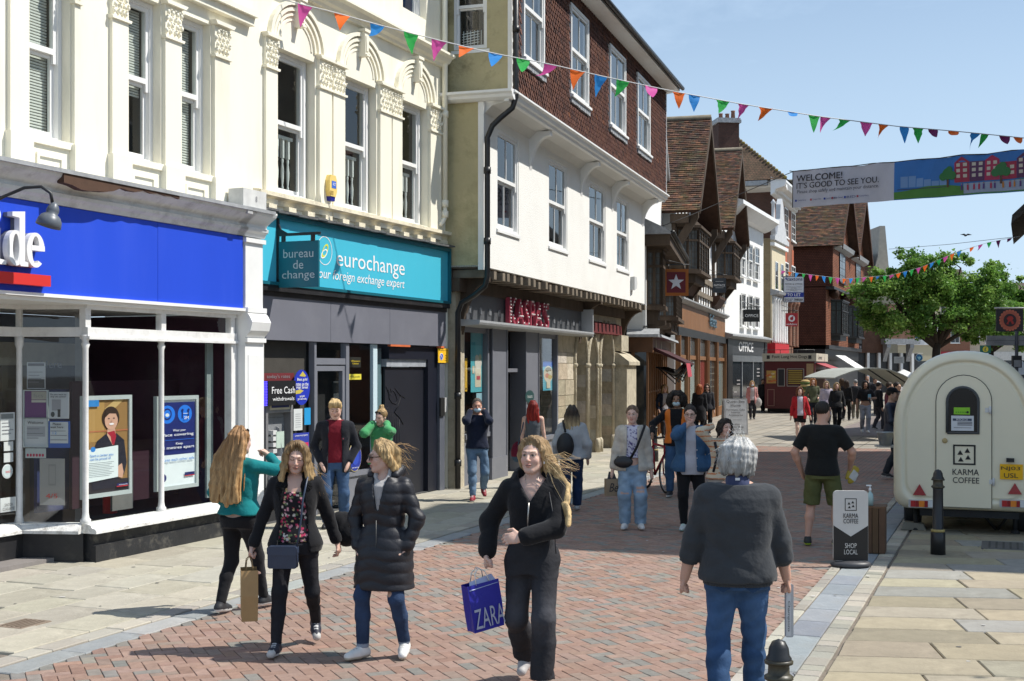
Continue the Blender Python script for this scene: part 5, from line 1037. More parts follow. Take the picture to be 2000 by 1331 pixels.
for px0,px1 in ((1446,1454),(1460,1468),(1472,1481)):
 a,c=FO.u(px0),FO.u(px1);zt,zb2=FO.px(px0,485)[1],FO.px(px0,520)[1];sash(oO,a,c,7.2,9.1,-.07,.07,.5,cols=2,rows=2,sill=.1,back=0,glass=M_darkglass,deep=-.03);sash(oO,a,c,4.5,6.3,-.07,.07,.5,cols=2,rows=2,sill=.1,back=0,glass=M_darkglass,deep=-.03)
b=MB();b.box(0,10.6,-.12,.1,3.0,3.75);b.build('shop_fascia',mat('fascia_slate',(.045,.047,.052),.4,.1,2,0),oO)
b=MB();b.prism([(0,3.75),(-.2,3.78),(-.45,3.9),(-.45,3.98),(0,4.1)],-.2,10.8,'x');b.build('fascia_moulding',M_lead,oO)
for a,c in ((0,1.1),(9.9,10.6)):b=MB();b.box(a,c,-.16,.2,0,3.75);b.build('pilaster',M_black,oO)
b=MB();b.box(1.1,9.9,-.08,.0,2.62,3.0);b.build('shutter_box',mat('brushed_steel',(.25,.26,.27),.35,.1,3,0,metal=.6),oO)
b=MB();b.poly([(1.1,0,0),(9.9,0,0),(9.9,0,2.62),(1.1,0,2.62)]);b.build('pane',M_darkglass,oO)
for u_ in (1.15,4.0,7.0,9.85):b=MB();b.box(u_-.05,u_+.05,-.06,.0,0,2.62);b.build('window_post',M_lead,oO)
for k in range(10):
 b=MB();u_=RNG.choice((2.0,2.8,5.4,8.2));b.box(u_,u_+.8,-.02,-.004,.4+k*.2,.46+k*.2,0,(.32,.3,.3));b.build('shoe_shelf',M_vcm,oO)
lon(FO,'OFFICE',1443,1471,676,680,.125,M_wt,height=.50,bold=.02)
FV=Fac('cream_brick_building','narrow cream building with ornate white gable and red shopfront','building',(15.35,76),(.40,1));oV=FV.o
M_cbrick=brickmat('buff_brick',(.36,.27,.15),(.31,.225,.12),(.28,.24,.17),dirt=.15)
b=MB();b.box(-.0,4.6,.0,9,0,10.0);b.build('wall',M_cbrick,oV)
b=MB();b.box(-.01,4.6,-.08,0,4.0,9.9);b.build('front_wall',mat('cream_wash',(.62,.54,.38),.8,.08,2,.2),oV)
b=MB();b.prism([(-.2,9.9),(4.7,9.9),(4.7,10.15),(3.9,10.25),(3.4,10.9),(2.9,11.3),(2.7,12.2),(2.2,12.6),(1.7,12.2),(1.5,11.3),(.9,10.9),(.5,10.25),(-.2,10.15)],-.3,-.02,'y');b.lathe([(.15,0),(.1,.8),(.22,.95),(.1,1.05),(.1,1.9),(.16,2.0),(.02,2.2)],(-.0,-.16,10.1),10);b.build('ornate_gable',mat('grey_white_stone',(.52,.53,.54),.7,.15,5,.4,20),oV)
b=MB();b.box(-.1,4.7,-.26,0,9.55,9.75);b.build('string_course',M_white,oV)
for a in (1.0,2.9):facewin(oV,a,a+.9,7.0,8.7,-.09,1,2,sill=.1)
b=MB();b.prism([(0,6.6),(-.5,6.7),(-.55,6.85),(0,7.0)],-.1,4.7,'x');b.build('canopy',M_lead,oV)
b=MB()
for k in range(6):u_=.3+k*.8;b.lathe([(.12,0),(.09,.1),(.08,2.5),(.16,2.7)],(u_,-.2,3.8),8)
b.box(.1,4.5,-.1,-.082,3.8,6.6);b.build('arcade',M_white,oV)
b=MB();b.box(-.1,4.7,-.3,.0,3.0,3.75);b.box(-.02,0,0,2.0,3.0,3.75);b.build('shop_fascia',mat('red_fascia',(.50,.02,.03),.4,.05,2,0),oV)
b=MB();b.box(0,4.6,-.04,0,0,3.0);b.build('pane',M_darkglass,oV)
FG=Fac('georgian_brick_house','tall red brick house with white cornice, white sashes and hipped tile roof','building',(16.3,80),(.37,1));oG=FG.o
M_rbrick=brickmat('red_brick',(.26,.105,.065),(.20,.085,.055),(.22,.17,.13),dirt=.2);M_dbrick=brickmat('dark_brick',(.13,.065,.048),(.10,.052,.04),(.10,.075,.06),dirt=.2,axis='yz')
b=MB();b.poly([(0,0,0),(9,0,0),(9,0,13.2),(0,0,13.2)]);b.poly([(9,0,0),(9,9,0),(9,9,13.2),(9,0,13.2)]);b.build('front_wall',M_rbrick,oG)
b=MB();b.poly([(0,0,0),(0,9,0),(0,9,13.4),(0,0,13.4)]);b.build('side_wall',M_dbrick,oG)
b=MB();b.prism([(0,13.0),(-.2,13.1),(-.3,13.35),(-.8,13.5),(-.95,13.75),(-.95,13.9),(0,14.1)],-.9,9.6,'x');b.prism([(0,13.3),(-.5,13.5),(-.7,13.75),(-.7,13.9),(0,14.0)],-.9,1.6,'y')
for k in range(26):b.box(.0+k*.36,.0+k*.36+.17,-.5,-.28,13.2,13.36)
b.build('cornice',M_white,oG)
for i,(px0,px1,y0,y1) in enumerate(((1516,1524,396,455),(1531,1538,407,464),(1545,1552,416,472),(1532,1539,513,560),(1545,1552,520,565),(1532,1539,610,660),(1545,1552,612,660))):
 a,c=FG.u(px0),FG.u(px1);pc=(px0+px1)/2;facewin(oG,a,c,FG.px(pc,y1)[1],FG.px(pc,y0)[1],-.03,2,4,sill=.16,fr=.08)
for px in (1535,1548):u_=FG.u(px);b=MB();b.box(u_-.4,u_+.4,-.02,0,9.3,10.4,0,(.42,.11,.05));b.build('brick_apron',M_vcm,oG)
zr0,zr1=13.95,18.6
rv=[(-1.0,-1.0,zr0),(9.8,-1.0,zr0),(9.8,9,zr0),(-1.0,9,zr0),(3.2,4.2,zr1),(5.6,4.2,zr1)]
b=MB();b._add(rv,[(0,1,5,4),(1,2,5),(2,3,4,5),(3,0,4)]);b.build('roof',brickmat('hip_roof_tile',(.16,.095,.06),(.115,.08,.05),(.05,.04,.03),.2,.13,.012,.6,axis='yz',dirt=.4),oG)
b=MB()
for p,q in ((0,4),(1,5),(4,5)): 
 A_,B_=Vector(rv[p]),Vector(rv[q])
 for k in range(26):c_=A_.lerp(B_,(k+.5)/26);b.sphere(tuple(c_),(.13,.13,.11),6,4,0,(.20,.155,.08) if k % 3 else (.26,.20,.05))
b.build('hip_tiles',M_vcm,oG,kind='stuff')
b=MB();b.box(-1.05,0,0.2,9,13.6,13.9);b.build('gutter',M_lead,oG)
b=MB();b.poly([(6.9,-.35,8.0),(6.9,-.35,8.0),(6.9,-.35,8.0)]); 
b=MB();b.prism([(0,6.8),(-.5,6.9),(-.6,7.05),(0,7.25)],3.8,9.2,'x');b.build('canopy',M_lead,oG)
for k in range(3):b=MB();b.lathe([(.24,0),(.2,.1),(.2,2.7),(.3,2.9),(.32,3.1)],(5.0+k*1.6,-.28,3.7),10);b.build('brick_column',M_rbrick,oG)
ch=thing('brick_chimney','dark brick chimney stack with three clay pots above the tiled gables','chimney',(11.62,72,.5),math.atan2(1,.30))
ch.rotation_euler.z=math.radians(8)
b=MB();b.box(-.0,1.2,0,1.1,10,15.6);b.build('stack',brickmat('chimney_brick',(.105,.052,.04),(.08,.042,.034),(.06,.045,.035),axis='xz',dirt=.2),ch)
b=MB();b.box(-.10,1.3,-.10,1.2,15.6,15.77);b.box(-.06,1.26,-.06,1.16,15.77,15.87);b.build('cap',M_lead,ch)
for x_,h_ in ((.28,.32),(.66,.32),(1.0,.5)):b=MB();b.lathe([(.13,0),(.11,h_*.85),(.14,h_)],(x_,.5,15.87),10,0,(.25,.12,.08));b.build('chimney_pot',M_vcm,ch)
FR=Fac('red_tile_building','dark red tile hung building with twin gables and leaded bay windows','building',(23.3,95),(.40,1));oR=FR.o
M_otile=brickmat('orange_hung_tile',(.30,.115,.06),(.23,.088,.048),(.07,.03,.02),.18,.125,.016,1.0,dirt=.2)
M_dtile=brickmat('shaded_hung_tile',(.15,.055,.035),(.12,.045,.03),(.05,.022,.016),.18,.125,.014,.8,axis='yz',dirt=.2)  # same hung tile with the side wall's shade put into its colour
b=MB();b.box(0,20.4,.0,10,4.0,8.3);b.build('lower_wall',M_otile,oR)
b=MB();b.box(0,20.4,-.5,10,8.35,11.6);b.build('upper_wall',M_otile,oR)
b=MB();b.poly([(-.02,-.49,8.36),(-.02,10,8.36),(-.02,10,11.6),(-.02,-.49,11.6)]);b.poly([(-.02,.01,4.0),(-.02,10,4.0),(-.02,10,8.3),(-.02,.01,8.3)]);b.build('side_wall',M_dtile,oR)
b=MB();b.box(-.1,20.5,-.6,0,8.15,8.35);b.box(-.1,20.5,-.25,0,3.7,4.0);b.build('jetty_beam',M_black,oR)
b=MB();b.box(0,20.4,.1,10,0,3.7);b.box(-.06,20.5,.05,10,2.9,3.7);b.build('shop_wall',M_black,oR)
for k,uc in enumerate((5.0,15.2)):
 gable_roof(FR,uc,5.2,11.5,17.0,1.2,back=12,barge=.45,board=M_brown,tw=.3,gauge=.16)
 b=MB();b.prism([(uc-4.9,11.5),(uc+4.9,11.5),(uc,16.6)],-.5,-.3,'y');b.build('gable_wall',M_otile,oR)
 b=MB();b.prism([(-.5,11.2),(-.9,11.4),(-1.0,11.7),(-.5,11.9)],uc-4.4,uc+4.4,'x');b.build('gable_moulding',M_lead,oR)
 facewin(oR,uc-.6,uc+.6,13.0,14.8,-.53,2,3,m=M_black,sill=.15);facewin(oR,uc-1.6,uc+1.6,8.9,11.1,-.56,4,4,m=M_black,g=M_leaded)
 f=bay(FR,uc-2.4,uc+2.4,0,.75,4.9,7.4,.5,4,m=M_black,base=.5,lead=True)
 for s in (-3.2,3.2):b=MB();b.sphere((uc+s,-.35,7.9),(.35,.4,.4),10,6);b.build('bracket',M_brown,oR)
st=thing('stone_gabled_house','distant tiled roof ending in a pale stone gable beyond the trees','building',(34.6,135,0),math.radians(0))
b=MB();b.prism([(3.4,0),(5.4,0),(5.4,10),(4.75,17.3),(4.2,17.3),(4.0,14.0),(3.4,12)],0,10,'y');b.build('gable_wall',mat('pale_stone',(.46,.42,.35),.9,.15,2,.3,10),st)
b=MB();b.prism([(0,14.6),(9,14.6),(9,11.6),(0,11.6)],-6,3.4,'x');b.box(-6,3.4,0,9,0,11.6);b.build('roof',brickmat('far_roof',(.16,.095,.07),(.12,.075,.06),(.06,.04,.03),.25,.16,.02,.5),st)
cb=thing('shaded_brick_shop','shaded brick shop with white pilasters and hanging restaurant sign beside the tree','building',(31.3,118,0),math.radians(14))
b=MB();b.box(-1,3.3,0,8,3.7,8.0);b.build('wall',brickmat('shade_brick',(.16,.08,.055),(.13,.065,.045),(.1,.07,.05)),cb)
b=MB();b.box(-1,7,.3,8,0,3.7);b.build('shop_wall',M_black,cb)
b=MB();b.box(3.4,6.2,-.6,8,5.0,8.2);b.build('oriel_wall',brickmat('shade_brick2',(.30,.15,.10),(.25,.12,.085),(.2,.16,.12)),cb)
b=MB();b.box(3.0,6.6,-.8,.2,4.5,5.0);b.prism([(0,2.9),(-.2,3.4),(-.75,4.2),(-.75,4.5),(0,4.5)],3.2,3.6,'x');b.prism([(0,2.9),(-.2,3.4),(-.75,4.2),(-.75,4.5),(0,4.5)],5.6,6.0,'x');b.build('oriel_base',M_lead,cb)
for k in range(5):b=MB();b.box(1.6+k*1.15,1.85+k*1.15,.0,.3,0,3.7);b.build('white_pilaster',M_white,cb)
nl=thing('cream_shop','sunlit cream shop with white fascia and small blue sign under the tree','building',(38.6,128,0),math.radians(10))
b=MB();b.box(0,4.6,0,8,3.0,10.0);b.build('wall',mat('cream_far',(.60,.53,.36),.8,.05,1,0),nl)
b=MB();b.box(-.1,4.7,-.1,0,4.6,7.0);b.build('shop_fascia',M_white,nl);b=MB();b.box(1.6,3.2,-.16,-.1,5.3,6.3,0,(.02,.12,.5));b.build('sign_panel',M_vc,nl);text('WHS',nl,M_wt,TF(2.4,-.165,5.8),1.2,.6)
b=MB();b.box(0,4.6,-.05,4,0,3.0);b.build('pane',M_darkglass,nl)
rng9=random.Random(9)
for i,(x_,w_,h_,col,lab) in enumerate(((43.8,9,11,(.24,.12,.08),'distant brown brick building behind the tree trunk'),(53.2,10,9.5,(.55,.50,.40),'distant pale building with vertical ribs behind the tree'),(63.5,12,12,(.20,.11,.08),'distant dark brick building at the right behind the tree'))):
 t=thing('distant_building',lab,'building',(x_,148+i*1.5,0),math.radians(-3));b=MB();b.box(0,w_,0,8,0,h_,0,col);b.build('wall',M_vcm,t)
 b=MB();b.box(.2,w_-.2,-.1,0,.2,3.2);b.build('pane',M_darkglass,t);b=MB();b.box(0,w_,-.2,0,3.2,4.2,0,((.35,.04,.05),(.6,.6,.58),(.05,.16,.12))[i]);b.build('shop_fascia',M_vcm,t)
 for k in range(int(w_/1.6)):
  for z_ in (5.2,8.0):facewin(t,.4+k*1.6,1.4+k*1.6,z_,z_+1.5,-.03,2,2)
 b=MB();b.prism([(0,h_),(4,h_+3),(8,h_)],-.2,w_+.2,'x');b.build('roof',mat('far_slate',(.10,.075,.06),.9,.2,3,.2),t)
re_=thing('right_hand_house','pale rendered house with ragged dark eaves at the right edge of the view','building',(25.2,62,0),math.radians(-22))
b=MB();b.box(0,7,0,10,0,9.9);b.build('wall',mat('grey_cream',(.50,.46,.38),.85,.1,2,.2),re_)
b=MB();b.prism([(-.95,9.2),(-.9,9.65),(3.2,13.6),(7.5,9.6),(7.5,9.2),(3.2,13.1)],-.8,10,'y');b.build('roof',mat('ragged_thatch',(.06,.05,.04),.95,.4,6,1.0,9,bdist=.08),re_)
for k in range(2):b=MB();b.prism([(0,8.0),(-.75,9.2),(-.6,9.3),(0,8.4)],0.1+k*4,.3+k*4,'x');b.build('eaves_bracket',M_timber,re_)
facewin(re_,.5,1.6,5.6,7.4,-.03,2,3);b=MB();b.box(-.06,0,-.03,10,6.3,8.2);b.build('side_window',M_darkglass,re_)
def rside(name,lab,prof,off,depth,m,roofm,nwin,floors):
 f=Fac(name,lab,'building',(off,0),(.40,1));c=1/f.d.y
 pts=[(y*c,z) for y,z in prof];b=MB();b.prism(pts,0.0,-depth,'y');o=b.build('wall',m,f.o)
 return f
def rbuild(name,lab,prof,off,m):
 d=Vector((.40,1)).normalized();t=thing(name,lab,'building',(off,0,0),math.atan2(d.y,d.x));c=1/d.y
 b=MB();b.prism([(y*c,z) for y,z in prof],-7.0,0.0,'y');b.build('wall',m,t)
 y0,y1=prof[0][0]*c,prof[-1][0]*c;n_=int((y1-y0)/2.2)
 for k in range(n_):
  u=y0+.8+(y1-y0-1.6)*(k+.5)/n_
  for z in (4.4,7.4):
   f=MB();f.box(u-.5,u+.5,.0,.05,z,z+1.7);f=f.build('window',M_white,t);p=MB();p.box(u-.42,u+.42,.05,.06,z+.08,z+1.62);p.build('pane',M_darkglass,f)
 b=MB();b.box(y0+.1,y1-.1,0,.2,2.9,3.7);b.build('shop_fascia',M_black,t);b=MB();b.box(y0+.3,y1-.3,.0,.06,.3,2.9);b.build('pane',M_darkglass,t)
 return t
rbuild('tall_brick_building','tall brick building with stepped roofline on the right side of the street',[(15.15,0),(15.15,6.0),(15.5,7.4),(17.1,14.1),(18.4,16.7),(22.0,17.3),(22.1,15.9),(25.0,14.9),(25.3,13.5),(35.4,14.0),(35.4,0)],3.0,brickmat('buff_terrace',(.50,.42,.30),(.45,.37,.26),(.4,.36,.3),dirt=.15))
rbuild('low_brick_terrace','lower brick terrace on the right side of the street before the pale house',[(42.5,0),(42.5,11.2),(48,12.6),(50,11.3),(61,11.6),(61,0)],2.2,M_rbrick)
def facing(name,label,cat,px,py,Y,rz=0.0,group=None):
 p=AT(px,py,Y);return thing(name,label,cat,tuple(p),rz,group)
M_gel=mat('cream_gelcoat',srgb(226,218,192),.28,.03,1.2,.03,8,.5,dirt=.06,dirtcol=(.45,.40,.30),ds=2,coat=.3)
M_rubber=mat('black_rubber',(.02,.02,.021),.7,.2,6,.2,40)
TP=Pl((5.24,17.62),(TDIR.x,TDIR.y));tr=thing('coffee_trailer','cream arched coffee trailer with a rear door, seen from behind','trailer');tr.matrix_world=TP.M()
TWd=1.87;zb,zs,ztp=.33,1.42,2.50
def tprof(i,n=16):
 hw=TWd/2-i;pts=[];r=.20
 for k in range(5):a=math.pi+math.pi/2*k/4;pts.append((-hw+r+r*math.cos(a),zb+i+r+r*math.sin(a)))
 for k in range(5):a=-math.pi/2+math.pi/2*k/4;pts.append((hw-r+r*math.cos(a),zb+i+r+r*math.sin(a)))
 for k in range(2*n+1):
  a=math.pi*k/(2*n);c,s_=math.cos(a),math.sin(a);e=.92
  pts.append((hw*math.copysign(abs(c)**e,c),zs+(ztp-i-zs)*abs(s_)**e))
 return [(x+TWd/2,z) for x,z in pts]
rings=[(0,3.4),(0,.16),(.012,.09),(.045,.03),(.10,.0),(.135,.0),(.145,.022),(.17,.026),(.19,.010)]
b=MB();vs=[];n_=len(tprof(0))
for i,y in rings:vs += [(x,y,z) for x,z in tprof(i)]
fs=[(r*n_+k,r*n_+(k+1) % n_,(r+1)*n_+(k+1) % n_,(r+1)*n_+k) for r in range(len(rings)-1) for k in range(n_)]
b._add(vs,fs,0,True);b._add([(x,.010,z) for x,z in tprof(.19)],[tuple(range(n_))],0);b._add([(x,3.4,z) for x,z in tprof(0)],[tuple(range(n_))],0);b.build('body',M_gel,tr)
def tq(px,py):return TP.px(px,py)
def arch(u0,u1,z0,z1,n=14,sq=1.0):
 c=(u0+u1)/2;hw=(u1-u0)/2;zsx=z1-hw*sq
 return [(u0,z0),(u1,z0)]+[(c+hw*math.cos(math.pi*k/n),zsx+hw*sq*math.sin(math.pi*k/n)) for k in range(n+1)]
d0,d1=tq(1828,860)[0],tq(1937,860)[0];dz1,dz0=tq(1880,733)[1],tq(1890,992)[1]
dd=MB();o_=arch(d0,d1,dz0,dz1);dd.prism(o_,-.004,.008,'y');door=dd.build('rear_door',M_gel,tr)
b=MB();b.tube([(x,-.003,z) for x,z in o_]+[(o_[0][0],-.003,o_[0][1])],.005,5);b.build('door_seal',M_rubber,door)
w0,w1=tq(1850,800)[0],tq(1911,800)[0];wz1,wz0=tq(1880,757)[1],tq(1880,846)[1]
b=MB();wo=arch(w0,w1,wz0,wz1,sq=1.0);b.tube([(x,-.008,z) for x,z in wo]+[(wo[0][0],-.008,wo[0][1])],.022,6);b.build('window_gasket',mat('grey_gasket',(.06,.065,.07),.5,.05),door)
b=MB();b.prism(wo,-.012,-.004,'y');b.build('door_window',mat('black_window',(.008,.008,.009),.06,0,1,0,spec=.6),door)
def tdecal(px0,px1,py0,py1,col,y=-.016,m=None,par=None,name='sticker'):
 a,z1=tq(px0,py0);c,z0=tq(px1,py1);b=MB();b.box(a,c,y-.002,y,z0,z1,0,col);return b.build(name,m or M_vc,par or tr),a,c,z0,z1
def ttext(s,px0,px1,py0,py1,m,y=-.02,par=None,bold=0):a,z1=tq(px0,py0);c,z0=tq(px1,py1);return text(s,par or door,m,TF((a+c)/2,y,(z0+z1)/2),c-a,z1-z0,bold)
tdecal(1863,1894.5,796,810,(.24,.55,.03),par=door); 
for k in range(6):
 a,z=tq(1866+4.4*k,805.5);b=MB();b.disc((a+.012,-.0195,z),.010 if k < 5 else .017,10,'y',0,(.10,.32,.02) if k < 5 else (.01,.02,.01));b.build('print',M_vc,door)
tdecal(1858,1902,812,842,(.62,.64,.66),par=door,name='pitch_notice');tdecal(1861,1898,817.5,822.5,(.05,.07,.12),-.0185,par=door,name='print');ttext('PITCH 21',1868,1890,818,822,M_wt,-.022)
for k in range(3):tdecal(1870,1899,824+2.8*k,825.8+2.8*k,(.06,.06,.08),-.0185,par=door,name='print')
tdecal(1863,1897,835,836.5,(.15,.15,.16),-.0185,par=door,name='print')
lx0,lz1=tq(1861.5,868.5);lx1,lz0=tq(1905.5,909)
b=MB();e=.022
for q in ((lx0,lx1,lz0,lz0+e),(lx0,lx1,lz1-e,lz1),(lx0,lx0+e,lz0+e,lz1-e),(lx1-e,lx1,lz0+e,lz1-e)):b.box(q[0],q[1],-.010,-.006,q[2],q[3],0,(.015,.014,.014))
b.build('logo_frame',M_vc,door)
def tris(par,cx,cz,s,y,mtl=None):
 for (dx,dz) in ((-.15,.10),(.17,.20),(-.12,-.22),(.20,-.12)):
  b=MB();b.prism([(cx+(dx-.125)*s,cz+(dz-.10)*s),(cx+(dx+.125)*s,cz+(dz-.10)*s),(cx+dx*s,cz+(dz+.12)*s)],y-.003,y,'y',0,(.015,.014,.014));b.build('logo_triangle',M_vc,par)
tris(door,(lx0+lx1)/2-.01,(lz0+lz1)/2,lx1-lx0,-.007)
ttext('KARMA',1860.5,1912,916,929,M_bk,-.008,bold=.004);ttext('COFFEE',1861,1912.5,932,945,M_bk,-.008,bold=.004)
tdecal(1953,1998,906.5,937.5,srgb(235,178,10),-.012,par=tr,name='number_plate');ttext('NJ03',1955.5,1992.5,911,921,M_bk,-.018,tr,.0);ttext('USL',1961,1988.5,924,934,M_bk,-.018,tr,.0)
b=MB();a,z1=tq(1965.5,895);c,z0=tq(1981,903);b.box(a,c,-.05,.0,z0,z1);b.build('plate_lamp',M_rubber,tr)
M_reflex=mat('red_reflector',(.34,.02,.025),.25,.1,30,.3,90,.6)
for x0,x1,y0,y1 in ((1783,1809,945.5,968),(1968.5,1996,943.5,966)):
 a,z1=tq(x0,y0);c,z0=tq(x1,y1);b=MB();b.prism([(a,z0),(c,z0),((a+c)/2,z1)],-.018,.005,'y');b.build('triangle_reflector',M_reflex,tr)
for x0,x1 in ((1779,1823),(1957,2003)):
 a,z1=tq(x0,977.5);c,z0=tq(x1,991);t=MB();t.box(a-.03,c+.01,-.02,.01,z0-.012,z1+.012);hl=t.build('tail_light',mat('lamp_base',(.5,.5,.5),.4,0,1,0),tr)
 seg=[(0,.22,(.42,.02,.02)),(.22,.37,(.28,.012,.012)),(.37,.62,(.72,.22,.02)),(.62,.77,(.28,.012,.012)),(.77,1.0,(.62,.63,.63))]
 for k,(p,q,cl) in enumerate(seg):b=MB();b.box(a+(c-a)*p,a+(c-a)*q-.002,-.035,-.021,z0,z1,0,cl);b.build('lens',M_vc,hl)
for x0,x1,y0,y1 in ((1924,1937,794,809),(1932,1943.5,934,949)):a,z1=tq(x0,y0);c,z0=tq(x1,y1);b=MB();b.box(a,c-.03,-.014,.0,z0+.02,z1-.02,0,(.6,.6,.6));b.lathe([(.016,z0),(.016,z1)],(c-.02,-.018,0),8,0,(.6,.6,.6));b.build('hinge',M_vc,tr)
a,z=tq(1845.5,861);b=MB();b.lathe([(.034,-.006),(.036,-.016),(.026,-.024),(.01,-.026)],(a,0,z),14,0,(.45,.34,.16),ax='y');b.build('lock',M_vc,door)
b=MB();b.box(.35,TWd-.25,.1,.25,.24,.33);b.box(.15,TWd-.15,1.0,1.1,.22,.33);b.tube([(.28,.35,.33),(.28,.35,.03)],.03,8);b.lathe([(.07,0),(.05,.05),(.02,.07)],(.28,.35,0),10);b.tube([(TWd-.3,.4,.33),(TWd-.3,.4,.03)],.03,8);b.lathe([(.07,0),(.05,.05),(.02,.07)],(TWd-.3,.4,0),10)
b.tube([(1.15,.2,.30),(1.32,.5,.05)],.02,6);b.tube([(1.5,.2,.30),(1.35,.5,.05)],.02,6);b.tube([(.5,.3,.3),(.62,.6,.1)],.02,6);b.build('chassis',M_rubber,tr)
for x in (.22,TWd-.22):
 b=MB();b.lathe([(.18,-.10),(.29,-.105),(.315,-.07),(.315,.07),(.29,.105),(.18,.10)],(x,.75,.315),26,ax='x');wh=b.build('wheel',M_rubber,tr);b=MB();b.lathe([(.05,-.08),(.18,-.06),(.18,.06),(.05,.08)],(x,.75,.315),16,ax='x');b.build('rim',M_lead,wh)
b=MB();b.prism([(0,0),(.34,0),(.30,.09),(.05,.11)],.25,.42,'y',0,(.20,.19,.16));o=b.build('wheel_chock',M_vcm,None,'rough stone chock wedged behind the trailer wheel','chock');o.matrix_world=TP.M() @ Matrix.Translation((.08,.05,.012))
def bollard(label,px,py,s=.90,Y=None,drop=0):
 p=G(px,py) if Y is None else Vector(((px-CX0)/FPX*Y,Y,0));t=thing('bollard',label,'bollard',(p.x,p.y,.012-drop),0,'cast iron bollards along the pavement edges');t.scale=(s,s,1)
 b=MB();b.lathe([(.098,0),(.095,.26),(.085,.27),(.085,.30),(.07,.31),(.066,.78),(.07,.80)],(0,0,0),20);b.build('shaft',M_iron,t)
 b=MB();b.lathe([(.066,.90),(.078,.905),(.078,.925),(.066,.94),(.06,.98),(.04,1.015),(.0,1.03)],(0,0,0),20);b.build('cap',M_iron,t)
 b=MB();b.lathe([(.07,.80),(.088,.81),(.088,.825),(.072,.835),(.066,.84),(.064,.89),(.07,.90),(.086,.895),(.088,.91),(.07,.92)],(0,0,0),20);b.build('collar',mat('gilt_black',(.05,.043,.025),.45,.5,25,.1,40,.5),t)
 b=MB();b.lathe([(.085,.272),(.091,.28),(.091,.295),(.08,.305)],(0,0,0),20);b.build('gold_band',mat('worn_gold',(.36,.28,.10),.5,.4,30,.1,60),t);return t
bollard('black bollard with worn gold bands standing behind the cream trailer',1832,1085)
bollard('black bollard at the bottom edge beside the man in blue jeans',1521,0,Y=7.0,drop=.26)
bollard('black bollard in the sun behind the woman in the cream jacket',1279,903)
ab=thing('pavement_sign','white and black pavement sign with four triangles in a square reading shop local','sign',tuple(G(1661,1108)),math.radians(-4));ab.location.z=.015
w,h=.39,.80
def rrect(x0,x1,z0,z1,r,n=5):
 P=[]
 for cx,cz,a0 in ((x1-r,z0+r,-90),(x1-r,z1-r,0),(x0+r,z1-r,90),(x0+r,z0+r,180)):
  for k in range(n+1):a=math.radians(a0+90*k/n);P.append((cx+r*math.cos(a),cz+r*math.sin(a)))
 return P
b=MB();b.prism(rrect(-w/2,w/2,.055,.055+h,.045),-.018,.018,'y',0,(.56,.55,.53));b.build('panel',M_vc,ab)
b=MB();b.poly([(-w/2+.002,-.0195,.06),(w/2-.002,-.0195,.06),(w/2-.002,-.0195,.46),(0,-.0195,.335),(-w/2+.002,-.0195,.46)],0,(.020,.017,.016));b.build('print',M_vc,ab)
b=MB();lo,hi,e=-.066,.066,.008
for q in ((lo,hi,.628,.628+e),(lo,hi,.768-e,.768),(lo,lo+e,.628+e,.768-e),(hi-e,hi,.628+e,.768-e)):b.box(q[0],q[1],-.021,-.0185,q[2],q[3],0,(.015,.015,.015))
b.build('logo_frame',M_vc,ab);tris(ab,0,.698,.132,-.019)
text('KARMA',ab,M_bk,TF(0,-.021,.572),.165,.052,.004);text('COFFEE',ab,M_bk,TF(0,-.021,.510),.165,.052,.004);text('SHOP',ab,mat('print_offwhite',(.62,.60,.57),.5,0,1,0),TF(0,-.022,.232),.130,.055,.004);text('LOCAL',ab,_MATS['print_offwhite'],TF(0,-.022,.160),.150,.055,.004)
b=MB();b.lathe([(.22,0),(.23,.02),(.21,.045),(.08,.06)],(0,0,0),24);o=b.build('base',mat('grey_plastic',(.06,.06,.065),.45,.1,4,.05),ab);o.scale=(1,.65,1)
cr=thing('wooden_crate','brown slatted wooden crate standing behind the pavement sign','crate',tuple(G(1705,1080)),math.radians(-20));cr.location.z=.015
for k in range(4):b=MB();b.box(-.15+k*.077,-.15+k*.077+.07,-.15,.15,0,.56,0,hsvj((.13,.075,.042),.2));b.build('slat',M_vcm,cr)
b=MB();b.box(-.16,.16,-.155,.155,.545,.57,0,(.14,.08,.045));b.build('top',M_vcm,cr)
sb=thing('sanitiser_bottle','clear pump bottle of hand sanitiser on the wooden crate','bottle',(cr.location.x-.05,cr.location.y-.05,.587));b=MB();b.lathe([(.04,0),(.042,.10),(.036,.14),(.015,.16),(.013,.19)],(0,0,0),14);b.build('bottle',mat('gel',(.36,.50,.50),.1,.05,5,0,spec=.6),sb)
b=MB();b.lathe([(.018,.18),(.018,.205),(.006,.21),(.006,.24)],(0,0,0),10);b.box(-.045,.015,-.008,.008,.235,.25);b.build('pump',M_wt,sb)
KP=Pl((15.2-2.5*TDIR.x,64.3-2.5*TDIR.y),(TDIR.x,TDIR.y));kk=thing('hot_dog_kiosk','dark red hot dog kiosk with cream lettered fascia boards and menu panels','kiosk');kk.matrix_world=KP.M()
M_mar=mat('maroon_paint',(.085,.012,.016),.35,.1,2,.03)
b=MB();b.box(0,2.5,0,4.2,.22,2.62);b.build('body',M_mar,kk)
b=MB();b.box(-.1,2.6,-.1,4.3,2.62,3.02,0,(.50,.47,.38));b.build('fascia_board',M_vcm,kk)
text('Foot Long Hot Dogs',kk,M_bk,TF(1.27,-.105,2.83),1.75,.20,.01);text('Continental',kk,M_bk,Matrix.Translation((2.605,1.2,2.82)) @ Matrix.Rotation(math.pi/2,4,'Z') @ RX90,1.5,.2)
for x in (.12,2.2):b=MB();b.box(x,x+.16,-.108,-.1,2.74,2.92,0,(.03,.03,.03));b.build('print',M_vc,kk)
b=MB()
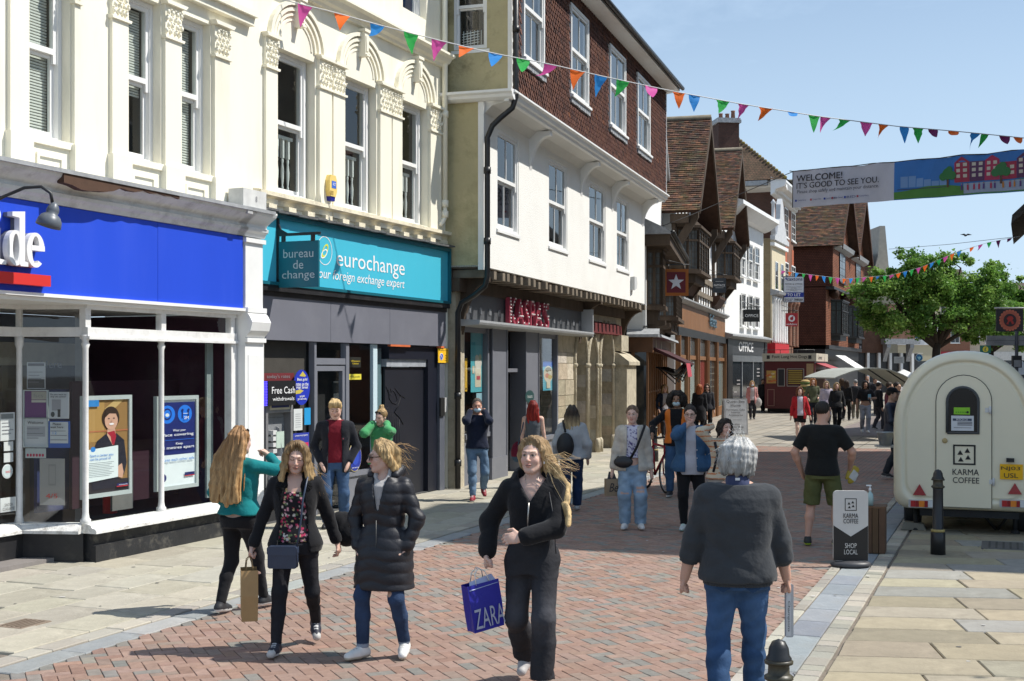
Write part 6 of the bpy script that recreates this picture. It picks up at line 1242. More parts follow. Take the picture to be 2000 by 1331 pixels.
for x in (-.05,.8,1.65,2.5):b.tube([(x,-.05,3.02),(x,-.05,3.2)],.015,5)
b.tube([(-.05,-.05,3.2),(2.5,-.05,3.2)],.015,5);b.build('roof_rail',M_iron,kk)
def kpanel(u0,u1,z0,z1,col,name,fr=None):
 b=MB();b.box(u0,u1,-.03,0,z0,z1,0,fr or col)
 if fr:b.box(u0+.03,u1-.03,-.035,-.03,z0+.03,z1-.03,0,col)
 return b.build(name,M_vc,kk)
kpanel(.10,.58,1.5,2.15,(.45,.26,.08),'food_picture')
for k in range(9):b=MB();b.sphere((.14+.38*RNG.random(),-.035,1.6+.5*RNG.random()),(.10,.006,.05),8,4,0,RNG.choice([(.6,.42,.05),(.55,.15,.04),(.62,.5,.3),(.4,.12,.04)]));b.build('print',M_vc,kk)
kpanel(.66,1.02,1.35,2.25,(.015,.015,.02),'kiosk_window',(.35,.33,.3));kpanel(1.12,1.98,1.35,2.25,(.05,.012,.012),'menu_board',(.38,.36,.33))
for k in range(7):b=MB();b.box(1.2,1.9,-.038,-.035,2.12-.105*k,2.16-.105*k,0,(.50,.38,.06));b.build('print',M_vc,kk)
kpanel(.15,.5,.35,1.2,(.09,.01,.015),'side_panel',(.30,.16,.12));b=MB();b.box(2.1,2.45,-.02,0,.4,2.5,0,(.38,.26,.14));b.build('carved_post',M_vcm,kk)
b=MB();b.box(2.5,2.53,.5,3.6,1.25,2.2,0,(.10,.05,.03));b.box(2.5,2.9,.4,3.7,1.15,1.22,0,(.3,.2,.1));b.prism([(2.5,2.55),(3.3,2.25),(3.3,2.2),(2.5,2.48)],.4,3.8,'y',0,(.35,.07,.08));b.build('serving_hatch',M_vcm,kk)
b=MB();b.box(.15,2.35,.2,4.0,.06,.22);b.build('base',M_rubber,kk)
for y in (.7,3.4):b=MB();b.lathe([(.1,-.05),(.18,-.05),(.18,.05),(.1,.05)],(.1,y,.19),14,ax='x');b.build('wheel',M_rubber,kk)
bc=thing('burger_cutout','large model burger and red counter in front of the hot dog kiosk','display',tuple(AT(1575,795,62)));bc.location.z=0
b=MB();b.box(-.35,.75,-.2,.4,0,.95,0,(.11,.014,.018));b.box(-.3,.7,-.21,-.2,.05,.45,0,(.35,.14,.06));b.disc((.5,-.215,.72),.12,16,'y',0,(.4,.38,.33));b.build('counter',M_vcm,bc)
b=MB();b.sphere((-.05,0,1.62),(.24,.24,.10),14,6,0,(.42,.30,.12))
for k,cl in enumerate([(.1,.16,.05),(.45,.36,.16),(.08,.12,.04),(.42,.30,.12)]):b.lathe([(.2,0),(.25,.04),(.25,.08),(.2,.12)],(-.05,0,1.5-.13*k),14,0,cl)
b.build('model_burger',M_vcm,bc)
def hsign(name,label,px0,px1,py0,py1,Y,col,fr=None,bracket=None,rz=0.0,cat='sign',frw=.1,th=.05):
 w,h=(px1-px0)/FPX*Y,(py1-py0)/FPX*Y;t=facing(name,label,cat,(px0+px1)/2,(py0+py1)/2,Y,rz)
 b=MB();b.box(-w/2,w/2,-th/2,th/2,-h/2,h/2,0,fr or col)
 if fr:b.box(-w/2+frw,w/2-frw,-th/2-.006,-th/2,-h/2+frw,h/2-frw,0,col)
 b.build('sign_board',M_vc,t)
 if bracket:
  b=MB();x0=bracket;b.tube([(x0,.05,h/2+.14),(w/2+.04,0,h/2+.14)],.022,6)
  for x in (-w*.3,w*.3):b.tube([(x,0,h/2+.14),(x,0,h/2-.01)],.014,5)
  b.tube([(x0,.05,h/2+.5),(w*.3,0,h/2+.16)],.012,5);b.build('bracket',M_iron,t)
 return t,w,h
t,w,h=hsign('star_sign','square dark red hanging sign with a white star and orange frame',1296,1344.5,526,578,40.5,(.13,.012,.02),(.36,.11,.015),-1.2,frw=.095)
st_=[((.26 if k % 2 == 0 else .105)*math.sin(math.pi*k/5),(.26 if k % 2 == 0 else .105)*math.cos(math.pi*k/5)) for k in range(10)]
b=MB();b.prism(st_,-.04,-.033,'y',0,(.66,.68,.72));b.build('star',M_vc,t)
t,w,h=hsign('slate_sign','dark slate hanging sign with curved white lettering on the half timbered building',1392,1418,543.5,572,58,(.035,.042,.05),None,-.8);text('FATFACE',t,M_wt,TF(0,-.03,0),w*.82,.10)
for z_ in (-.12,.17):b=MB();b.box(-w*.3,w*.3,-.029,-.026,z_,z_+.015,0,(.5,.5,.5));b.build('print',M_vc,t)
t,w,h=hsign('office_sign','small black hanging sign with thin white capitals above the black shopfront',1452,1484,605,629,68.5,(.022,.022,.022),None,-.7);text('OFFICE',t,M_wt,TF(0,-.03,0),w*.82,.15)
t,w,h=hsign('letting_board','white and blue to let board on the cream brick building',1530,1570.5,540,591,78,(.62,.64,.68),(.05,.06,.1),frw=.04)
b=MB();b.box(-w/2+.04,w/2-.04,-.036,-.032,-h*.30,-h*.12,0,(.02,.04,.28));b.prism([(-w*.42,h*.42),(-w*.34,h*.46),(-w*.34,h*.34)],-.036,-.032,'y',0,(.02,.04,.28));b.build('print',M_vc,t)
for s_,z_,ww,hh,m_ in (('caxtons',.38,.74,.10,M_navy),('RETAIL & OFFICES',.20,.82,.045,M_bk),('SUITABLE FOR A VARIETY\nOF USES\nAVAILABLE AS WHOLE OR\nSEPARATELY',.02,.78,.17,M_greyp),('TO LET',-.21,.66,.11,M_wt),('01227 788088',-.40,.86,.09,M_bk)):text(s_,t,m_,TF(w*.04 if s_ == 'caxtons' else 0,-.042,h*z_),w*ww,h*hh,.01)
t,w,h=hsign('phone_shop_sign','red hanging sign with a white ring and lettering below it',1534,1558,612,638,77,(.38,.03,.035),None,-.6)
b=MB();b.disc((0,-.03,.08),.20,22,'y',0,(.7,.7,.7));b.disc((0,-.036,.07),.10,18,'y',0,(.38,.03,.035));b.prism([(-.02,.10),(.06,.22),(.10,.26),(.09,.14)],-.042,-.038,'y',0,(.38,.03,.035));b.build('print',M_vc,t);text('vodafone',t,M_wt,TF(0,-.032,-.26),w*.86,.12)
t,w,h=hsign('restaurant_sign','black hanging banner reading cote beside the tree',1664,1684,654,683,114,(.012,.013,.016));text('CÔTE',t,M_wt,TF(0,-.03,-.42),w*.85,.26)
t,w,h=hsign('scroll_sign','dark sign with faint gold emblem on the red tile building',1655,1675.5,630,650,110,(.02,.02,.022),None,-.9);b=MB();b.disc((0,-.03,-.1),.22,16,'y',0,(.10,.075,.03),.16);b.disc((0,-.034,-.1),.18,16,'y',0,(.02,.02,.022),.12);b.build('print',M_vc,t);text('Jack Wills',t,mat('dull_gold',(.16,.13,.07),.5,0,1,0),TF(0,-.03,.25),w*.8,.16)
t,w,h=hsign('new_look_sign','pale grey hanging sign reading new look',1746,1766,697,710,116,(.36,.37,.36));text('NEW\nLOOK',t,M_greyp,TF(0,-.03,0),w*.7,h*.7)
t=facing('bank_sign','round blue bank sign with a pale ring above the trailer','sign',1795,699,100);b=MB();b.disc((0,0,0),.29,24,'y',0,(.5,.6,.66),None,.06);b.disc((0,-.035,0),.25,24,'y',0,(.02,.15,.36),None,.02);b.prism([(-.16,.10),(-.1,-.08),(0,-.18),(.1,-.08),(.16,.10),(.05,.05),(0,.16),(-.05,.05)],-.055,-.048,'y',0,(.30,.62,.75));b.tube([(-.6,0,.34),(.3,0,.34)],.02,5);b.build('sign_disc',M_vc,t)
t,w,h=hsign('pound_sign','green square sign with a yellow pound symbol under the trees',1914,1935,675,690,95,(.01,.12,.09));b=MB();b.disc((0,-.03,0),.21,20,'y',0,(.60,.50,.04));b.build('print',M_vc,t);text('£',t,mat('print_green',(.01,.12,.09),.5,0,1,0),TF(0,-.034,0),.16,.28,.02)
t,w,h=hsign('inn_sign','dark hanging inn sign with a red emblem inside a scalloped pink ring',1945.5,1998,604,648,40,(.016,.018,.028));b=MB()
b.tube([(-w/2-.05,.0,h/2+.03),(w/2+.6,0,h/2+.03)],.03,6,0,(.35,.36,.37))
for k in range(20):a=2*math.pi*k/20;b.disc((.295*math.cos(a),-.03,.295*math.sin(a)),.045,10,'y',0,(.42,.13,.09))
b.disc((0,-.034,0),.28,26,'y',0,(.36,.10,.07));b.disc((0,-.04,0),.20,24,'y',0,(.03,.02,.03));b.prism([(-.12,-.12),(-.06,-.02),(-.11,.05),(-.04,.13),(.05,.13),(.11,.06),(.07,.0),(.13,-.10),(.06,-.13),(.02,-.03),(-.04,-.05),(-.05,-.13)],-.05,-.044,'y',0,(.30,.03,.03));b.build('emblem',M_vc,t)
t=facing('fingerpost','grey fingerpost with two direction arms in front of the trees','signpost',1985.5,720,34);t.location.z=0
b=MB();b.tube([(0,0,0),(0,0,3.25)],.045,10,0,(.10,.10,.11));b.build('post',M_vcm,t)
for s,z0 in ((-1,2.87),(1,2.87)):
 b=MB();b.box(.06*s,.80*s,-.03,.03,z0,z0+.26,0,(.33,.33,.34));b.box(.06*s,.80*s,-.033,-.03,z0+.12,z0+.135,0,(.2,.2,.2));b.build('direction_arm',M_vcm,t)
text('City Centre\nCathedral',t,M_greyp,TF(-.5,-.036,3.0),.4,.15);b=MB();b.box(-.12,.12,-.05,.05,2.28,2.6,0,(.05,.05,.05));b.box(-.09,.09,-.055,-.05,2.3,2.48,0,(.4,.4,.42));b.build('sign_panel',M_vcm,t)
t=thing('pavement_sign','pale grey pavement sign of a home shop standing in the sunlit street','sign',tuple(G(1438,853)),math.radians(5));w,h=.80,1.20
b=MB();b.M=Matrix.Rotation(math.radians(-6),4,'X');b.box(-w/2,w/2,-.02,.02,.06,.06+h,0,(.40,.40,.40));b.box(-w/2+.05,w/2-.05,-.024,-.02,.11,.01+h,0,(.55,.56,.57));b.build('panel',M_vcm,t)
b=MB();b.M=Matrix.Translation((0,.55,0)) @ Matrix.Rotation(math.radians(14),4,'X');b.box(-w/2,w/2,-.02,.02,.06,.06+h,0,(.33,.33,.33));b.build('back_panel',M_vcm,t)
TS=Matrix.Rotation(math.radians(-6),4,'X')
for s_,z_,ww,hh in (('Queen Bee\nHome',1.10,.62,.22),('Furniture, Gifts\nInterior\nAccessories',.80,.62,.24),('In-store\nCoffee Shop\nWelcome',.32,.5,.24)):text(s_,t,mat('print_dark',(.06,.055,.06),.6,0,1,0),TS @ TF(0,-.028,z_),ww,hh)
b=MB();b.M=TS;b.prism([(-.25,.56),(-.18,.59),(-.18,.53)],-.028,-.025,'y',0,(.1,.1,.1));b.box(-.1,.2,-.027,-.025,.555,.565,0,(.35,.35,.35));b.build('print',M_vc,t)
ft=thing('serving_flap','long grey curved serving flap propped open over a queue of people','awning',tuple(AT(1630,738,40)),math.radians(4));b=MB()
cv=[(0,0),(.25,.10),(.6,.22),(1.0,.30),(1.4,.31),(1.8,.25),(2.2,.10),(2.6,-.12),(2.8,-.28)]
for a,c in zip(cv,cv[1:]):b.prism([a,c,(c[0],c[1]-.035),(a[0],a[1]-.035)],0,3.2,'y',0,(.36,.37,.33))
b.build('panel',M_vcm,ft)
for x in (1.1,1.65):
 b=MB();b.tube([(x,.1,.27),(x+.75,.1,-.22)],.025,6);b.build('strut',M_iron,ft)
for px,py,Y,r_,lab in ((1990,728,60,.75,'white pointed stall canopy at the right edge behind the trailer'),(1765,745,70,1.3,'cream parasol canopy half hidden behind the trailer')):
 p=AT(px,py,Y);t=thing('stall_canopy',lab,'canopy',(p.x,p.y,0));b=MB();z=p.z;b._add([(-r_,-r_,z-.1),(r_,-r_,z-.1),(r_,r_,z-.1),(-r_,r_,z-.1),(0,0,z+.65)],[(0,1,4),(1,2,4),(2,3,4),(3,0,4)],0,False,(.70,.70,.68));b.build('cover',M_vcm,t)
 for x,y in ((-1,-1),(1,-1),(1,1),(-1,1)):b=MB();b.tube([(x*r_*.95,y*r_*.95,0),(x*r_*.95,y*r_*.95,z-.1)],.03,6,0,(.3,.3,.3));b.build('pole',M_vcm,t)
wa=thing('white_awning','white sloping shop awning on the dark shop below the red tile building','awning',tuple(AT(1632,694,97)),math.radians(68));b=MB();b.prism([(0,.0),(-1.9,-1.25),(-1.9,-1.32),(0,-.08)],0,5.5,'x',0,(.74,.74,.72));b.build('cover',M_vcm,wa)
gt=thing('metal_tub','galvanised metal tub on a shelf at the left side of the trailer','tub',tuple(AT(1729,870,19.3)));b=MB();b.lathe([(.085,0),(.125,.19),(.13,.20),(.12,.20),(.08,.02)],(0,0,0),18);b.build('tub',mat('galvanised',(.42,.44,.45),.35,.25,6,.1,30,metal=.7),gt);b=MB();b.box(-.12,.5,-.12,.15,-.03,-.003,0,(.45,.44,.42));b.build('shelf',M_vcm,gt)
FLAG={'o':srgb(250,120,50),'b':srgb(60,150,230),'g':srgb(60,185,90),'p':srgb(225,95,175),'m':srgb(120,45,100)}
def fabric(name,col):
 m=mat(name,col,.6,.05,4,.1,40,.2)
 nt=m.node_tree;b=nt.nodes['Principled BSDF']
 if 'tl' not in nt.nodes:
  t=nt.nodes.new('ShaderNodeBsdfTranslucent');t.name='tl';t.inputs[0].default_value=(*col,1);mx=nt.nodes.new('ShaderNodeMixShader');mx.inputs[0].default_value=.38
  nt.links.new(b.outputs[0],mx.inputs[1]);nt.links.new(t.outputs[0],mx.inputs[2]);nt.links.new(mx.outputs[0],nt.nodes['Material Output'].inputs[0])
 return m
MF={k:fabric('flag_'+n,FLAG[k]) for k,n in (('o','orange'),('b','blue'),('g','green'),('p','pink'),('m','purple'))}
def bunting(label,curve,P0,P1,flags,fw,fl,rng,wind=.5):
 'curve: photo pixels the cord runs through; P0, P1: plan ends of the cord'
 P0,P1=Vector(P0),Vector(P1);D=P1-P0
 xs=[c[0] for c in curve];ys=[c[1] for c in curve]
 def at(px):
  k=(px-CX0)/FPX;s=(P0.x-k*P0.y)/(k*D.y-D.x);q=P0+D*s;py=float(np.interp(px,xs,ys));return Vector((q.x,q.y,CAMH+(HY0-py)/FPX*q.y))
 t=thing('bunting',label,'bunting',tuple(at(xs[0])))
 o0=at(xs[0]);pts=[at(x)-o0 for x in np.linspace(xs[0],xs[-1],40)]
 b=MB();b.tube(pts,.009 if fw > .2 else .012,5);b.build('cord',mat('white_cord',(.6,.6,.6),.8,.1),t)
 for px,cl in flags:
  p=at(px)-o0;d=(at(px+6)-at(px-6)).normalized();b=MB();n=5;wd=fw*rng.uniform(.85,1.05);ln=fl*rng.uniform(.8,1.05)
  yaw=rng.uniform(-.9,.9);lift=rng.uniform(.15,1.15)*wind;cur=rng.uniform(-.5,.9)
  side=Vector((-d.y,d.x,0));grid=[]
  for r in range(n+1):
   v=r/n;hw=wd/2*(1-v)+.004;ang=lift+cur*v
   off=Vector((0,0,-1))*(ln*v*math.cos(ang*.8)) + (side*math.sin(yaw)+d*-math.cos(yaw)*.6)*(ln*v*math.sin(ang*.8))
   tw=rng.uniform(-.2,.2)+yaw*v*1.2
   for c in (-1,0,1):grid.append(p + d*(c*hw*math.cos(tw)) + side*(c*hw*math.sin(tw)+ (.02 if c == 0 else 0)*(1-v)) + off)
  fs=[(r*3+c,r*3+c+1,(r+1)*3+c+1,(r+1)*3+c) for r in range(n) for c in range(2)]
  b._add(grid,fs,0,True);b.build('flag',MF[cl],t)
 return t
rb=random.Random(21)
A_=FA.world(FA.u(552,.1),.1,0)
bunting('string of pink, orange, blue and green pennants crossing the street from the cream building',[(552,0),(655,25),(735,48),(860,80),(960,104),(1075,126),(1170,148),(1310,178),(1450,204),(1600,228),(1750,247),(1880,258),(2060,276)],(A_.x,A_.y),(11.0,26),[(596,'p'),(668,'o'),(737,'b'),(803,'g'),(858,'p'),(911,'o'),(968,'b'),(1022,'g'),(1076,'p'),(1128,'o'),(1174,'b'),(1217,'g'),(1272,'p'),(1326,'o'),(1356,'b'),(1412,'g'),(1452,'p'),(1496,'o'),(1548,'b'),(1590,'g'),(1613,'p'),(1650,'g'),(1692,'p'),(1726,'o'),(1766,'b'),(1793,'g'),(1822,'m'),(1862,'o'),(1906,'b'),(1924,'g'),(1962,'m'),(1988,'o'),(2030,'b')],.26,.36,rb,.95)
A2=FA.world(FA.u(90,.1),.1,0)
bunting('far string of small pennants sagging below the gables towards the right',[(1522,528),(1560,534),(1650,545),(1740,538),(1800,522),(1870,492),(1930,474),(1992,462)],(15.0,72),(24.6,62),[(1530+13.2*k,'pobg'[k % 4]) for k in range(27)]+[(1898,'o'),(1915,'p'),(1932,'g'),(1950,'m'),(1972,'m')],.27,.36,rb,.35)
for (x0,y0,Y0,x1,y1,Y1,lab) in ((1200,478,52,1548,336,37.5,'thin wire holding the left end of the welcome banner'),(1736,487,75,1992,462,62,'thin wire crossing above the trees')):
 a,c=AT(x0,y0,Y0),AT(x1,y1,Y1);t=MB();t.tube([(0,0,0),tuple((c-a)*.5-Vector((0,0,.06))),tuple(c-a)],.012,5);o=t.build('overhead_wire',M_iron,None,lab,'wire');o.location=a
B0,B1=AT(1548,335,38),AT(2075,286,32.6);bd=(B1-B0);BL=bd.length;bn=thing('welcome_banner','wide printed welcome banner hung across the street above the trees','banner',tuple(B0),math.atan2(bd.y,bd.x));BH=1.08
dzz=bd.z/Vector((bd.x,bd.y)).length;BX=Vector((bd.x,bd.y)).length
def rip(x,z):return .030*math.sin(x*3.1+z*1.5)+.018*math.sin(x*7.3-z*2.2)
def bpt(x,z,e=0):return (x,rip(x,z)-e,dzz*x+z - BH*(1+.18*x/BX*0) - .03*math.sin(math.pi*x/BX)*0 + .02*math.sin(x*5)*(z > BH*.9))
M_cloth=mat('banner_cloth',vcol=True,rough=.45,var=.04,vs=3,bump=.1,bs=8)
def strip(b,x0,x1,z0f,z1f,col,e,n=None):
 n=n or max(1,int((x1-x0)/.12));xs_=[x0+(x1-x0)*k/n for k in range(n+1)]
 for a,c in zip(xs_,xs_[1:]):
  for j in range(3):
   q=lambda x,f:z0f(x)+(z1f(x)-z0f(x))*f
   b._add([bpt(a,q(a,j/3),e),bpt(c,q(c,j/3),e),bpt(c,q(c,(j+1)/3),e),bpt(a,q(a,(j+1)/3),e)],[(0,1,2,3)],0,False,col)
K=lambda v:(lambda x:v)
b=MB();XM=BX*.415;strip(b,0,XM,K(0),K(BH),(.50,.51,.58),0);strip(b,XM,BX,K(0),K(BH),(.035,.17,.48),0);b.build('cloth',M_cloth,bn)
b=MB();e=.006
strip(b,XM,BX,lambda x:.02,lambda x:.22+.12*math.sin((x-XM)*1.3)**2,(.07,.22,.04),e);strip(b,XM+2.0,BX,lambda x:.05,lambda x:.32,(.30,.36,.48),e*1.5)
strip(b,XM+.1,XM+1.5,lambda x:.27,lambda x:.29,(.04,.05,.09),e*2)
rg=random.Random(6)
for k in range(6):x=XM+.2+k*.22;strip(b,x,x+.2,K(.33),K(.46+.22*rg.random()),(.16,.30,.55),e*1.2,1)
hx=XM+1.75
for k in range(9):
 w_=rg.uniform(.34,.5);z1=rg.uniform(.72,.95);cl=((.33,.03,.07),(.10,.035,.10),(.40,.03,.09))[k % 3]
 if hx+w_ > BX:break
 strip(b,hx,hx+w_,K(.36),K(z1),cl,e*2.2,2)
 if k % 2 == 0:b._add([bpt(hx,z1,e*2.2),bpt(hx+w_,z1,e*2.2),bpt(hx+w_/2,z1+.14,e*2.2)],[(0,1,2)],0,False,cl)
 for i in range(2):
  for j in range(3):zz=.5+.14*j; 
  for j in range(3):
   zz=.48+.15*j
   if zz+.09 < z1:strip(b,hx+w_*(.15+.45*i),hx+w_*(.4+.45*i),K(zz),K(zz+.09),(.55,.50,.42),e*3,1)
 hx += w_+.005
for k in range(16):
 x=XM+1.9+k*.16+rg.uniform(-.05,.05)
 if x > BX-.1:break
 strip(b,x,x+.05,K(.14),K(.28),rg.choice([(.10,.05,.2),(.5,.2,.03),(.4,.03,.08),(.02,.10,.12)]),e*4,1);strip(b,x+.01,x+.04,K(.29),K(.32),(.35,.2,.12),e*4,1)
for x in (XM+1.55,XM+3.0,XM+4.1):
 if x > BX-.3:break
 strip(b,x-.03,x+.03,K(.25),K(.5),(.10,.05,.03),e*4.5,1);n=14
 for (dx,dz,r) in ((0,.62,.16),(-.14,.55,.11),(.14,.56,.12),(.05,.72,.10)):b._add([bpt(x+dx+r*math.cos(2*math.pi*i/n),dz+r*math.sin(2*math.pi*i/n),e*5) for i in range(n)],[tuple(range(n))],0,False,(.03,.17,.05))
b.build('printed_scene',M_cloth,bn,kind='stuff')
BT=lambda x,z:Matrix.Translation((x,-.062,dzz*x+z-BH)) @ Matrix.Rotation(-math.atan(dzz),4,'Y') @ RX90
for s_,x,z,ww,hh,bo in (('WELCOME!',.92,.84,1.50,.185,.012),("IT\u2019S GOOD TO SEE YOU.",1.49,.62,2.63,.165,.012),('Please shop safely and maintain your distance.',1.50,.43,2.62,.125,0)):text(s_,bn,M_bk,BT(x,z),ww,hh,bo)
for k,(s_,x) in enumerate((('Canterbury',.35),('European Union',.85),('Local Growth',1.3),('High Street',1.55),('BID',1.95),('Canterbury',2.35))):
 text(s_,bn,M_navy,BT(x,.19),.28,.06);b=MB();b.M=BT(x-.2,.19) @ Matrix.Rotation(-math.pi/2,4,'X');b.box(-.03,.03,-.002,0,-.03,.03,0,(.02,.05,.30) if k % 2 == 0 else (.35,.06,.08));b.build('print',M_vc,bn)
b=MB();b.tube([bpt(0,BH),bpt(0,0)],.014,6);b.tube([(-.1,0,.02)]+[bpt(BX*k/12,BH) for k in range(13)],.014,6);b.build('cord',M_iron,bn)
M_leaf=mat('leaf_green',vcol=True,rough=.5,var=.2,vs=2,bump=0,spec=.35);M_bark=mat('bark',(.045,.035,.026),.95,.3,6,.8,18,.15,bdist=.03)
nt=M_leaf.node_tree;_b=nt.nodes['Principled BSDF'];_t=nt.nodes.new('ShaderNodeBsdfTranslucent');_m=nt.nodes.new('ShaderNodeMixShader');_m.inputs[0].default_value=.45
_a=nt.nodes.new('ShaderNodeAttribute');_a.attribute_name='Col';nt.links.new(_a.outputs['Color'],_t.inputs[0]);nt.links.new(_b.outputs[0],_m.inputs[1]);nt.links.new(_t.outputs[0],_m.inputs[2]);nt.links.new(_m.outputs[0],nt.nodes['Material Output'].inputs[0])
def tree(name,label,loc,trunk_h,lobes,nleaf,leaf,rng,lean=(0,0),r0=.3,cols=((.14,.27,.05),(.18,.33,.06),(.10,.21,.035),(.23,.37,.08))):
 t=thing(name,label,'tree',loc);b=MB()
 top=Vector((lean[0],lean[1],trunk_h));b.tube([(0,0,-.1),(lean[0]*.3,lean[1]*.3,trunk_h*.4),tuple(top)],[r0*1.25,r0,r0*.85],12);b.build('trunk',M_bark,t)
 for c,r in lobes:
  c=Vector(c);mid=top.lerp(c,.5)+Vector((rng.uniform(-.3,.3),rng.uniform(-.3,.3),rng.uniform(-.2,.4)));b=MB();b.tube([tuple(top-Vector((0,0,.3))),tuple(mid),tuple(c),tuple(c+Vector((rng.uniform(-1,1),rng.uniform(-1,1),.8))*r[2]*.6)],[r0*.55,r0*.38,r0*.2,r0*.05],8);b.build('limb',M_bark,t)
 vs=[];fs=[];cs=[];vol=[r[0]*r[1]*r[2] for c,r in lobes];tot=sum(vol)
 b=MB()
 for (c,r),v in zip(lobes,vol):
  n_cl=max(8,int(46*v/tot*len(lobes)/3)); 
  cl=[]
  for _ in range(n_cl):
   th,u_=rng.uniform(0,2*math.pi),rng.uniform(-1,1);q=rng.uniform(.55,1.08);s_=math.sqrt(1-u_*u_);cl.append((c[0]+r[0]*q*s_*math.cos(th),c[1]+r[1]*q*s_*math.sin(th),c[2]+r[2]*q*u_,rng.uniform(.45,.95)*min(r)*.42,rng.choice(cols)))
  for _ in range(int(nleaf*v/tot)):
   k=rng.choice(cl);g_=[rng.gauss(0,.55) for _ in range(3)];p=Vector((k[0]+g_[0]*k[3],k[1]+g_[1]*k[3],k[2]+g_[2]*k[3]*.8))
   a=Vector((rng.gauss(0,1),rng.gauss(0,1),rng.gauss(0,.6))).normalized();w_=a.cross(Vector((rng.gauss(0,1),rng.gauss(0,1),rng.gauss(0,1)))).normalized();l_=leaf*rng.uniform(.6,1.3)
   b._add([p-a*l_*.5,p+w_*l_*.32,p+a*l_*.5,p-w_*l_*.32],[(0,1,2,3)],0,False,hsvj(k[4],.22,rng))
 b.build('crown',M_leaf,t);return t
rt=random.Random(77)
tree('leafy_tree','broad green tree with a dark leaning trunk beyond the cream trailer',(30.0,91,0),4.0,[((-2.6,0,6.6),(2.4,2.2,2.2)),((-4.3,.3,6.6),(1.7,1.8,1.7)),((-3.9,-.2,8.3),(1.2,1.2,1.0)),((-.9,-.5,8.4),(2.2,2,2.2)),((1.4,0,6.9),(2.5,2.2,2.0)),((3.6,.2,7.2),(2.3,2,2.1)),((-1.9,0,9.9),(1.1,1.1,1.0)),((1.9,0,9.4),(1.4,1.2,1.3)),((3.9,0,8.9),(1.1,1,1.0)),((.2,-.6,5.8),(3.4,1.6,1.1)),((5.2,.2,6.4),(1.6,1.5,1.6))],62000,.225,rt,(.2,0),.32)
tree('leafy_tree','smaller green tree behind the fingerpost at the right',(36.6,98,0),3.8,[((-.9,0,6.0),(1.9,1.7,1.9)),((1.0,0,7.2),(2.1,1.6,1.8)),((.6,0,9.2),(1.2,1,1.2)),((-.8,0,8.2),(1.2,1,1.2)),((2.8,0,6.2),(2.2,1.6,1.9)),((-.5,0,4.6),(2.2,1.2,.9)),((2.4,0,8.5),(1.2,1,1.2)),((2.6,0,4.5),(2.0,1.2,.9))],40000,.225,rt,(.1,0),.22)
tree('street_tree','thinly leafed street tree at the right of the camera whose branches shade the slabs',(8.6,8.7,0),3.0,[((-.6,.2,4.8),(1.0,.7,.9)),((.8,-.3,5.2),(1.0,.7,1.0)),((0,.1,6.0),(.9,.7,.8))],700,.12,rt,(.1,0),.12)
p=AT(1886,461,60);bi=thing('bird','small dark bird gliding above the tree','bird',tuple(p));b=MB();b.prism([(-.25,.06),(-.08,.10),(0,.03),(.10,.10),(.28,.04),(.08,.02),(0,-.03),(-.08,.03)],-.05,.05,'y',0,(.05,.05,.05));b.sphere((0,0,.02),(.05,.16,.05),8,5,0,(.06,.06,.06));b.build('body',M_vcm,bi)
def _v(*a):return np.array(a,dtype=np.float32)
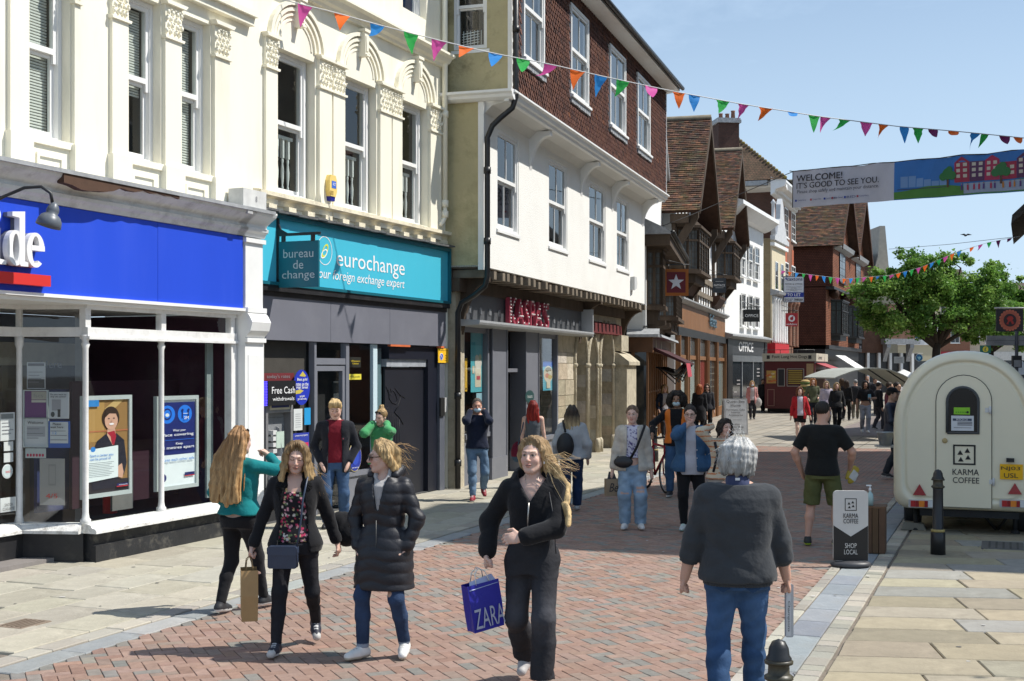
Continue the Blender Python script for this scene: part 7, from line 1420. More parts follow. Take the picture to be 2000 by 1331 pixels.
class Field:
 def __init__(s,lo,hi,h):
  s.h=h;s.lo=np.array(lo,np.float32);n=np.ceil((np.array(hi)-np.array(lo))/h).astype(int)+1;s.n=n
  s.ax=[s.lo[i]+h*np.arange(n[i],dtype=np.float32) for i in range(3)];s.d=np.full(tuple(n),.12,np.float32)
 def sub(s,lo,hi):
  sl=[]
  for i in range(3):
   a=int(max(0,math.floor((lo[i]-s.lo[i])/s.h)));b=int(min(s.n[i],math.ceil((hi[i]-s.lo[i])/s.h)+1))
   if b <= a:return None,None
   sl.append(slice(a,b))
  sl=tuple(sl);X,Y,Z=s.ax[0][sl[0]][:,None,None],s.ax[1][sl[1]][None,:,None],s.ax[2][sl[2]][None,None,:]
  return sl,(X,Y,Z)
 def blend(s,sl,v,k,op='u'):
  d=s.d[sl]
  if op == 'u':
   h=np.maximum(k-np.abs(d-v),0)/k if k else 0;s.d[sl]=np.minimum(d,v)-h*h*k*.25
  else:
   h=np.maximum(k-np.abs(d+v),0)/k if k else 0;s.d[sl]=np.maximum(d,-v)+h*h*k*.25
 def cone(s,a,b,ra,rb,k=.02,cut=None,op='u'):
  a,b=np.array(a,np.float32),np.array(b,np.float32);m=max(ra,rb)+max(k,2.5*s.h)
  sl,P=s.sub(np.minimum(a,b)-m,np.maximum(a,b)+m)
  if sl is None:return
  ba=b-a;L2=float(ba@ba)+1e-9;x,y,z=P[0]-a[0],P[1]-a[1],P[2]-a[2]
  t=(x*ba[0]+y*ba[1]+z*ba[2])/L2;tc=np.clip(t,0,1)
  v=np.sqrt((x-tc*ba[0])**2+(y-tc*ba[1])**2+(z-tc*ba[2])**2)-(ra+(rb-ra)*tc)
  if cut:v=np.maximum(v,(t-1)*math.sqrt(L2))
  s.blend(sl,v,k,op)
 def path(s,pts,r,k=.02,cut=None):
  for i in range(len(pts)-1):s.cone(pts[i],pts[i+1],r[i],r[i+1],k,cut and i == len(pts)-2)
 def ell(s,c,r,k=.02,op='u',R=None):
  c,r=np.array(c,np.float32),np.array(r,np.float32);m=float(r.max())+max(k,2.5*s.h);sl,P=s.sub(c-m,c+m)
  if sl is None:return
  x,y,z=P[0]-c[0],P[1]-c[1],P[2]-c[2]
  if R is not None:x,y,z=R[0][0]*x+R[1][0]*y+R[2][0]*z,R[0][1]*x+R[1][1]*y+R[2][1]*z,R[0][2]*x+R[1][2]*y+R[2][2]*z
  q=np.sqrt((x/r[0])**2+(y/r[1])**2+(z/r[2])**2);v=(q-1)*float(r.min());s.blend(sl,v,k,op)
 def loft(s,sec,k=.03,ex=2.3,op='u'):
  'stack of (z, cx, cy, rx, ry)'
  S=np.array(sorted(sec),np.float32);m=max(k,2.5*s.h)
  lo=[float((S[:,1]-S[:,3]).min())-m,float((S[:,2]-S[:,4]).min())-m,float(S[0,0])-m];hi=[float((S[:,1]+S[:,3]).max())+m,float((S[:,2]+S[:,4]).max())+m,float(S[-1,0])+m]
  sl,P=s.sub(lo,hi)
  if sl is None:return
  z=P[2].ravel();f=lambda j:np.interp(z,S[:,0],S[:,j]).astype(np.float32)[None,None,:]
  rx,ry=f(3),f(4);q=(np.abs((P[0]-f(1))/rx)**ex+np.abs((P[1]-f(2))/ry)**ex)**(1/ex)
  v=(q-1)*np.minimum(rx,ry);v=np.maximum(v,np.maximum(S[0,0]-P[2],P[2]-S[-1,0]));s.blend(sl,v,k,op)
 def wrinkle(s,amp,f=(9,9,22),ph=0.0):
  X,Y,Z=s.ax[0][:,None,None],s.ax[1][None,:,None],s.ax[2][None,None,:]
  def crease(u):return (1-np.abs(np.sin(u)))**2.2
  w1=crease(Z*f[2]*.62+X*f[0]*.55+1.9*np.sin(X*f[0]*.7+Y*6+ph)+.9*np.sin(Z*f[2]*.31+ph*2));m1=np.clip(.5+.9*np.sin(Z*f[2]*.23+X*f[0]*.5+ph*3)*np.cos(Y*9+X*7+ph),0,1)
  w2=crease(Z*f[2]*.50-X*f[0]*.9+1.7*np.sin(Y*f[1]*.8+Z*4-ph)+2.0);m2=np.clip(.4+.9*np.sin(Z*f[2]*.19-X*f[0]*.6+ph*1.3+1.5),0,1)
  w3=np.sin(X*f[0]*.7+ph)*np.sin(Z*f[2]*.35+ph*1.7+Y*5)
  s.d += (amp*(1.5*w1*m1+1.25*w2*m2+.35*w3-.35)).astype(np.float32)
 def net(s):
  d=s.d;ins=d < 0;n=s.n
  c=ins[:-1,:-1,:-1].astype(np.int8)
  for dx in (0,1):
   for dy in (0,1):
    for dz in (0,1):
     if dx+dy+dz:c=c+ins[dx:n[0]-1+dx,dy:n[1]-1+dy,dz:n[2]-1+dz]
  act=np.argwhere((c > 0) & (c < 8)); 
  if not len(act):return np.zeros((0,3)),np.zeros((0,4),int)
  idx=np.full(c.shape,-1,np.int32);idx[act[:,0],act[:,1],act[:,2]]=np.arange(len(act))
  acc=np.zeros((len(act),3),np.float32);cnt=np.zeros(len(act),np.float32)
  cor=[(x,y,z) for x in (0,1) for y in (0,1) for z in (0,1)]
  val={q:d[act[:,0]+q[0],act[:,1]+q[1],act[:,2]+q[2]] for q in cor}
  for a in cor:
   for ax in range(3):
    if a[ax]:continue
    b=list(a);b[ax]=1;b=tuple(b);va,vb=val[a],val[b];m=(va < 0) != (vb < 0);t=np.where(m,va/np.where(m,va-vb,1),0)
    p=np.repeat(np.array(a,np.float32)[None],len(act),0);p[:,ax]=t;acc[m] += p[m];cnt[m] += 1
  V=(act+acc/cnt[:,None])*s.h+s.lo;F=[]
  for ax in range(3):
   u,w=[(1,2),(2,0),(0,1)][ax];A=np.take(ins,range(n[ax]-1),ax);B=np.take(ins,range(1,n[ax]),ax);e=np.argwhere(A != B)
   e=e[(e[:,u] > 0) & (e[:,w] > 0) & (e[:,u] < n[u]-1) & (e[:,w] < n[w]-1)]
   if not len(e):continue
   fl=A[e[:,0],e[:,1],e[:,2]];q=[]
   for du,dw in ((-1,-1),(0,-1),(0,0),(-1,0)):
    g=e.copy();g[:,u] += du;g[:,w] += dw;q.append(idx[g[:,0],g[:,1],g[:,2]])
   q=np.stack(q,1);q[~fl]=q[~fl][:,::-1];q=q[(q >= 0).all(1)];F.append(q)
  return V,np.concatenate(F) if F else np.zeros((0,4),int)
def smesh(name,parts,m,parent,colf):
 'parts: list of (V, F); colf(V) -> rgb per vertex'
 V=np.concatenate([p[0] for p in parts]).astype(np.float32);off=0;Fs=[]
 for v,f in parts:Fs.append(f+off);off += len(v)
 Fa=np.concatenate(Fs).astype(np.int32);me=bpy.data.meshes.new(name)
 me.vertices.add(len(V));me.vertices.foreach_set('co',V.ravel());me.loops.add(Fa.size);me.loops.foreach_set('vertex_index',Fa.ravel());me.polygons.add(len(Fa))
 me.polygons.foreach_set('loop_start',np.arange(0,Fa.size,4,dtype=np.int32));me.polygons.foreach_set('loop_total',np.full(len(Fa),4,np.int32));me.update(calc_edges=True)
 me.polygons.foreach_set('use_smooth',np.ones(len(Fa),bool));me.materials.append(m)
 c=colf(V) if callable(colf) else np.repeat(np.array(colf,np.float32)[None],len(V),0)
 ca=me.color_attributes.new('Col','FLOAT_COLOR','POINT');ca.data.foreach_set('color',np.c_[c,np.ones(len(V))].astype(np.float32).ravel())
 o=bpy.data.objects.new(name,me);link(o)
 if parent is not None:o.parent=parent
 return o
M_skin=mat('skin',vcol=True,rough=.5,var=.06,vs=14,bump=.06,bs=150,spec=.35)
_sb=M_skin.node_tree.nodes['Principled BSDF'];_sb.inputs['Subsurface Weight'].default_value=.12;_sb.inputs['Subsurface Radius'].default_value=(.02,.008,.004);_sb.inputs['Subsurface Scale'].default_value=.5
M_hair=mat('hair',vcol=True,rough=.55,var=.45,vs=14,bump=.6,bs=26,spec=.28,stretch=(9,9,.9),bdist=.008)
M_knit=mat('knit_cloth',vcol=True,rough=.92,var=.14,vs=6,bump=.55,bs=16,spec=.12,sheen=.12,bdist=.018)
M_denim=mat('denim_cloth',vcol=True,rough=.85,var=.26,vs=7,bump=.6,bs=18,spec=.15,bdist=.016)
M_shiny=mat('nylon_cloth',vcol=True,rough=.48,var=.08,vs=7,bump=.2,bs=60,spec=.4)
M_shoe=mat('shoe_leather',vcol=True,rough=.55,var=.10,vs=12,bump=.1,bs=120,spec=.35)
M_leather=mat('bag_leather',vcol=True,rough=.38,var=.1,vs=10,bump=.12,bs=180,spec=.5)
M_paper=mat('bag_paper',vcol=True,rough=.6,var=.08,vs=5,bump=.1,bs=20,spec=.3)
def ik(a,c,l1,l2,pole):
 a,c=np.array(a,float),np.array(c,float);d=c-a;L=np.linalg.norm(d);L=min(L,(l1+l2)*.999);u=d/np.linalg.norm(d);c=a+u*L
 x=(l1*l1-l2*l2+L*L)/(2*L);h=math.sqrt(max(0,l1*l1-x*x));p=np.array(pole,float);p=p-u*(p@u);p /= (np.linalg.norm(p)+1e-9);return a+u*x+p*h,c
def rotm(yaw,pitch=0,roll=0):
 return np.array(Matrix.Rotation(math.radians(yaw),3,'Z') @ Matrix.Rotation(math.radians(pitch),3,'X') @ Matrix.Rotation(math.radians(roll),3,'Y'))
TORSO={'F':[(.78,.150,.115),(.86,.172,.122),(.93,.160,.115),(1.03,.128,.096),(1.14,.136,.104),(1.23,.150,.118),(1.31,.155,.105),(1.37,.150,.085),(1.415,.085,.060)],
  'M':[(.78,.150,.112),(.86,.160,.115),(.93,.155,.115),(1.03,.148,.110),(1.16,.160,.116),(1.26,.175,.122),(1.34,.180,.108),(1.39,.160,.085),(1.43,.085,.062)]}
class Person:
 'skeleton of a figure 1.70 m tall facing local -Y; every length is scaled to the real height afterwards'
 def __init__(s,label,px,py,H,rz,sex='F',Y=None,group=None,feet=None,hands=None,poles=None,lean=(0,0),head=(0,0,0),pelvis=(0,0,0),wide=1.0,skin=(.60,.36,.27),hair=(.30,.18,.08),brow=(.15,.09,.05),hcurl=(.5,.5),hdir=(None,None),seed=1,gaze='open',smile=0):
  p=G(px,py) if Y is None else Vector(((px-CX0)/FPX*Y,Y,0));s.s=H/1.70;s.dist=p.y
  s.o=thing('person',label,'person',(p.x,p.y,.012),math.radians(rz),group);s.o.scale=(s.s,)*3
  s.h=min(.020,max(.0085,p.y*.00092))/s.s;s.hh=min(.013,max(.0048,p.y*.00052))/s.s;s.sex=sex;s.wide=wide;s.skin=skin;s.hair=hair;s.brow=brow;s.seed=seed;s.gaze=gaze;s.smile=smile
  F_=feet or ((-.09,0,0,-8,0),(.09,0,0,8,0));s.feet=F_
  pz=.885+pelvis[2];s.pel=np.array([pelvis[0],pelvis[1],pz]);s.lean=np.array([lean[0],lean[1]])
  s.sx=(.163 if sex == 'F' else .184)
  s.hip=[s.pel+[sg*.088,0,0] for sg in (-1,1)];s.knee=[];s.ank=[]
  for i,f in enumerate(F_):
   pt=math.radians(f[4]);yw=math.radians(f[3]);fd=np.array([math.sin(yw),-math.cos(yw),0]);an=np.array([f[0],f[1],f[2]])+fd*(-.045*(1-math.cos(pt)))+np.array([0,0,.085+.13*max(0,math.sin(pt))])
   k,a=ik(s.hip[i],an,.425,.40,np.array([(-1,1)[i]*.12,-1,0])+fd*.5);s.knee.append(k);s.ank.append(a)
  s.neck=np.array([s.pel[0]*.5+lean[0],s.pel[1]*.5+lean[1]+.012,1.43+pelvis[2]]);s.sh=[np.array([sg*s.sx*(1+.0*wide)+lean[0],lean[1]+.01,(1.352 if sex == 'F' else 1.338)+pelvis[2]]) for sg in (-1,1)]
  hd=hands or ((-.235,-.03,.80),(.235,-.03,.80));pl=poles or ((-.5,1,0),(.5,1,0));s.elb=[];s.wri=[]
  for i in (0,1):
   e,w=ik(s.sh[i],hd[i],.285,.25,pl[i]);s.elb.append(e);s.wri.append(w)
  s.hcurl=hcurl;s.hdir=hdir
  s.R=rotm(*head);s.hc=s.neck+np.array([0,-.012,.0])+s.R @ np.array([0,-.008,.145])
 def tors(s,ease,z0=None,z1=None,add=None,wx=1.0):
  out=[]
  for z,rx,ry in TORSO[s.sex]:
   zz=z+s.pel[2]-.885;t=min(1,max(0,(z-.85)/.55));cx,cy=s.pel[0]+(s.lean[0]-s.pel[0]*.5)*t,s.pel[1]+(s.lean[1]-s.pel[1]*.5)*t
   out.append((zz,cx,cy,(rx*s.wide+ease)*wx,ry*(1+(s.wide-1)*1.1)+ease))
  S=np.array(out)
  if z0 is not None:
   row=[np.interp(z0,S[:,0],S[:,j]) for j in range(1,5)];out=[(z0,*row)]+[o for o in out if o[0] > z0]
  if z1 is not None:
   row=[np.interp(z1,S[:,0],S[:,j]) for j in range(1,5)];out=[o for o in out if o[0] < z1]+[(z1,*row)]
  if add:out=[(z,cx,cy,rx+add(z),ry+add(z)) for z,cx,cy,rx,ry in out]
  return out
 def bounds(s,pts,m):P=np.array(pts);return P.min(0)-m,P.max(0)+m
 def hand(s,i,F,fine):
  w,e=s.wri[i],s.elb[i];f=w-e;f /= np.linalg.norm(f);sg=(-1,1)[i]
  if s.hdir[i] is not None:
   f2=np.array(s.hdir[i][0],float);f2 /= np.linalg.norm(f2);n=np.array(s.hdir[i][1],float)
  else:f2=f;n=np.array([-sg,0.05,0])
  n=n-f2*(n@f2);n /= np.linalg.norm(n);sd=np.cross(f2,n)*(1 if i == 0 else -1);f=f2;sd=sd if True else sd
  if not fine:
   R=np.stack([sd,n,f],1);F.ell(w+f*.075,(.04,.026,.085),.02,R=R);return
  R=np.stack([sd,n,f],1);F.ell(w+f*.05,(.041,.017,.052),.012,R=R);c=s.hcurl[i]
  for j,(o,L) in enumerate(((.030,.072),(.010,.080),(-.010,.075),(-.029,.060))):
   b=w+f*(.088-abs(o-.003)*.25)+sd*o;a1=c*1.2+.06*j*c;a2=a1+c*1.45;d1=f*math.cos(a1)+n*math.sin(a1);d2=f*math.cos(a2)+n*math.sin(a2);m_=b+d1*L*.52;F.cone(b-f*.015,m_,.0095,.0088,.006);F.cone(m_,m_+d2*L*.50,.0088,.0072,.004)
  b=w+f*.028+sd*.034;d1=(f*.75+sd*.62+n*.25*c);d1 /= np.linalg.norm(d1);m_=b+d1*.042;d2=f*.9+sd*.05+n*.75*c;d2 /= np.linalg.norm(d2);F.cone(b-sd*.012,m_,.0135,.0105,.012);F.cone(m_,m_+d2*.034,.0105,.0085,.005)
 def body(s,legs=False,arms=True,chest=None):
  h=s.h;parts=[];allp=list(s.ank)+list(s.knee)+list(s.hip)+list(s.wri)+list(s.elb)+list(s.sh)+[s.neck]
  lo,hi=s.bounds(allp,.19);lo[2]=-.02;hi[2]=s.neck[2]+.10;F=Field(lo,hi,h)
  F.loft(s.tors(-.016),.03);fem=s.sex == 'F'
  for i in (0,1):
   F.cone(s.hip[i],s.knee[i],.080 if legs else .070,.052,.05);F.cone(s.knee[i],s.knee[i]*.62+s.ank[i]*.38+[0,.018,0],.050,.054,.03);F.cone(s.knee[i]*.62+s.ank[i]*.38+[0,.018,0],s.ank[i],.052,.034,.03)
   F.cone(s.ank[i],s.ank[i]+[0,0,-.03],.034,.034,.02)
   F.cone(s.sh[i],s.elb[i],.050 if fem else .056,.038 if fem else .043,.04);F.cone(s.elb[i],s.elb[i]*.65+s.wri[i]*.35,.039 if fem else .044,.039 if fem else .045,.02);F.cone(s.elb[i]*.65+s.wri[i]*.35,s.wri[i],.039 if fem else .044,.026 if fem else .030,.02)
   if s.dist > 14:s.hand(i,F,False)
  F.cone(s.neck+[0,.012,-.05],s.hc+s.R@np.array([0,.018,-.075]),.056 if fem else .064,.047 if fem else .057,.03)
  for sg in (0,1):F.cone(s.neck+[0,.01,-.02],s.sh[sg]+[0,0,-.008],.038,.036,.04)
  parts.append(F.net())
  if s.dist <= 14:
   for i in (0,1):
    w=s.wri[i];Fh=Field(w-.17,w+.17,max(s.hh,.0055));f=w-s.elb[i];f /= np.linalg.norm(f);Fh.cone(w-f*.07,w+f*.012,.030,.026,.01);s.hand(i,Fh,True);parts.append(Fh.net())
  hc,R=s.hc,s.R;g=lambda x,y,z:hc+R@np.array([x,y,z]);Fh=Field(hc-.19,hc+.17,s.hh);m=0 if fem else 1
  E=lambda c,r,k=.02,op='u':Fh.ell(g(*c),r,k,op,R)
  E((0,.018,.032),(.074,.093,.083));E((0,-.030,-.030),(.060+.003*m,.062,.082),.03)
  for sx in (-1,1):
   Fh.cone(g(sx*.050,.005,-.058),g(sx*.018,-.060,-.098-.004*m),.020+.003*m,.017+.002*m,.03);E((sx*.036,-.058,-.030),(.024,.020,.022),.02)
   Fh.cone(g(sx*.012,-.086,.026),g(sx*.044,-.068,.022),.010+.002*m,.009,.016);E((sx*.031,-.104,.004),(.017,.016,.0115),.012,'d');E((sx*.031,-.0745,.004),(.0140,.0145,.0135),.003);E((sx*.075,.008,-.008),(.009,.020,.031),.008)
   E((sx*.0105,-.100,-.031),(.0085,.009,.0075),.006)
  E((0,-.070,-.099),(.017+.004*m,.014,.013),.02);Fh.cone(g(0,-.088,.014),g(0,-.113,-.026),.0085,.0115,.010);E((0,-.1065,-.031),(.010,.010,.008),.006)
  E((0,-.0915,-.058),(.020,.009,.006),.006);E((0,-.0895,-.0695),(.018,.010,.0075),.006);E((0,-.103,-.0635),(.024,.012,.0016),.003,'d')
  Fh.cone(g(0,.018,-.06),s.neck+[0,.012,-.06],.048 if fem else .058,.055 if fem else .064,.025);parts.append(Fh.net())
  Ri=R.T;sk,br=np.array(s.skin),np.array(s.brow)
  def colf(V):
   q=(V-hc)@R;x,y,z=np.abs(q[:,0]),q[:,1],q[:,2];c=np.repeat(sk[None],len(V),0);fr=y < -.045
   def mixc(mask,col,a=1.0):c[mask]=c[mask]*(1-a)+np.array(col)*a
   ck=np.exp(-(((x-.038)/.022)**2+((z+.035)/.022)**2))*fr*.30;c[:,0] *= 1+ck*.12;c[:,1] *= 1-ck*.35;c[:,2] *= 1-ck*.35
   nz_=np.exp(-((x/.014)**2+((z+.028)/.016)**2))*fr*.25;c[:,1] *= 1-nz_*.3;c[:,2] *= 1-nz_*.3
   lip=fr & ((x/.0225)**2+((z+.0635)/.0125)**2 < 1);mixc(lip,sk*np.array([.80,.52,.52]),.85);mixc(fr & (x < .021) & (np.abs(z+.0638) < .0022),sk*.25)
   if s.smile:mixc(fr & (x < .017) & (np.abs(z+.0645) < .0045),(.7,.66,.62))
   mixc(fr & (x > .014) & (x < .048) & (np.abs(z-(.0245+.006*np.sin((x-.014)*60))) < .0042),br,.8)
   ex,ez=(x-.031)/.0145,(z-.004)
   if s.gaze == 'open':
    mixc(fr & (ex**2+(ez/.0052)**2 < 1),(.55,.53,.51));mixc(fr & (((x-.031)/.0062)**2+(ez/.0062)**2 < 1),(.05,.035,.025));mixc(fr & (np.abs(ex) < 1.1) & (np.abs(ez-.0062+.004*ex**2) < .0028),br*.4)
   else:mixc(fr & (np.abs(ex) < 1.05) & (np.abs(ez+.003-.003*ex**2) < .0032),br*.5)
   return c
  if chest:pass
  s.bodyo=smesh('body',parts,M_skin,s.o,colf);return s
 def hairdo(s,cap=1.0,cut=None,locks=(),lofts=(),col=None,colf=None,ridge=.004,fringe=None,name='hair',k=.014,res=1.0,down=.30):
  hc,R=s.hc,s.R;g=lambda p:hc+R@np.array(p);pts=[hc-.15,hc+.16]+[g(q) if len(q) == 3 else q[:3] for L in locks for q in L[0]]
  lo,hi=s.bounds(pts,.05)
  for S in lofts:
   for z,cx,cy,rx,ry in S:lo=np.minimum(lo,hc+[cx-rx-.03,cy-ry-.03,z-.02]);hi=np.maximum(hi,hc+[cx+rx+.03,cy+ry+.03,z+.02])
  F=Field(lo,hi,s.hh*1.1*res)
  if cap:
   F.ell(g((0,.026,.040)),(.083*cap,.098*cap,.088*cap),k,R=R)
   if cut is not None:
    X,Y,Z=F.ax[0][:,None,None]-hc[0],F.ax[1][None,:,None]-hc[1],F.ax[2][None,None,:]-hc[2]
    yl=R[0][1]*X+R[1][1]*Y+R[2][1]*Z;zl=R[0][2]*X+R[1][2]*Y+R[2][2]*Z;xl=R[0][0]*X+R[1][0]*Y+R[2][0]*Z
    pl=np.maximum(cut[0]-yl+cut[1]*np.maximum(zl-.03,0)*-1+.35*np.maximum(np.abs(xl)-.045,0),-1);F.d=np.maximum(F.d,np.where(zl < cut[2],pl,-1)).astype(np.float32)
  for S in lofts:F.loft([(hc[2]+z,hc[0]+cx,hc[1]+cy,rx,ry) for z,cx,cy,rx,ry in S],.03,2.2)
  for L in locks:F.path([g(q) for q in L[0]],L[1],k)
  X,Y,Z=F.ax[0][:,None,None]-hc[0],F.ax[1][None,:,None]-hc[1],F.ax[2][None,None,:]-hc[2]
  th=np.arctan2(X,Y+.02);F.d += (ridge*(np.sin(th*23+2*np.sin(Z*9+s.seed))+.7*np.sin(th*41+Z*14+s.seed*2))).astype(np.float32)
  c=np.array(col or s.hair)
  s.hairo=smesh(name,[F.net()],M_hair,s.o,(lambda V:colf(V,hc)) if colf else c);return s
 def cloth(s,name,m,col,prims,lo,hi,wr=.004,wf=(9,9,24),cutz=None,extra=None,hmul=1.0,colf=None):
  F=Field(lo,hi,s.h*hmul);prims(F)
  if wr:F.wrinkle(wr,wf,s.seed*1.37)
  if extra:extra(F)
  return smesh(name,[F.net()],m,s.o,colf or col)
 def top(s,col,name='jumper',m=None,ease=.022,hem=.84,sleeve=1.0,sr=(.066,.056,.044),open_=None,neckdrop=.0,collar=None,hood=False,wr=.005,flare=0.0,colf=None,puff=0.0,wide=1.0,rib=True,hz=None,sleeves=(1,1),vneck=None,bell=0):
  sr=tuple(v*.80 for v in sr);ease=ease*.70
  hem += s.pel[2]-.885;pts=[s.neck,s.pel]+s.sh+s.elb+s.wri;lo,hi=s.bounds(pts,.25+flare);lo[2]=min(hem,min(p[2] for p in s.wri)-.05)-.03;hi[2]=max(s.neck[2]+.14,max(p[2] for p in s.wri+s.elb)+.08)
  sec=s.tors(ease,z0=None if hem < .78 else hem,z1=s.neck[2]-.012-neckdrop)
  if hem < .78+s.pel[2]-.885:z,cx,cy,rx,ry=sec[0];sec=[(hem,cx,cy,rx+flare,ry+flare*.8),(.80+s.pel[2]-.885,cx,cy,rx+flare*.4+.006,ry+flare*.4+.004)]+sec[1:]
  sec=[(z,cx,cy,rx*wide+.022*min(1,max(0,(1.0-z)/.14)),ry*wide+.022*min(1,max(0,(1.0-z)/.14))) for z,cx,cy,rx,ry in sec]
  def prims(F):
   F.loft(sec,.02)
   for i in (0,1):
    F.cone(s.neck+[0,.008,-.050],s.sh[i]+[0,0,-.006],.050,sr[0]*.92,.035)
    sl=sleeve if not isinstance(sleeve,tuple) else sleeve[i];a,e,w=s.sh[i],s.elb[i],s.wri[i]
    if not sleeves[i]:continue
    if sl <= .5:t=sl/.5;F.cone(a,a+(e-a)*t,sr[0],sr[0]+(sr[1]-sr[0])*t+.006,.05,cut=True)
    else:
     t=(sl-.5)/.5;F.cone(a,e,sr[0],sr[1],.032);F.cone(e,e+(w-e)*t*.88,sr[1],sr[1]+(sr[2]-sr[1])*t+bell,.03);q=e+(w-e)*t
     F.cone(e+(w-e)*t*.80,q,sr[1]+(sr[2]-sr[1])*t+bell*.6,sr[2]*.92 if sl == 1 else sr[1]+(sr[2]-sr[1])*t,.015,cut=True)
   if collar:F.path([s.neck+[0,.02,-.03],s.neck+[0,.016,collar[0]]],[.085,collar[1]],.02,True)
   if hood:
    n=s.neck;hr=.052
    for a0,a1 in zip(range(-150,150,30),range(-120,180,30)):
     f=lambda a:n+np.array([math.sin(math.radians(a))*.105,.02+math.cos(math.radians(a))*.085,.005+.03*math.cos(math.radians(a))]);F.cone(f(a0),f(a1),hr*(.55+.45*math.cos(math.radians(a0)/2.2)**2)*.8,hr*(.55+.45*math.cos(math.radians(a1)/2.2)**2)*.8,.03)
    F.ell(n+[0,.12,-.03],(.10,.055,.085),.04)
  def extra(F):
   Z=F.ax[2][None,None,:];X=F.ax[0][:,None,None];Y=F.ax[1][None,:,None]
   if puff:F.d += (puff*(1-2*np.abs(np.sin(math.pi*(Z+.18*np.abs(X)+.008*np.sin(X*22))/.088))**.55)*.5).astype(np.float32)
   if open_:
    zt=np.array([o[0] for o in open_]);wv=np.array([o[1] for o in open_]);w_=np.interp(Z,zt,wv);F.d=np.maximum(F.d,np.minimum(w_-np.abs(X-s.lean[0]*.7-s.pel[0]*.3),-.01-(Y-s.lean[1]*.6))).astype(np.float32)
   if vneck:
    w_=np.clip((Z-vneck[0])/(s.neck[2]-vneck[0]),0,1)*vneck[1];F.d=np.maximum(F.d,np.where((Y < s.lean[1]+.02) & (Z > vneck[0]),w_-np.abs(X-s.lean[0]),-1)).astype(np.float32)
   F.ell(s.neck+np.array([0,-.02,.035]),(.064,.070,.05),.01,'d') if not collar else None
  return s.cloth(name,m or M_knit,col,prims,lo,hi,wr,(8,8,19),extra=extra,colf=colf)
 def trousers(s,col,name='trousers',m=None,r=(.092,.066,.050),waist=.875,ease=.004,length=1.0,wr=.005,colf=None,flare=0.0,crotch=.80):
  dz=s.pel[2]-.885;pts=list(s.hip)+list(s.knee)+list(s.ank)+[s.pel];lo,hi=s.bounds(pts,.23);lo[2]=.02;hi[2]=waist+dz+.03
  def prims(F):
   F.loft([q for q in s.tors(ease,z1=waist+dz) if True],.02)
   for i in (0,1):
    a,k,e=s.hip[i]+[0,0,-.02],s.knee[i],s.ank[i];b=k*.6+e*.4+[0,.014,0];F.cone(a,k,r[0]*(.6+.4*s.wide),r[1],.05,cut=length <= .5) if length > .5 else F.cone(a,a+(k-a)*length*2,r[0]*(.6+.4*s.wide),r[0]*.96,.03,cut=True)
    if length > .5:
     q=k+(e-k)*(length-.5)*2+[0,0,-.008];F.cone(k,b,r[1],(r[1]+r[2])/2+.006,.03);F.cone(b,q,(r[1]+r[2])/2+.004,r[2]+flare,.02,cut=True)
  return s.cloth(name,m or M_denim,col,prims,lo,hi,wr,(9,9,26),colf=colf)
 def shoes(s,col,sole=(.75,.75,.73),m=None,boot=0.0,toe=None,tongue=None,name='shoe',big=1.0):
  for i in (0,1):
   f=s.feet[i];yw,pt=math.radians(f[3]),math.radians(f[4]);Ry=np.array(Matrix.Rotation(yw,3,'Z') @ Matrix.Rotation(pt,3,'X'));base=s.ank[i]-Ry@np.array([0,.0,.085]);g=lambda x,y,z:base+Ry@np.array([x*big,y*big,z])
   lo,hi=s.bounds([g(0,.08,0),g(0,-.19,0),g(0,.02,.14+boot),g(0,0,-.02)],.06);F=Field(lo,hi,max(s.hh*1.1,.006))
   F.cone(g(0,.032,.034),g(0,-.06,.034),.040,.041,.02);F.cone(g(0,-.06,.032),g((-.004,.004)[i],-.142,.026),.043,.034,.02);F.cone(g(0,.012,.05),g(0,.0,.098+boot),.041,.040,.025,cut=True);F.cone(g(0,-.02,.068),g(0,-.09,.046),.030,.028,.02)
   n=Ry@np.array([0,0,1.0]);X,Y,Z=F.ax[0][:,None,None]-base[0],F.ax[1][None,:,None]-base[1],F.ax[2][None,None,:]-base[2];zl=n[0]*X+n[1]*Y+n[2]*Z;F.d=np.maximum(F.d,.001-zl).astype(np.float32)
   if boot == 0:F.ell(g(0,.0,.118),(.032,.036,.03),.01,'d')
   def colf(V,base=base,Ry=Ry):
    q=(V-base)@Ry;c=np.repeat(np.array(col,float)[None],len(V),0);c[q[:,2] < .024]=sole
    if toe is not None:c[(q[:,1] < -.125) & (q[:,2] < .06)]=toe
    if tongue is not None:mk=(np.abs(q[:,0]) < .018) & (q[:,1] > -.10) & (q[:,1] < -.01) & (np.sin(q[:,1]*240) > -.2) & (q[:,2] > .05);c[mk]=tongue
    return c
   smesh(name,[F.net()],m or M_shoe,s.o,colf)
  return s
 def part_tube(s,name,m,col,pts,r,seg=6):b=MB();b.tube([tuple(p) for p in pts],r,seg,0,col);return b.build(name,m,s.o)
 def world(s,p):return s.o.matrix_basis @ Vector(tuple(p)) if False else (Matrix.Translation(s.o.location) @ Matrix.Rotation(s.o.rotation_euler.z,4,'Z') @ Matrix.Scale(s.s,4)) @ Vector(tuple(p))
 def mask(s,col=(.52,.66,.72)):
  hc,R=s.hc,s.R;F=Field(hc-.15,hc+.13,s.hh);g=lambda p:hc+R@np.array(p);F.ell(g((0,-.052,-.062)),(.064,.062,.046),.01,R=R);F.ell(g((0,-.045,-.02)),(.075,.03,.012),.01,'d',R=R);o=smesh('face_mask',[F.net()],M_paper,s.o,col)
  for sx in (-1,1):s.part_tube('mask_loop',M_wt,None,[g((sx*.055,-.07,-.045)),g((sx*.077,0,-.005))],.003,4)
  return o
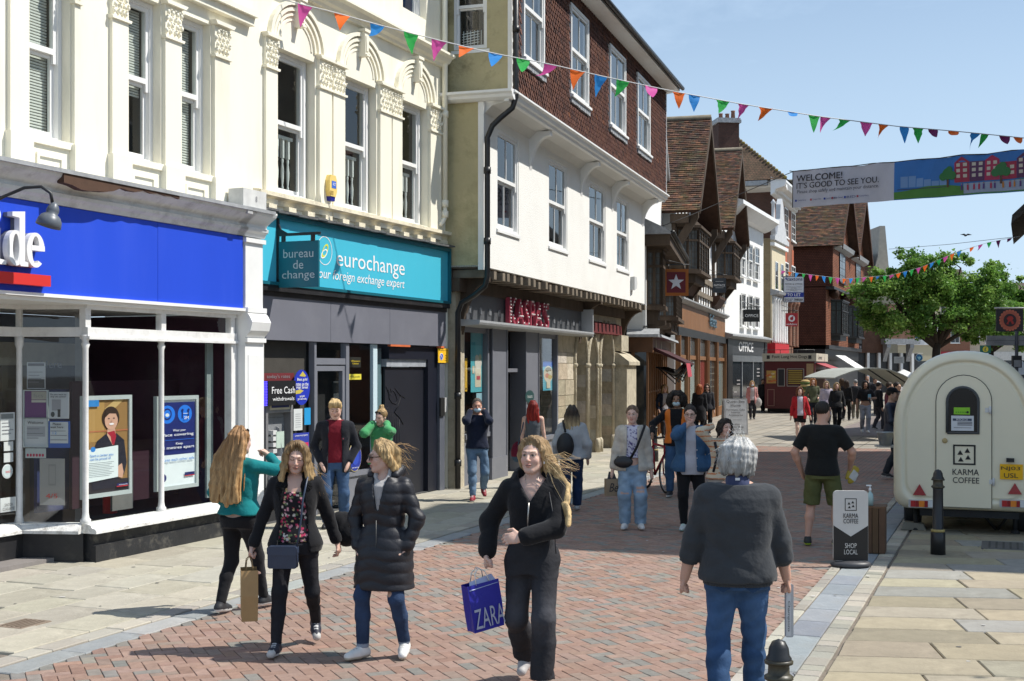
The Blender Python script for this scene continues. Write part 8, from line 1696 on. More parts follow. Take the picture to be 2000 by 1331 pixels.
 def glasses(s,col=(.02,.02,.02),up=0.0,back=0.0,lens=None,r=.022):
  hc,R=s.hc,s.R;g=lambda x,y,z:hc+R@np.array([x,y+back,z+up]);b=MB()
  for sx in (-1,1):
   pts=[tuple(g(sx*.032+r*math.cos(a),-.104,.002+r*.8*math.sin(a))) for a in np.linspace(0,2*math.pi,13)];b.tube(pts,.0026,5,0,col);b.tube([tuple(g(sx*.055,-.10,.008)),tuple(g(sx*.078,.0,.006))],.0025,5,0,col)
   if lens:b.poly(pts[:-1],0,lens)
  b.tube([tuple(g(-.010,-.105,.006)),tuple(g(.010,-.105,.006))],.0025,5,0,col);return b.build('glasses',M_leather,s.o)
def lock(pts,r0,r1,rng=None,jit=0.0,n=6,wave=0.0,ph=0.0,root=.55):
 'a hair lock through control points, tapering; wave bends it sideways'
 P=np.array(pts,float);t=np.linspace(0,len(P)-1,n);Q=np.stack([np.interp(t,range(len(P)),P[:,j]) for j in range(3)],1)
 if wave:Q[:,0] += wave*np.sin(t*3.4+ph)*(t/t[-1]);Q[:,1] += wave*.6*np.cos(t*3.4+ph)*(t/t[-1])
 if rng:Q += np.array([[rng.uniform(-jit,jit) for _ in range(3)] for _ in range(n)])*(t/t[-1])[:,None]
 return ([tuple(q) for q in Q],list(np.linspace(r0,r1,n)*np.clip(root+(1-root)*np.arange(n)/max(1,n-1)/.35,0,1)))
def wisps(P,starts,ends,col,rng,n=20,r=.0015,name='loose_hair'):
 b=MB();hc,R=P.hc,P.R
 for k in range(n):
  a=np.array(rng.choice(starts))+[rng.uniform(-.02,.02) for _ in range(3)];e=np.array(rng.choice(ends))+[rng.uniform(-.05,.05) for _ in range(3)];m=(a+e)/2+[rng.uniform(-.03,.03),rng.uniform(-.03,.03),rng.uniform(0,.05)]
  b.tube([tuple(hc+R@q) for q in (a,a*.6+m*.4,m,m*.5+e*.5,e)],[r,r,r*.9,r*.7,r*.4],4,0,hsvj(col,.25,rng))
 return b.build(name,M_hair,P.o,kind='stuff')
rp_=random.Random(13)
BLACK,OFFBLK,NAVY=(.014,.014,.016),(.022,.022,.026),(.016,.022,.042)
JEAN,DKJEAN,LTJEAN=(.075,.125,.22),(.022,.038,.075),(.24,.34,.45)
BLOND,DKBLOND,GINGER,BROWN,DARK=(.46,.30,.14),(.33,.22,.11),(.30,.085,.025),(.11,.062,.032),(.025,.018,.014)
PALE,TAN,MID=(.64,.41,.32),(.50,.30,.21),(.40,.23,.15)
def ombre(c0,c1,z0,z1):
 def f(V,hc):
  t=np.clip((V[:,2]-hc[2]-z0)/(z1-z0),0,1)[:,None];n=.5+.5*np.sin(V[:,0]*90+np.sin(V[:,2]*12)*2)[:,None];return (np.array(c0)*(1-t)+np.array(c1)*t)*(.80+.4*n)
 return f
def side_locks(sx,n,x0,x1,y0,z1,r=.02,wave=.0,rng=rp_,yend=-.03,spread=.05):
 out=[]
 for k in range(n):
  t=k/(max(1,n-1));ys=-.055+.12*t
  out.append(lock([(sx*.008,-.035+.06*t,.124),(sx*.066,ys+.012,.080),(sx*(x0+.005*rng.random()),ys+.012,-.04),(sx*(x0+(x1-x0)*.6),ys*.5+yend*.5+rng.uniform(-.02,.02),z1*.55),(sx*(x1+rng.uniform(-spread,spread)*.5),yend+rng.uniform(-.02,.03),z1+rng.uniform(-.04,.04))],r*.86,r*.40,rng,.008,8,wave,rng.uniform(0,6)))
 return out
def carrier(label,P,i,w,h,d,col,drop=.12,rz=0,handle=(.6,.6,.6),m=None,name='shopping_bag',off=(0,0)):
 'paper carrier bag hanging from a hand by two cord handles'
 f=P.wri[i]-P.elb[i];f=np.array(P.hdir[i][0],float) if P.hdir[i] is not None else f/np.linalg.norm(f);hp=P.world(P.wri[i]+f/np.linalg.norm(f)*.085);t=thing(name,label,'bag',(hp.x+off[0],hp.y+off[1],hp.z-drop-h),math.radians(rz));b=MB();w2,d2=w/2,d/2
 V=[(-w2*.96,-d2*.9,0),(w2*.96,-d2*.9,0),(w2*.96,d2*.9,0),(-w2*.96,d2*.9,0),(-w2,-d2,h*.5),(w2,-d2,h*.5),(w2*.97,d2,h*.52),(-w2*.97,d2,h*.5),(-w2,-d2*.8,h),(w2,-d2*.85,h),(w2,d2*.7,h),(-w2,d2*.75,h)]
 V += [(-w2*.82,0,h*.52),(w2*.82,0,h*.5),(-w2*.9,0,h*.97),(w2*.9,0,h*.97),(-w2*.9,0,.0),(w2*.9,0,0)]
 fs=[(0,1,17,16),(16,17,2,3),(0,1,5,4),(4,5,9,8),(2,3,7,6),(6,7,11,10),(1,17,13,5),(17,2,6,13),(5,13,15,9),(13,6,10,15),(3,16,12,7),(16,0,4,12),(7,12,14,11),(12,4,8,14)]
 b._add(V,fs,0,False,col);b.build('bag_body',m or M_paper,t)
 for s_ in (-1,1):b=MB();b.tube([(-w*.22,s_*d2*.78,h*.97),(-w*.16,s_*d2*.4,h+drop*.7),(0-off[0],s_*.012,h+drop),(w*.16,s_*d2*.4,h+drop*.7),(w*.22,s_*d2*.78,h*.97)],.004,6,0,handle);b.build('handle',M_vcm,t)
 return t
P=Person('woman in a teal sweatshirt with long straight hair, seen from behind',468,1196,1.70,152,'F',feet=((-.07,-.27,0,-4,0),(.08,.17,0,6,6)),hands=((-.15,-.24,1.43),(.235,-.14,.92)),poles=((-1,.1,-.65),(.7,1,0)),head=(-6,4,0),wide=1.10,hair=(.40,.23,.10),hcurl=(1.0,.5),seed=2,skin=PALE)
P.body().trousers(BLACK,'leggings',M_knit,(.094,.064,.046),ease=.006,wr=.002)
def rib_teal(V):c=np.repeat(np.array([[.012,.205,.215]]),len(V),0);return c
P.top((.010,.185,.195),'sweatshirt',M_knit,.030,.90,sr=(.078,.070,.052),wr=.007)
b=MB();Z=.90;P.shoes((.03,.03,.033),(.78,.78,.76),tongue=(.6,.6,.6))
P.hairdo(1.02,(-.05,.5,.02),[lock([(sx*.03,.03,.12),(sx*.085,.05,.02),(sx*(.10+.02*k),.10+.015*k,-.15),(sx*(.06+.03*k),.165+.01*k,-.34),(sx*(.03+.036*k)+rp_.uniform(-.02,.02),.185,-.54-rp_.random()*.04)],.036,.022,rp_,.01,7) for sx in (-1,1) for k in range(4)],[[(.06,0,.045,.08,.08),(-.05,0,.065,.094,.080),(-.16,0,.105,.118,.068),(-.32,0,.140,.138,.056),(-.46,0,.148,.136,.046),(-.54,0,.145,.118,.030)]],colf=ombre((.46,.285,.125),(.29,.155,.065),-.5,.08),ridge=.0045)
P.glasses((.02,.015,.012),up=.095,back=.06,lens=(.03,.025,.02));wisps(P,[(.06,.1,-.3),(-.06,.1,-.3)],[(.1,.13,-.55),(-.1,.13,-.55),(0,.14,-.56)],(.42,.26,.11),rp_,30,.0017)
P=Person('woman in a black coat over a floral top with a paper bag',577,1270,1.665,2,'F',feet=((-.13,-.20,0,-6,0),(.13,.30,.02,10,32)),hands=((-.36,-.04,.79),(.33,.14,.84)),poles=((-.6,1,0),(.5,1,-.1)),head=(6,13,3),wide=1.04,hair=DKBLOND,hcurl=(1.15,.6),gaze='down',seed=3,skin=PALE)
P.body().trousers(OFFBLK,'black_jeans',M_denim,(.088,.060,.044),ease=.008,wr=.003)
_rs=np.random.RandomState(4);FLW=[(_rs.uniform(-.17,.17),_rs.uniform(.86,1.36),_rs.uniform(.005,.012),[(.50,.05,.12),(.62,.30,.36),(.55,.45,.25),(.35,.04,.07),(.60,.55,.5),(.10,.16,.07)][_rs.randint(6)]) for _ in range(240)]
def floral(V):
 c=np.repeat(np.array([[.018,.016,.02]]),len(V),0)
 for x,z,r,cl in FLW:c[(V[:,0]-x)**2+(V[:,2]-z)**2 < r*r]=cl
 return c
P.top((.02,.02,.02),'floral_top',M_knit,.008,.90,.0,neckdrop=.10,wr=.004,colf=floral,sleeves=(0,0),sr=(.02,.05,.04)) if False else None
F_=Field((-.24,-.22,.84),(.24,.2,1.34),.0075);F_.loft(P.tors(.012,.885,1.29),.02);F_.wrinkle(.004,(10,10,18),2.0);smesh('floral_top',[F_.net()],M_knit,P.o,floral)
P.top(BLACK,'black_coat',M_knit,.034,.80,sr=(.074,.062,.054),open_=[(.78,.135),(1.1,.105),(1.30,.085),(1.45,.08)],wr=.006,bell=.004)
for sx in (-1,1):P.cloth('fur_collar',mat('black_fur',vcol=True,rough=.95,var=.3,vs=30,bump=1.0,bs=70,spec=.1,bdist=.03),(.013,.013,.014),lambda F:F.path([P.neck+[sx*.045,.07,.015],P.neck+[sx*.095,.0,-.02],P.neck+[sx*.10,-.085,-.10],P.neck+[sx*.095,-.115,-.20]],[.045,.052,.045,.028],.02),P.neck-[.2,.25,.3],P.neck+[.2,.2,.1],.006,(40,40,60))
P.shoes((.03,.033,.05),(.62,.60,.58),toe=(.5,.49,.47),tongue=(.55,.55,.55))
P.hairdo(1.0,(-.040,.55,.088),side_locks(-1,6,.088,.125,0,-.33,.030,.018,yend=-.055)+side_locks(1,7,.09,.16,0,-.30,.031,.024,yend=-.03)+[lock([(sx*.01,-.040,.124),(sx*.062,-.050,.088),(sx*.082,-.055,.0),(sx*.086,-.07,-.08),(sx*.10,-.09,-.22),(sx*.05,-.12,-.30)],.022,.012,rp_,.006,8,.02,sx) for sx in (-1,1)],[[(.03,0,.05,.085,.07),(-.08,0,.07,.098,.06),(-.2,0,.085,.12,.05),(-.28,0,.09,.12,.03)]],colf=ombre((.50,.34,.16),(.20,.125,.06),-.25,.10),ridge=.0035)
wisps(P,[(.13,-.03,-.15),(.1,0,-.05)],[(.26,0,-.28),(.22,.03,-.2),(.2,-.04,-.33)],(.45,.3,.14),rp_,22)
t=thing('crossbody_bag','small navy leather crossbody bag on the woman in the black coat','bag',tuple(P.world((-.075,-.185,.775))),math.radians(-4));b=MB();b.prism(rrect(-.115,.115,-.085,.085,.018),-.035,.035,'y',0,(.030,.042,.075));b.prism(rrect(-.119,.119,.02,.089,.018),-.041,.037,'y',0,(.034,.048,.085));b.build('bag_body',M_leather,t)
b=MB();q=lambda p:tuple(P.world(p)-t.location);b.tube([(.11,0,.08),q((.055,-.20,.95)),q((.075,-.19,1.1)),q((.085,-.175,1.24)),q((.105,-.10,1.40)),q((.10,.02,1.435)),q((.07,.12,1.36))],.008,6,0,(.035,.05,.085));b.build('strap',M_leather,t)
carrier('brown paper carrier bag held by the woman in the floral top',P,0,.13,.40,.26,(.40,.255,.115),.10,14,(.30,.2,.1),off=(0,-.02)); 
t=thing('shoulder_bag','slouchy black bag swinging behind the arm of the woman in the black coat','bag',tuple(P.world((.36,.22,1.0))));F_=Field((-.2,-.2,-.3),(.2,.2,.2),.011);F_.ell((0,0,-.04),(.12,.09,.14),.02);F_.ell((.06,0,-.10),(.10,.08,.08),.05);F_.wrinkle(.010,(18,14,16),1.0);smesh('bag_body',[F_.net()],M_knit,t,BLACK)
P=Person('woman in a long black quilted puffer coat turning her head aside with sunglasses',750,1284,1.68,-16,'F',feet=((-.14,-.10,0,-28,0),(.15,.06,0,12,10)),hands=((-.195,-.055,.85),(.205,-.055,.86)),poles=((-1,.6,0),(1,.35,0)),head=(-60,3,0),wide=1.0,hair=BLOND,seed=5,skin=PALE,hcurl=(.9,.9),gaze='down')
P.body().trousers(DKJEAN,'jeans',M_denim,(.086,.060,.047),ease=.005,wr=.004,colf=lambda V:np.where((V[:,2] < .115)[:,None],np.array([[.24,.29,.36]]),np.where((((V[:,0]-.10)/.022)**2+((V[:,2]-.52)/.026)**2 < 1)[:,None] & (V[:,1] < P.knee[1][1])[:,None],np.array([[.60,.38,.28]]),np.array([[.024,.042,.085]])*(1+.5*np.exp(-((V[:,2]-.4)/.2)**2))[:,None])))
F_=Field((-.14,-.22,1.05),(.14,.1,1.50),.0075);F_.loft([(1.10,P.lean[0],-.06,.07,.075),(1.35,0,-.04,.075,.085),(1.40,0,-.005,.085,.075),(1.485,0,.0,.07,.062)],.02);F_.ell((0,-.06,1.48),(.055,.07,.09),.01,'d');smesh('shirt',[F_.net()],M_knit,P.o,(.42,.40,.39))
P.top((.017,.017,.022),'puffer_coat',M_shiny,.042,.545,sr=(.080,.070,.060),open_=[(1.10,-.03),(1.18,.012),(1.36,.045),(1.48,.075)],collar=None,wr=.004,flare=.03,puff=.0085,wide=1.03)
P.cloth('hood',M_shiny,(.016,.016,.021),lambda F:(F.path([P.neck+[-.10,-.02,.0],P.neck+[-.10,.07,.03],P.neck+[0,.125,.05],P.neck+[.10,.07,.03],P.neck+[.10,-.02,.0]],[.035,.05,.06,.05,.035],.02),F.ell(P.neck+[0,.17,-.03],(.10,.06,.10),.04)),P.neck-[.22,.14,.2],P.neck+[.22,.28,.16],.006,(20,20,34))
P.part_tube('zip',M_iron,None,[(.0,-.168,1.09),(0,-.172,.8),(0,-.19,.56)],.005)
P.shoes((.70,.69,.66),(.50,.46,.38),tongue=(.45,.44,.42))
P.hairdo(1.03,(-.048,.55,.075),[lock([(sx*.010,-.04,.124),(sx*.070,-.030,.080),(sx*.086,.01,-.005),(sx*.070,.075,-.08),(sx*.03,.10,-.13)],.022,.018,rp_,.004,7) for sx in (-1,1)]+[lock([(sx*.010,-.02+.03*j,.124),(sx*.074,-.005+.03*j,.075),(sx*.084,.03+.02*j,-.005),(sx*.060,.085,-.07),(sx*.03,.105,-.125)],.022,.017,rp_,.004,7) for sx in (-1,1) for j in (0,1)]+[lock([(0,.0,.128),(.0+.03*k,.11,.06),(.02*k,.115,-.05),(.01*k,.10,-.13)],.035,.03,rp_,.005,6) for k in (-1,0,1)],[],colf=ombre((.52,.36,.17),(.36,.245,.12),-.15,.11),ridge=.0035)
wisps(P,[(.02,.10,.03),(.0,.11,-.05),(.04,.09,.08)],[(.03,.24,.02),(0,.22,-.08),(.02,.26,.06),(.0,.2,-.15)],BLOND,rp_,26,.0013);P.glasses((.012,.01,.01),lens=(.015,.012,.012),r=.025)
P=Person('young woman in a cropped black zip hoodie holding a blue carrier bag',1040,1342,1.755,-10,'F',feet=((-.09,.24,.03,-4,26),(.09,-.13,0,6,0)),hands=((-.305,-.07,.90),(-.03,-.235,1.045)),poles=((-.8,1,0),(1,.15,-.45)),head=(-9,-3,0),wide=.98,hair=BLOND,hcurl=(1.2,.45),hdir=(None,((-1,-.25,-.05),(0,.9,-.35))),seed=7,skin=(.66,.43,.34))
P.body().trousers(OFFBLK,'black_jeans',M_denim,(.094,.076,.078),waist=1.07,ease=.012,wr=.006,flare=.008,colf=lambda V:np.array([[.030,.030,.034]])*(1+1.1*np.exp(-((V[:,2]-.52)/.16)**2))[:,None])  # lighter band above the knees is a highlight put into the colour
P.top(BLACK,'zip_hoodie',M_knit,.030,1.075,sr=(.080,.082,.050),wr=.006,hood=True,vneck=(1.27,.10),bell=.022)
P.part_tube('zip',mat('zip_metal',(.45,.43,.40),.35,.1,30,0,metal=.8),None,[(0,-.158,1.27),(-.005,-.160,1.18),(-.01,-.148,1.08)],.005)
P.part_tube('drawstring',M_bk,None,[(.13,-.10,1.34),(.17,-.14,1.15),(.18,-.15,.98),(.185,-.15,.93)],.004)
P.part_tube('necklace',_MATS['zip_metal'],None,[P.neck+[-.05,-.035,.02],P.neck+[-.03,-.075,-.06],P.neck+[0,-.088,-.10],P.neck+[.03,-.075,-.06],P.neck+[.05,-.035,.02]],.002,4)
P.shoes((.46,.44,.43),(.5,.48,.46))
g4=[lock([(.008,-.035+.03*k,.124),(.066,-.032+.03*k,.082),(.086+.004*k,.005+.02*k,-.02),(.10+.012*k,.05,-.10),(.135+.016*k,.085,-.19),(.175+.016*k,.095-.012*k,-.28),(.20+.016*k,.07-.03*k,-.36),(.205+.02*k+rp_.uniform(-.015,.015),.04-.035*k,-.45)],.030,.013,rp_,.010,11,.012,k) for k in range(6)]
g4 += [lock([(-.008,-.035+.03*k,.124),(-.066,-.032+.03*k,.082),(-.085,.01+.02*k,-.01),(-.07,.055,-.09),(-.03+.02*k,.09,-.15),(.06+.02*k,.105,-.22)],.028,.018,rp_,.006,9) for k in range(5)]
P.hairdo(1.0,(-.036,.55,.092),g4,[[(.04,0,.05,.083,.07),(-.05,.01,.07,.085,.055),(-.14,.03,.085,.08,.04),(-.22,.06,.09,.06,.025)]],colf=ombre((.56,.39,.19),(.27,.175,.09),-.22,.11),ridge=.0038)
wisps(P,[(.09,.03,-.05),(.10,.05,-.12),(.085,0,0)],[(.26,.06,-.10),(.24,.04,-.2),(.28,.05,-.05),(.23,.0,-.36)],(.60,.44,.24),rp_,46,.0015)
for z_ in (-.012,-.030):pass
e_=P.hc+P.R@np.array([.084,-.002,-.022]);P.part_tube('earphone',M_wt,None,[e_,e_+[.004,-.012,-.028]],.0055)
t=carrier('shiny blue carrier bag with big silver letters in the hand of the woman at centre',P,0,.25,.335,.12,(.022,.020,.30),.10,52,(.75,.72,.68),M_shiny);t.rotation_euler=(math.radians(0),math.radians(-9),math.radians(30))
b=MB();b.poly([(-.115,-.055,.30),(.115,-.055,.31),(.10,.0,.37),(-.08,.0,.35)],0,(.42,.45,.62));b.build('tissue',M_paper,t);text('ZARA',t,mat('silver_print',(.42,.44,.55),.4,0,1,0),TF(.01,-.0635,.095),.235,.14,-.012)
P=Person('grey haired man seen from behind in a charcoal jumper and blue jeans',1440,1395,1.79,172,'M',feet=((-.11,-.16,0,-8,0),(.11,.14,0,8,12)),hands=((-.325,-.10,.745),(.335,-.02,.785)),poles=((-1,.7,0),(1,.7,0)),head=(-22,12,0),wide=1.16,hair=(.46,.45,.43),hcurl=(1.25,1.3),seed=9,skin=(.58,.33,.24))
P.body().trousers((.040,.082,.165),'jeans',M_denim,(.100,.074,.062),ease=.010,wr=.009,colf=lambda V:np.array([[.036,.075,.155]])*(1+.55*np.exp(-((V[:,2]-.62)/.16)**2)+.25*np.sin(V[:,2]*60+V[:,0]*25)*.4)[:,None])
P.top((.050,.053,.058),'grey_jumper',M_knit,.052,.825,.74,sr=(.098,.086,.070),wr=.0055)
F_=Field(P.pel-[.34,.3,.2],P.pel+[.34,.3,.12],.009);F_.loft([(.800,0,0,.212,.168),(.868,0,0,.216,.172)],.01,2.4);X=F_.ax[0][:,None,None];F_.d += (.0022*np.sin(X*330)).astype(np.float32);smesh('ribbed_hem',[F_.net()],M_knit,P.o,(.044,.047,.052))
for i in (0,1):q=P.elb[i]*.70+P.wri[i]*.30;q2=P.elb[i]*.42+P.wri[i]*.58;P.cloth('rolled_cuff',M_knit,(.046,.049,.054),lambda F:F.cone(q,q2,.060,.056,.01,cut=True),np.minimum(q,q2)-.1,np.maximum(q,q2)+.1,.004,(20,20,60))
P.cloth('shirt_collar',M_knit,(.05,.06,.12),lambda F:F.path([P.neck+[0,.015,-.02],P.neck+[0,.008,.042]],[.080,.068],.01,True),P.neck-.15,P.neck+.15,0)
b=MB();b.poly([P.neck+[-.012,.092,.018],P.neck+[.016,.092,.018],P.neck+[.016,.090,.034],P.neck+[-.012,.090,.034]],0,(.7,.7,.7));b.build('label_tab',M_vc,P.o)
for sx in (-1,1):b=MB();b.poly([(sx*.045,.142,.885),(sx*.135,.132,.885),(sx*.132,.135,.79),(sx*.09,.142,.765),(sx*.048,.146,.79)],0,(.028,.058,.12));b.build('back_pocket',M_denim,P.o)
P.shoes((.06,.045,.035),(.05,.04,.035))
P.hairdo(1.05,(-.055,.4,.0),[lock([(.05*math.sin(a),.03+.05*math.cos(a),.115),(.098*math.sin(a),.03+.112*math.cos(a),.05),(.098*math.sin(a),.03+.110*math.cos(a),-.03),(.085*math.sin(a),.03+.085*math.cos(a),-.080-.03*rp_.random())],.019,.012,rp_,.010,7) for a in np.linspace(-1.9,1.9,26)],[],colf=ombre((.27,.265,.25),(.47,.46,.44),-.08,.08),ridge=.0025)
wisps(P,[(.05,.09,.05),(-.05,.09,.05),(0,.11,.08)],[(.10,.11,-.02),(-.10,.1,-.02),(.03,.13,-.06),(-.04,.12,.12),(.03,.07,.16)],(.6,.59,.57),rp_,60,.0014)
f=P.wri[0]-P.elb[0];hp=P.world(P.wri[0]+f/np.linalg.norm(f)*.09);t=thing('rolled_newspaper','rolled newspaper hanging from the hand of the grey haired man','newspaper',tuple(hp),math.radians(5));b=MB();b.prism(rrect(-.026,.026,-.30,.05,.012),-.014,.014,'y',0,(.42,.43,.44));b.box(-.024,.006,-.017,-.0145,-.29,.03,0,(.55,.56,.57));b.build('pages',M_paper,t);text('Champions',t,M_bk,Matrix.Translation((-.008,-.019,-.16)) @ Matrix.Rotation(math.pi/2,4,'Y') @ RX90,.20,.018)
def open_jacket(P,col,m,inner,hem=.80,sr=(.080,.068,.056),w=.085,ease=.036,name='jacket',iname='tee_shirt',iz=.86,**k):
 h=P.h;F=Field((-.32,-.3,iz-.03),(.32,.3,1.47),h);F.loft(P.tors(.014,iz,P.neck[2]-.005),.02);F.ell(P.neck+np.array([0,-.02,.03]),(.066,.07,.05),.01,'d');F.wrinkle(.003,(10,10,14),P.seed);smesh(iname,[F.net()],M_knit,P.o,inner)
 return P.top(col,name,m,ease,hem,sr=sr,open_=[(hem-.05,w*1.15),(1.1,w),(1.32,w*.9),(1.46,w*.95)],wr=.006,**k)
P=Person('fair haired man in a black jacket over a red top by the cash machine',655,1033,1.82,6,'M',feet=((-.11,-.05,0,-12,0),(.11,.08,0,10,0)),hands=((-.185,-.085,.87),(.185,-.085,.87)),poles=((-1,.8,0),(1,.8,0)),head=(0,20,0),hair=BLOND,gaze='down',seed=11,skin=PALE,hcurl=(.9,.9))
P.body().trousers((.055,.10,.185),'jeans',M_denim,(.092,.072,.062),wr=.008);open_jacket(P,(.016,.017,.022),M_knit,(.16,.012,.022),hem=.74,flare=.01,collar=(.055,.088));P.shoes((.02,.02,.022),(.03,.03,.03))
P.hairdo(1.05,(-.048,.35,.03),[lock([(-.03,.02,.125),(.02+.02*k,-.07,.112),(.05+.012*k,-.085,.075)],.024,.012,rp_,.005,5) for k in range(-4,3)],[],colf=ombre((.40,.26,.11),(.55,.39,.19),0,.1))
b=MB();b.box(.09,.17,-.165,-.155,1.16,1.20,0,(.03,.03,.035));b.box(.10,.115,-.168,-.165,1.175,1.19,0,(.45,.1,.12));b.build('chest_pocket',M_vcm,P.o)
P=Person('girl in a green hoodie with a hair bun and both hands at her ears',745,1012,1.64,-14,'F',hands=((-.100,-.09,1.475),(.110,-.06,1.475)),poles=((-.55,-.5,-1),(.6,-.4,-1)),head=(-16,12,6),hair=DKBLOND,seed=12,skin=PALE,gaze='down',hcurl=(.9,.9),hdir=(((.15,.2,1),(1,0,0)),((-.15,.2,1),(-1,0,0))))
P.body().trousers((.05,.055,.06),'trousers',M_knit,(.092,.07,.058));P.top((.075,.32,.125),'green_hoodie',M_knit,.036,.82,sr=(.088,.082,.058),wr=.010,hood=True,bell=.015);P.shoes((.5,.5,.5),(.6,.6,.6))
P.hairdo(1.02,(-.045,.4,.09),[],[[(.10,0,.035,.03,.03),(.15,0,.04,.042,.042),(.19,0,.04,.032,.032)]],colf=ombre((.24,.15,.07),(.50,.34,.16),.05,.18));P.glasses((.02,.02,.02),up=.085,back=.03,lens=(.03,.025,.03))
P=Person('man in a navy sweater and faded jeans adjusting his face mask by the stone pier',932,978,1.74,4,'M',feet=((-.08,-.20,0,-10,0),(.12,.26,.03,8,34)),hands=((-.115,-.105,1.49),(.115,-.10,1.49)),poles=((-.45,-.4,-1),(.45,-.4,-1)),head=(0,6,0),hair=(.10,.085,.07),seed=13,skin=(.56,.30,.21),hdir=(((.25,.1,1),(1,0,0)),((-.25,.1,1),(-1,0,0))),gaze='down')
P.body().trousers((.125,.19,.275),'faded_jeans',M_denim,(.094,.072,.058),wr=.010);P.top((.016,.02,.038),'navy_sweater',M_knit,.030,.86,sr=(.086,.078,.058),wr=.006);P.shoes((.23,.018,.03),(.7,.66,.64),tongue=(.6,.5,.5));P.hairdo(1.0,(-.04,.3,.08),[],[],ridge=.002,col=(.11,.09,.075));P.mask()
P=Person('woman seen from behind with bright red hair and a grey vest top',1041,955,1.64,178,'F',hands=((-.235,-.02,.80),(.235,-.02,.80)),hair=(.22,.018,.012),seed=14,skin=PALE,feet=((-.08,-.12,0,-5,0),(.08,.15,0,5,14)))
P.body().trousers((.03,.035,.045),'trousers',M_knit,(.09,.07,.06));P.top((.105,.115,.13),'vest_top',M_knit,.012,.84,sleeves=(0,0),sr=(.045,.05,.04),wr=.004);P.shoes((.05,.05,.05))
P.hairdo(1.04,(-.05,.4,.0),[lock([(sx*.03,.03,.12),(sx*.085,.06,.0),(sx*(.04+.03*k),.085,-.2),(sx*(.03+.03*k),.09,-.29)],.034,.022,rp_,.012,6,.01,k) for sx in (-1,1) for k in range(3)],[[(.05,0,.05,.085,.075),(-.1,0,.07,.10,.06),(-.25,0,.085,.085,.04),(-.3,0,.085,.06,.03)]],colf=ombre((.30,.02,.012),(.16,.014,.01),-.3,.1))
w_=P.world((.29,0,.72));t=thing('tote_bag','dark red and blue tote bag carried by the red haired woman','bag',tuple(w_));F_=Field((-.2,-.15,-.3),(.2,.15,.3),.014);F_.ell((0,0,-.03),(.13,.07,.20),.02);F_.wrinkle(.008,(15,15,14),2);smesh('bag_body',[F_.net()],M_knit,t,lambda V:np.where((V[:,2] < -.1)[:,None],np.array([[.05,.085,.13]]),np.array([[.12,.012,.03]])));b=MB();q=lambda p:tuple(P.world(p)-t.location);b.tube([(0,-.05,.12),q((.2,-.06,1.2)),q((.16,0,1.41)),q((.2,.08,1.2)),(0,.05,.12)],.012,5,0,(.05,.085,.13));b.build('strap',M_vcm,t)
P=Person('woman seen from behind in a pale grey jumper with a small black backpack',1117,999,1.66,176,'F',hands=((-.255,-.06,.86),(.25,-.05,.86)),hair=BROWN,seed=15,skin=PALE,wide=1.08,feet=((-.08,-.16,0,-5,0),(.09,.18,.0,5,18)))
P.body().trousers((.018,.035,.085),'navy_trousers',M_knit,(.098,.082,.070),wr=.006);P.top((.40,.405,.41),'pale_jumper',M_knit,.050,.84,sr=(.096,.092,.058),wr=.009,bell=.02);P.shoes((.45,.45,.45),(.6,.6,.6))
P.hairdo(1.04,(-.05,.4,.0),[lock([(sx*.03,.03,.12),(sx*.085,.06,.0),(sx*(.05+.03*k),.085,-.2),(sx*(.04+.035*k),.10,-.33)],.036,.022,rp_,.014,6) for sx in (-1,1) for k in range(3)],[[(.05,0,.05,.085,.075),(-.1,0,.07,.105,.06),(-.25,0,.095,.12,.045),(-.34,0,.10,.10,.03)]],colf=ombre((.40,.29,.15),(.05,.035,.025),-.20,-.02))
t=thing('backpack','small black backpack slung on the left shoulder of the woman in the pale jumper','bag',tuple(P.world((.10,.22,1.10))));F_=Field((-.2,-.15,-.3),(.2,.15,.3),.014);F_.ell((0,0,-.04),(.135,.085,.20),.02);F_.wrinkle(.004,(15,15,14),2);smesh('bag_body',[F_.net()],M_shiny,t,BLACK);b=MB();q=lambda p:tuple(P.world(p)-t.location);b.tube([(0,-.02,.18),q((.13,.12,1.40)),q((.14,.0,1.455)),q((.17,-.13,1.3))],.018,6,0,BLACK);b.build('strap',M_vcm,t)
P=Person('woman in a cream jacket and ripped pale jeans with a black crossbody bag',1235,1034,1.73,-6,'F',feet=((-.10,-.02,0,-8,0),(.11,.0,0,10,0)),hands=((-.275,-.06,.78),(.26,-.02,.79)),head=(-6,3,0),hair=(.12,.08,.055),seed=16,skin=PALE,wide=1.08,hcurl=(1.2,.6))
def ripped(V):
 c=np.repeat(np.array([[.25,.35,.455]]),len(V),0)*(1+.25*np.sin(V[:,2]*40+V[:,0]*30)*.3)[:,None]
 for kx,kz in ((P.knee[0],.50),(P.knee[1],.53),(P.knee[1],.58)):c[(np.abs(V[:,0]-kx[0]) < .055) & (np.abs(V[:,2]-kz) < .016) & (V[:,1] < kx[1])]=(.52,.34,.27)
 return c
P.body().trousers((.25,.35,.45),'ripped_jeans',M_denim,(.104,.088,.078),wr=.010,colf=ripped)
dots=np.random.RandomState(2).uniform(-1,1,(120,2))*[.13,.3]+[0,1.15]
def dotted(V):
 c=np.repeat(np.array([[.58,.57,.66]]),len(V),0)
 for x,z in dots:c[(V[:,0]-x)**2+(V[:,2]-z)**2 < .011**2]=(.10,.08,.22)
 return c
open_jacket(P,(.50,.46,.395),M_denim,dotted,hem=.80,sr=(.086,.078,.062),w=.075,ease=.050,iname='dotted_blouse',iz=.98,name='cream_jacket');P.shoes((.66,.65,.63),(.72,.72,.7),big=1.05)
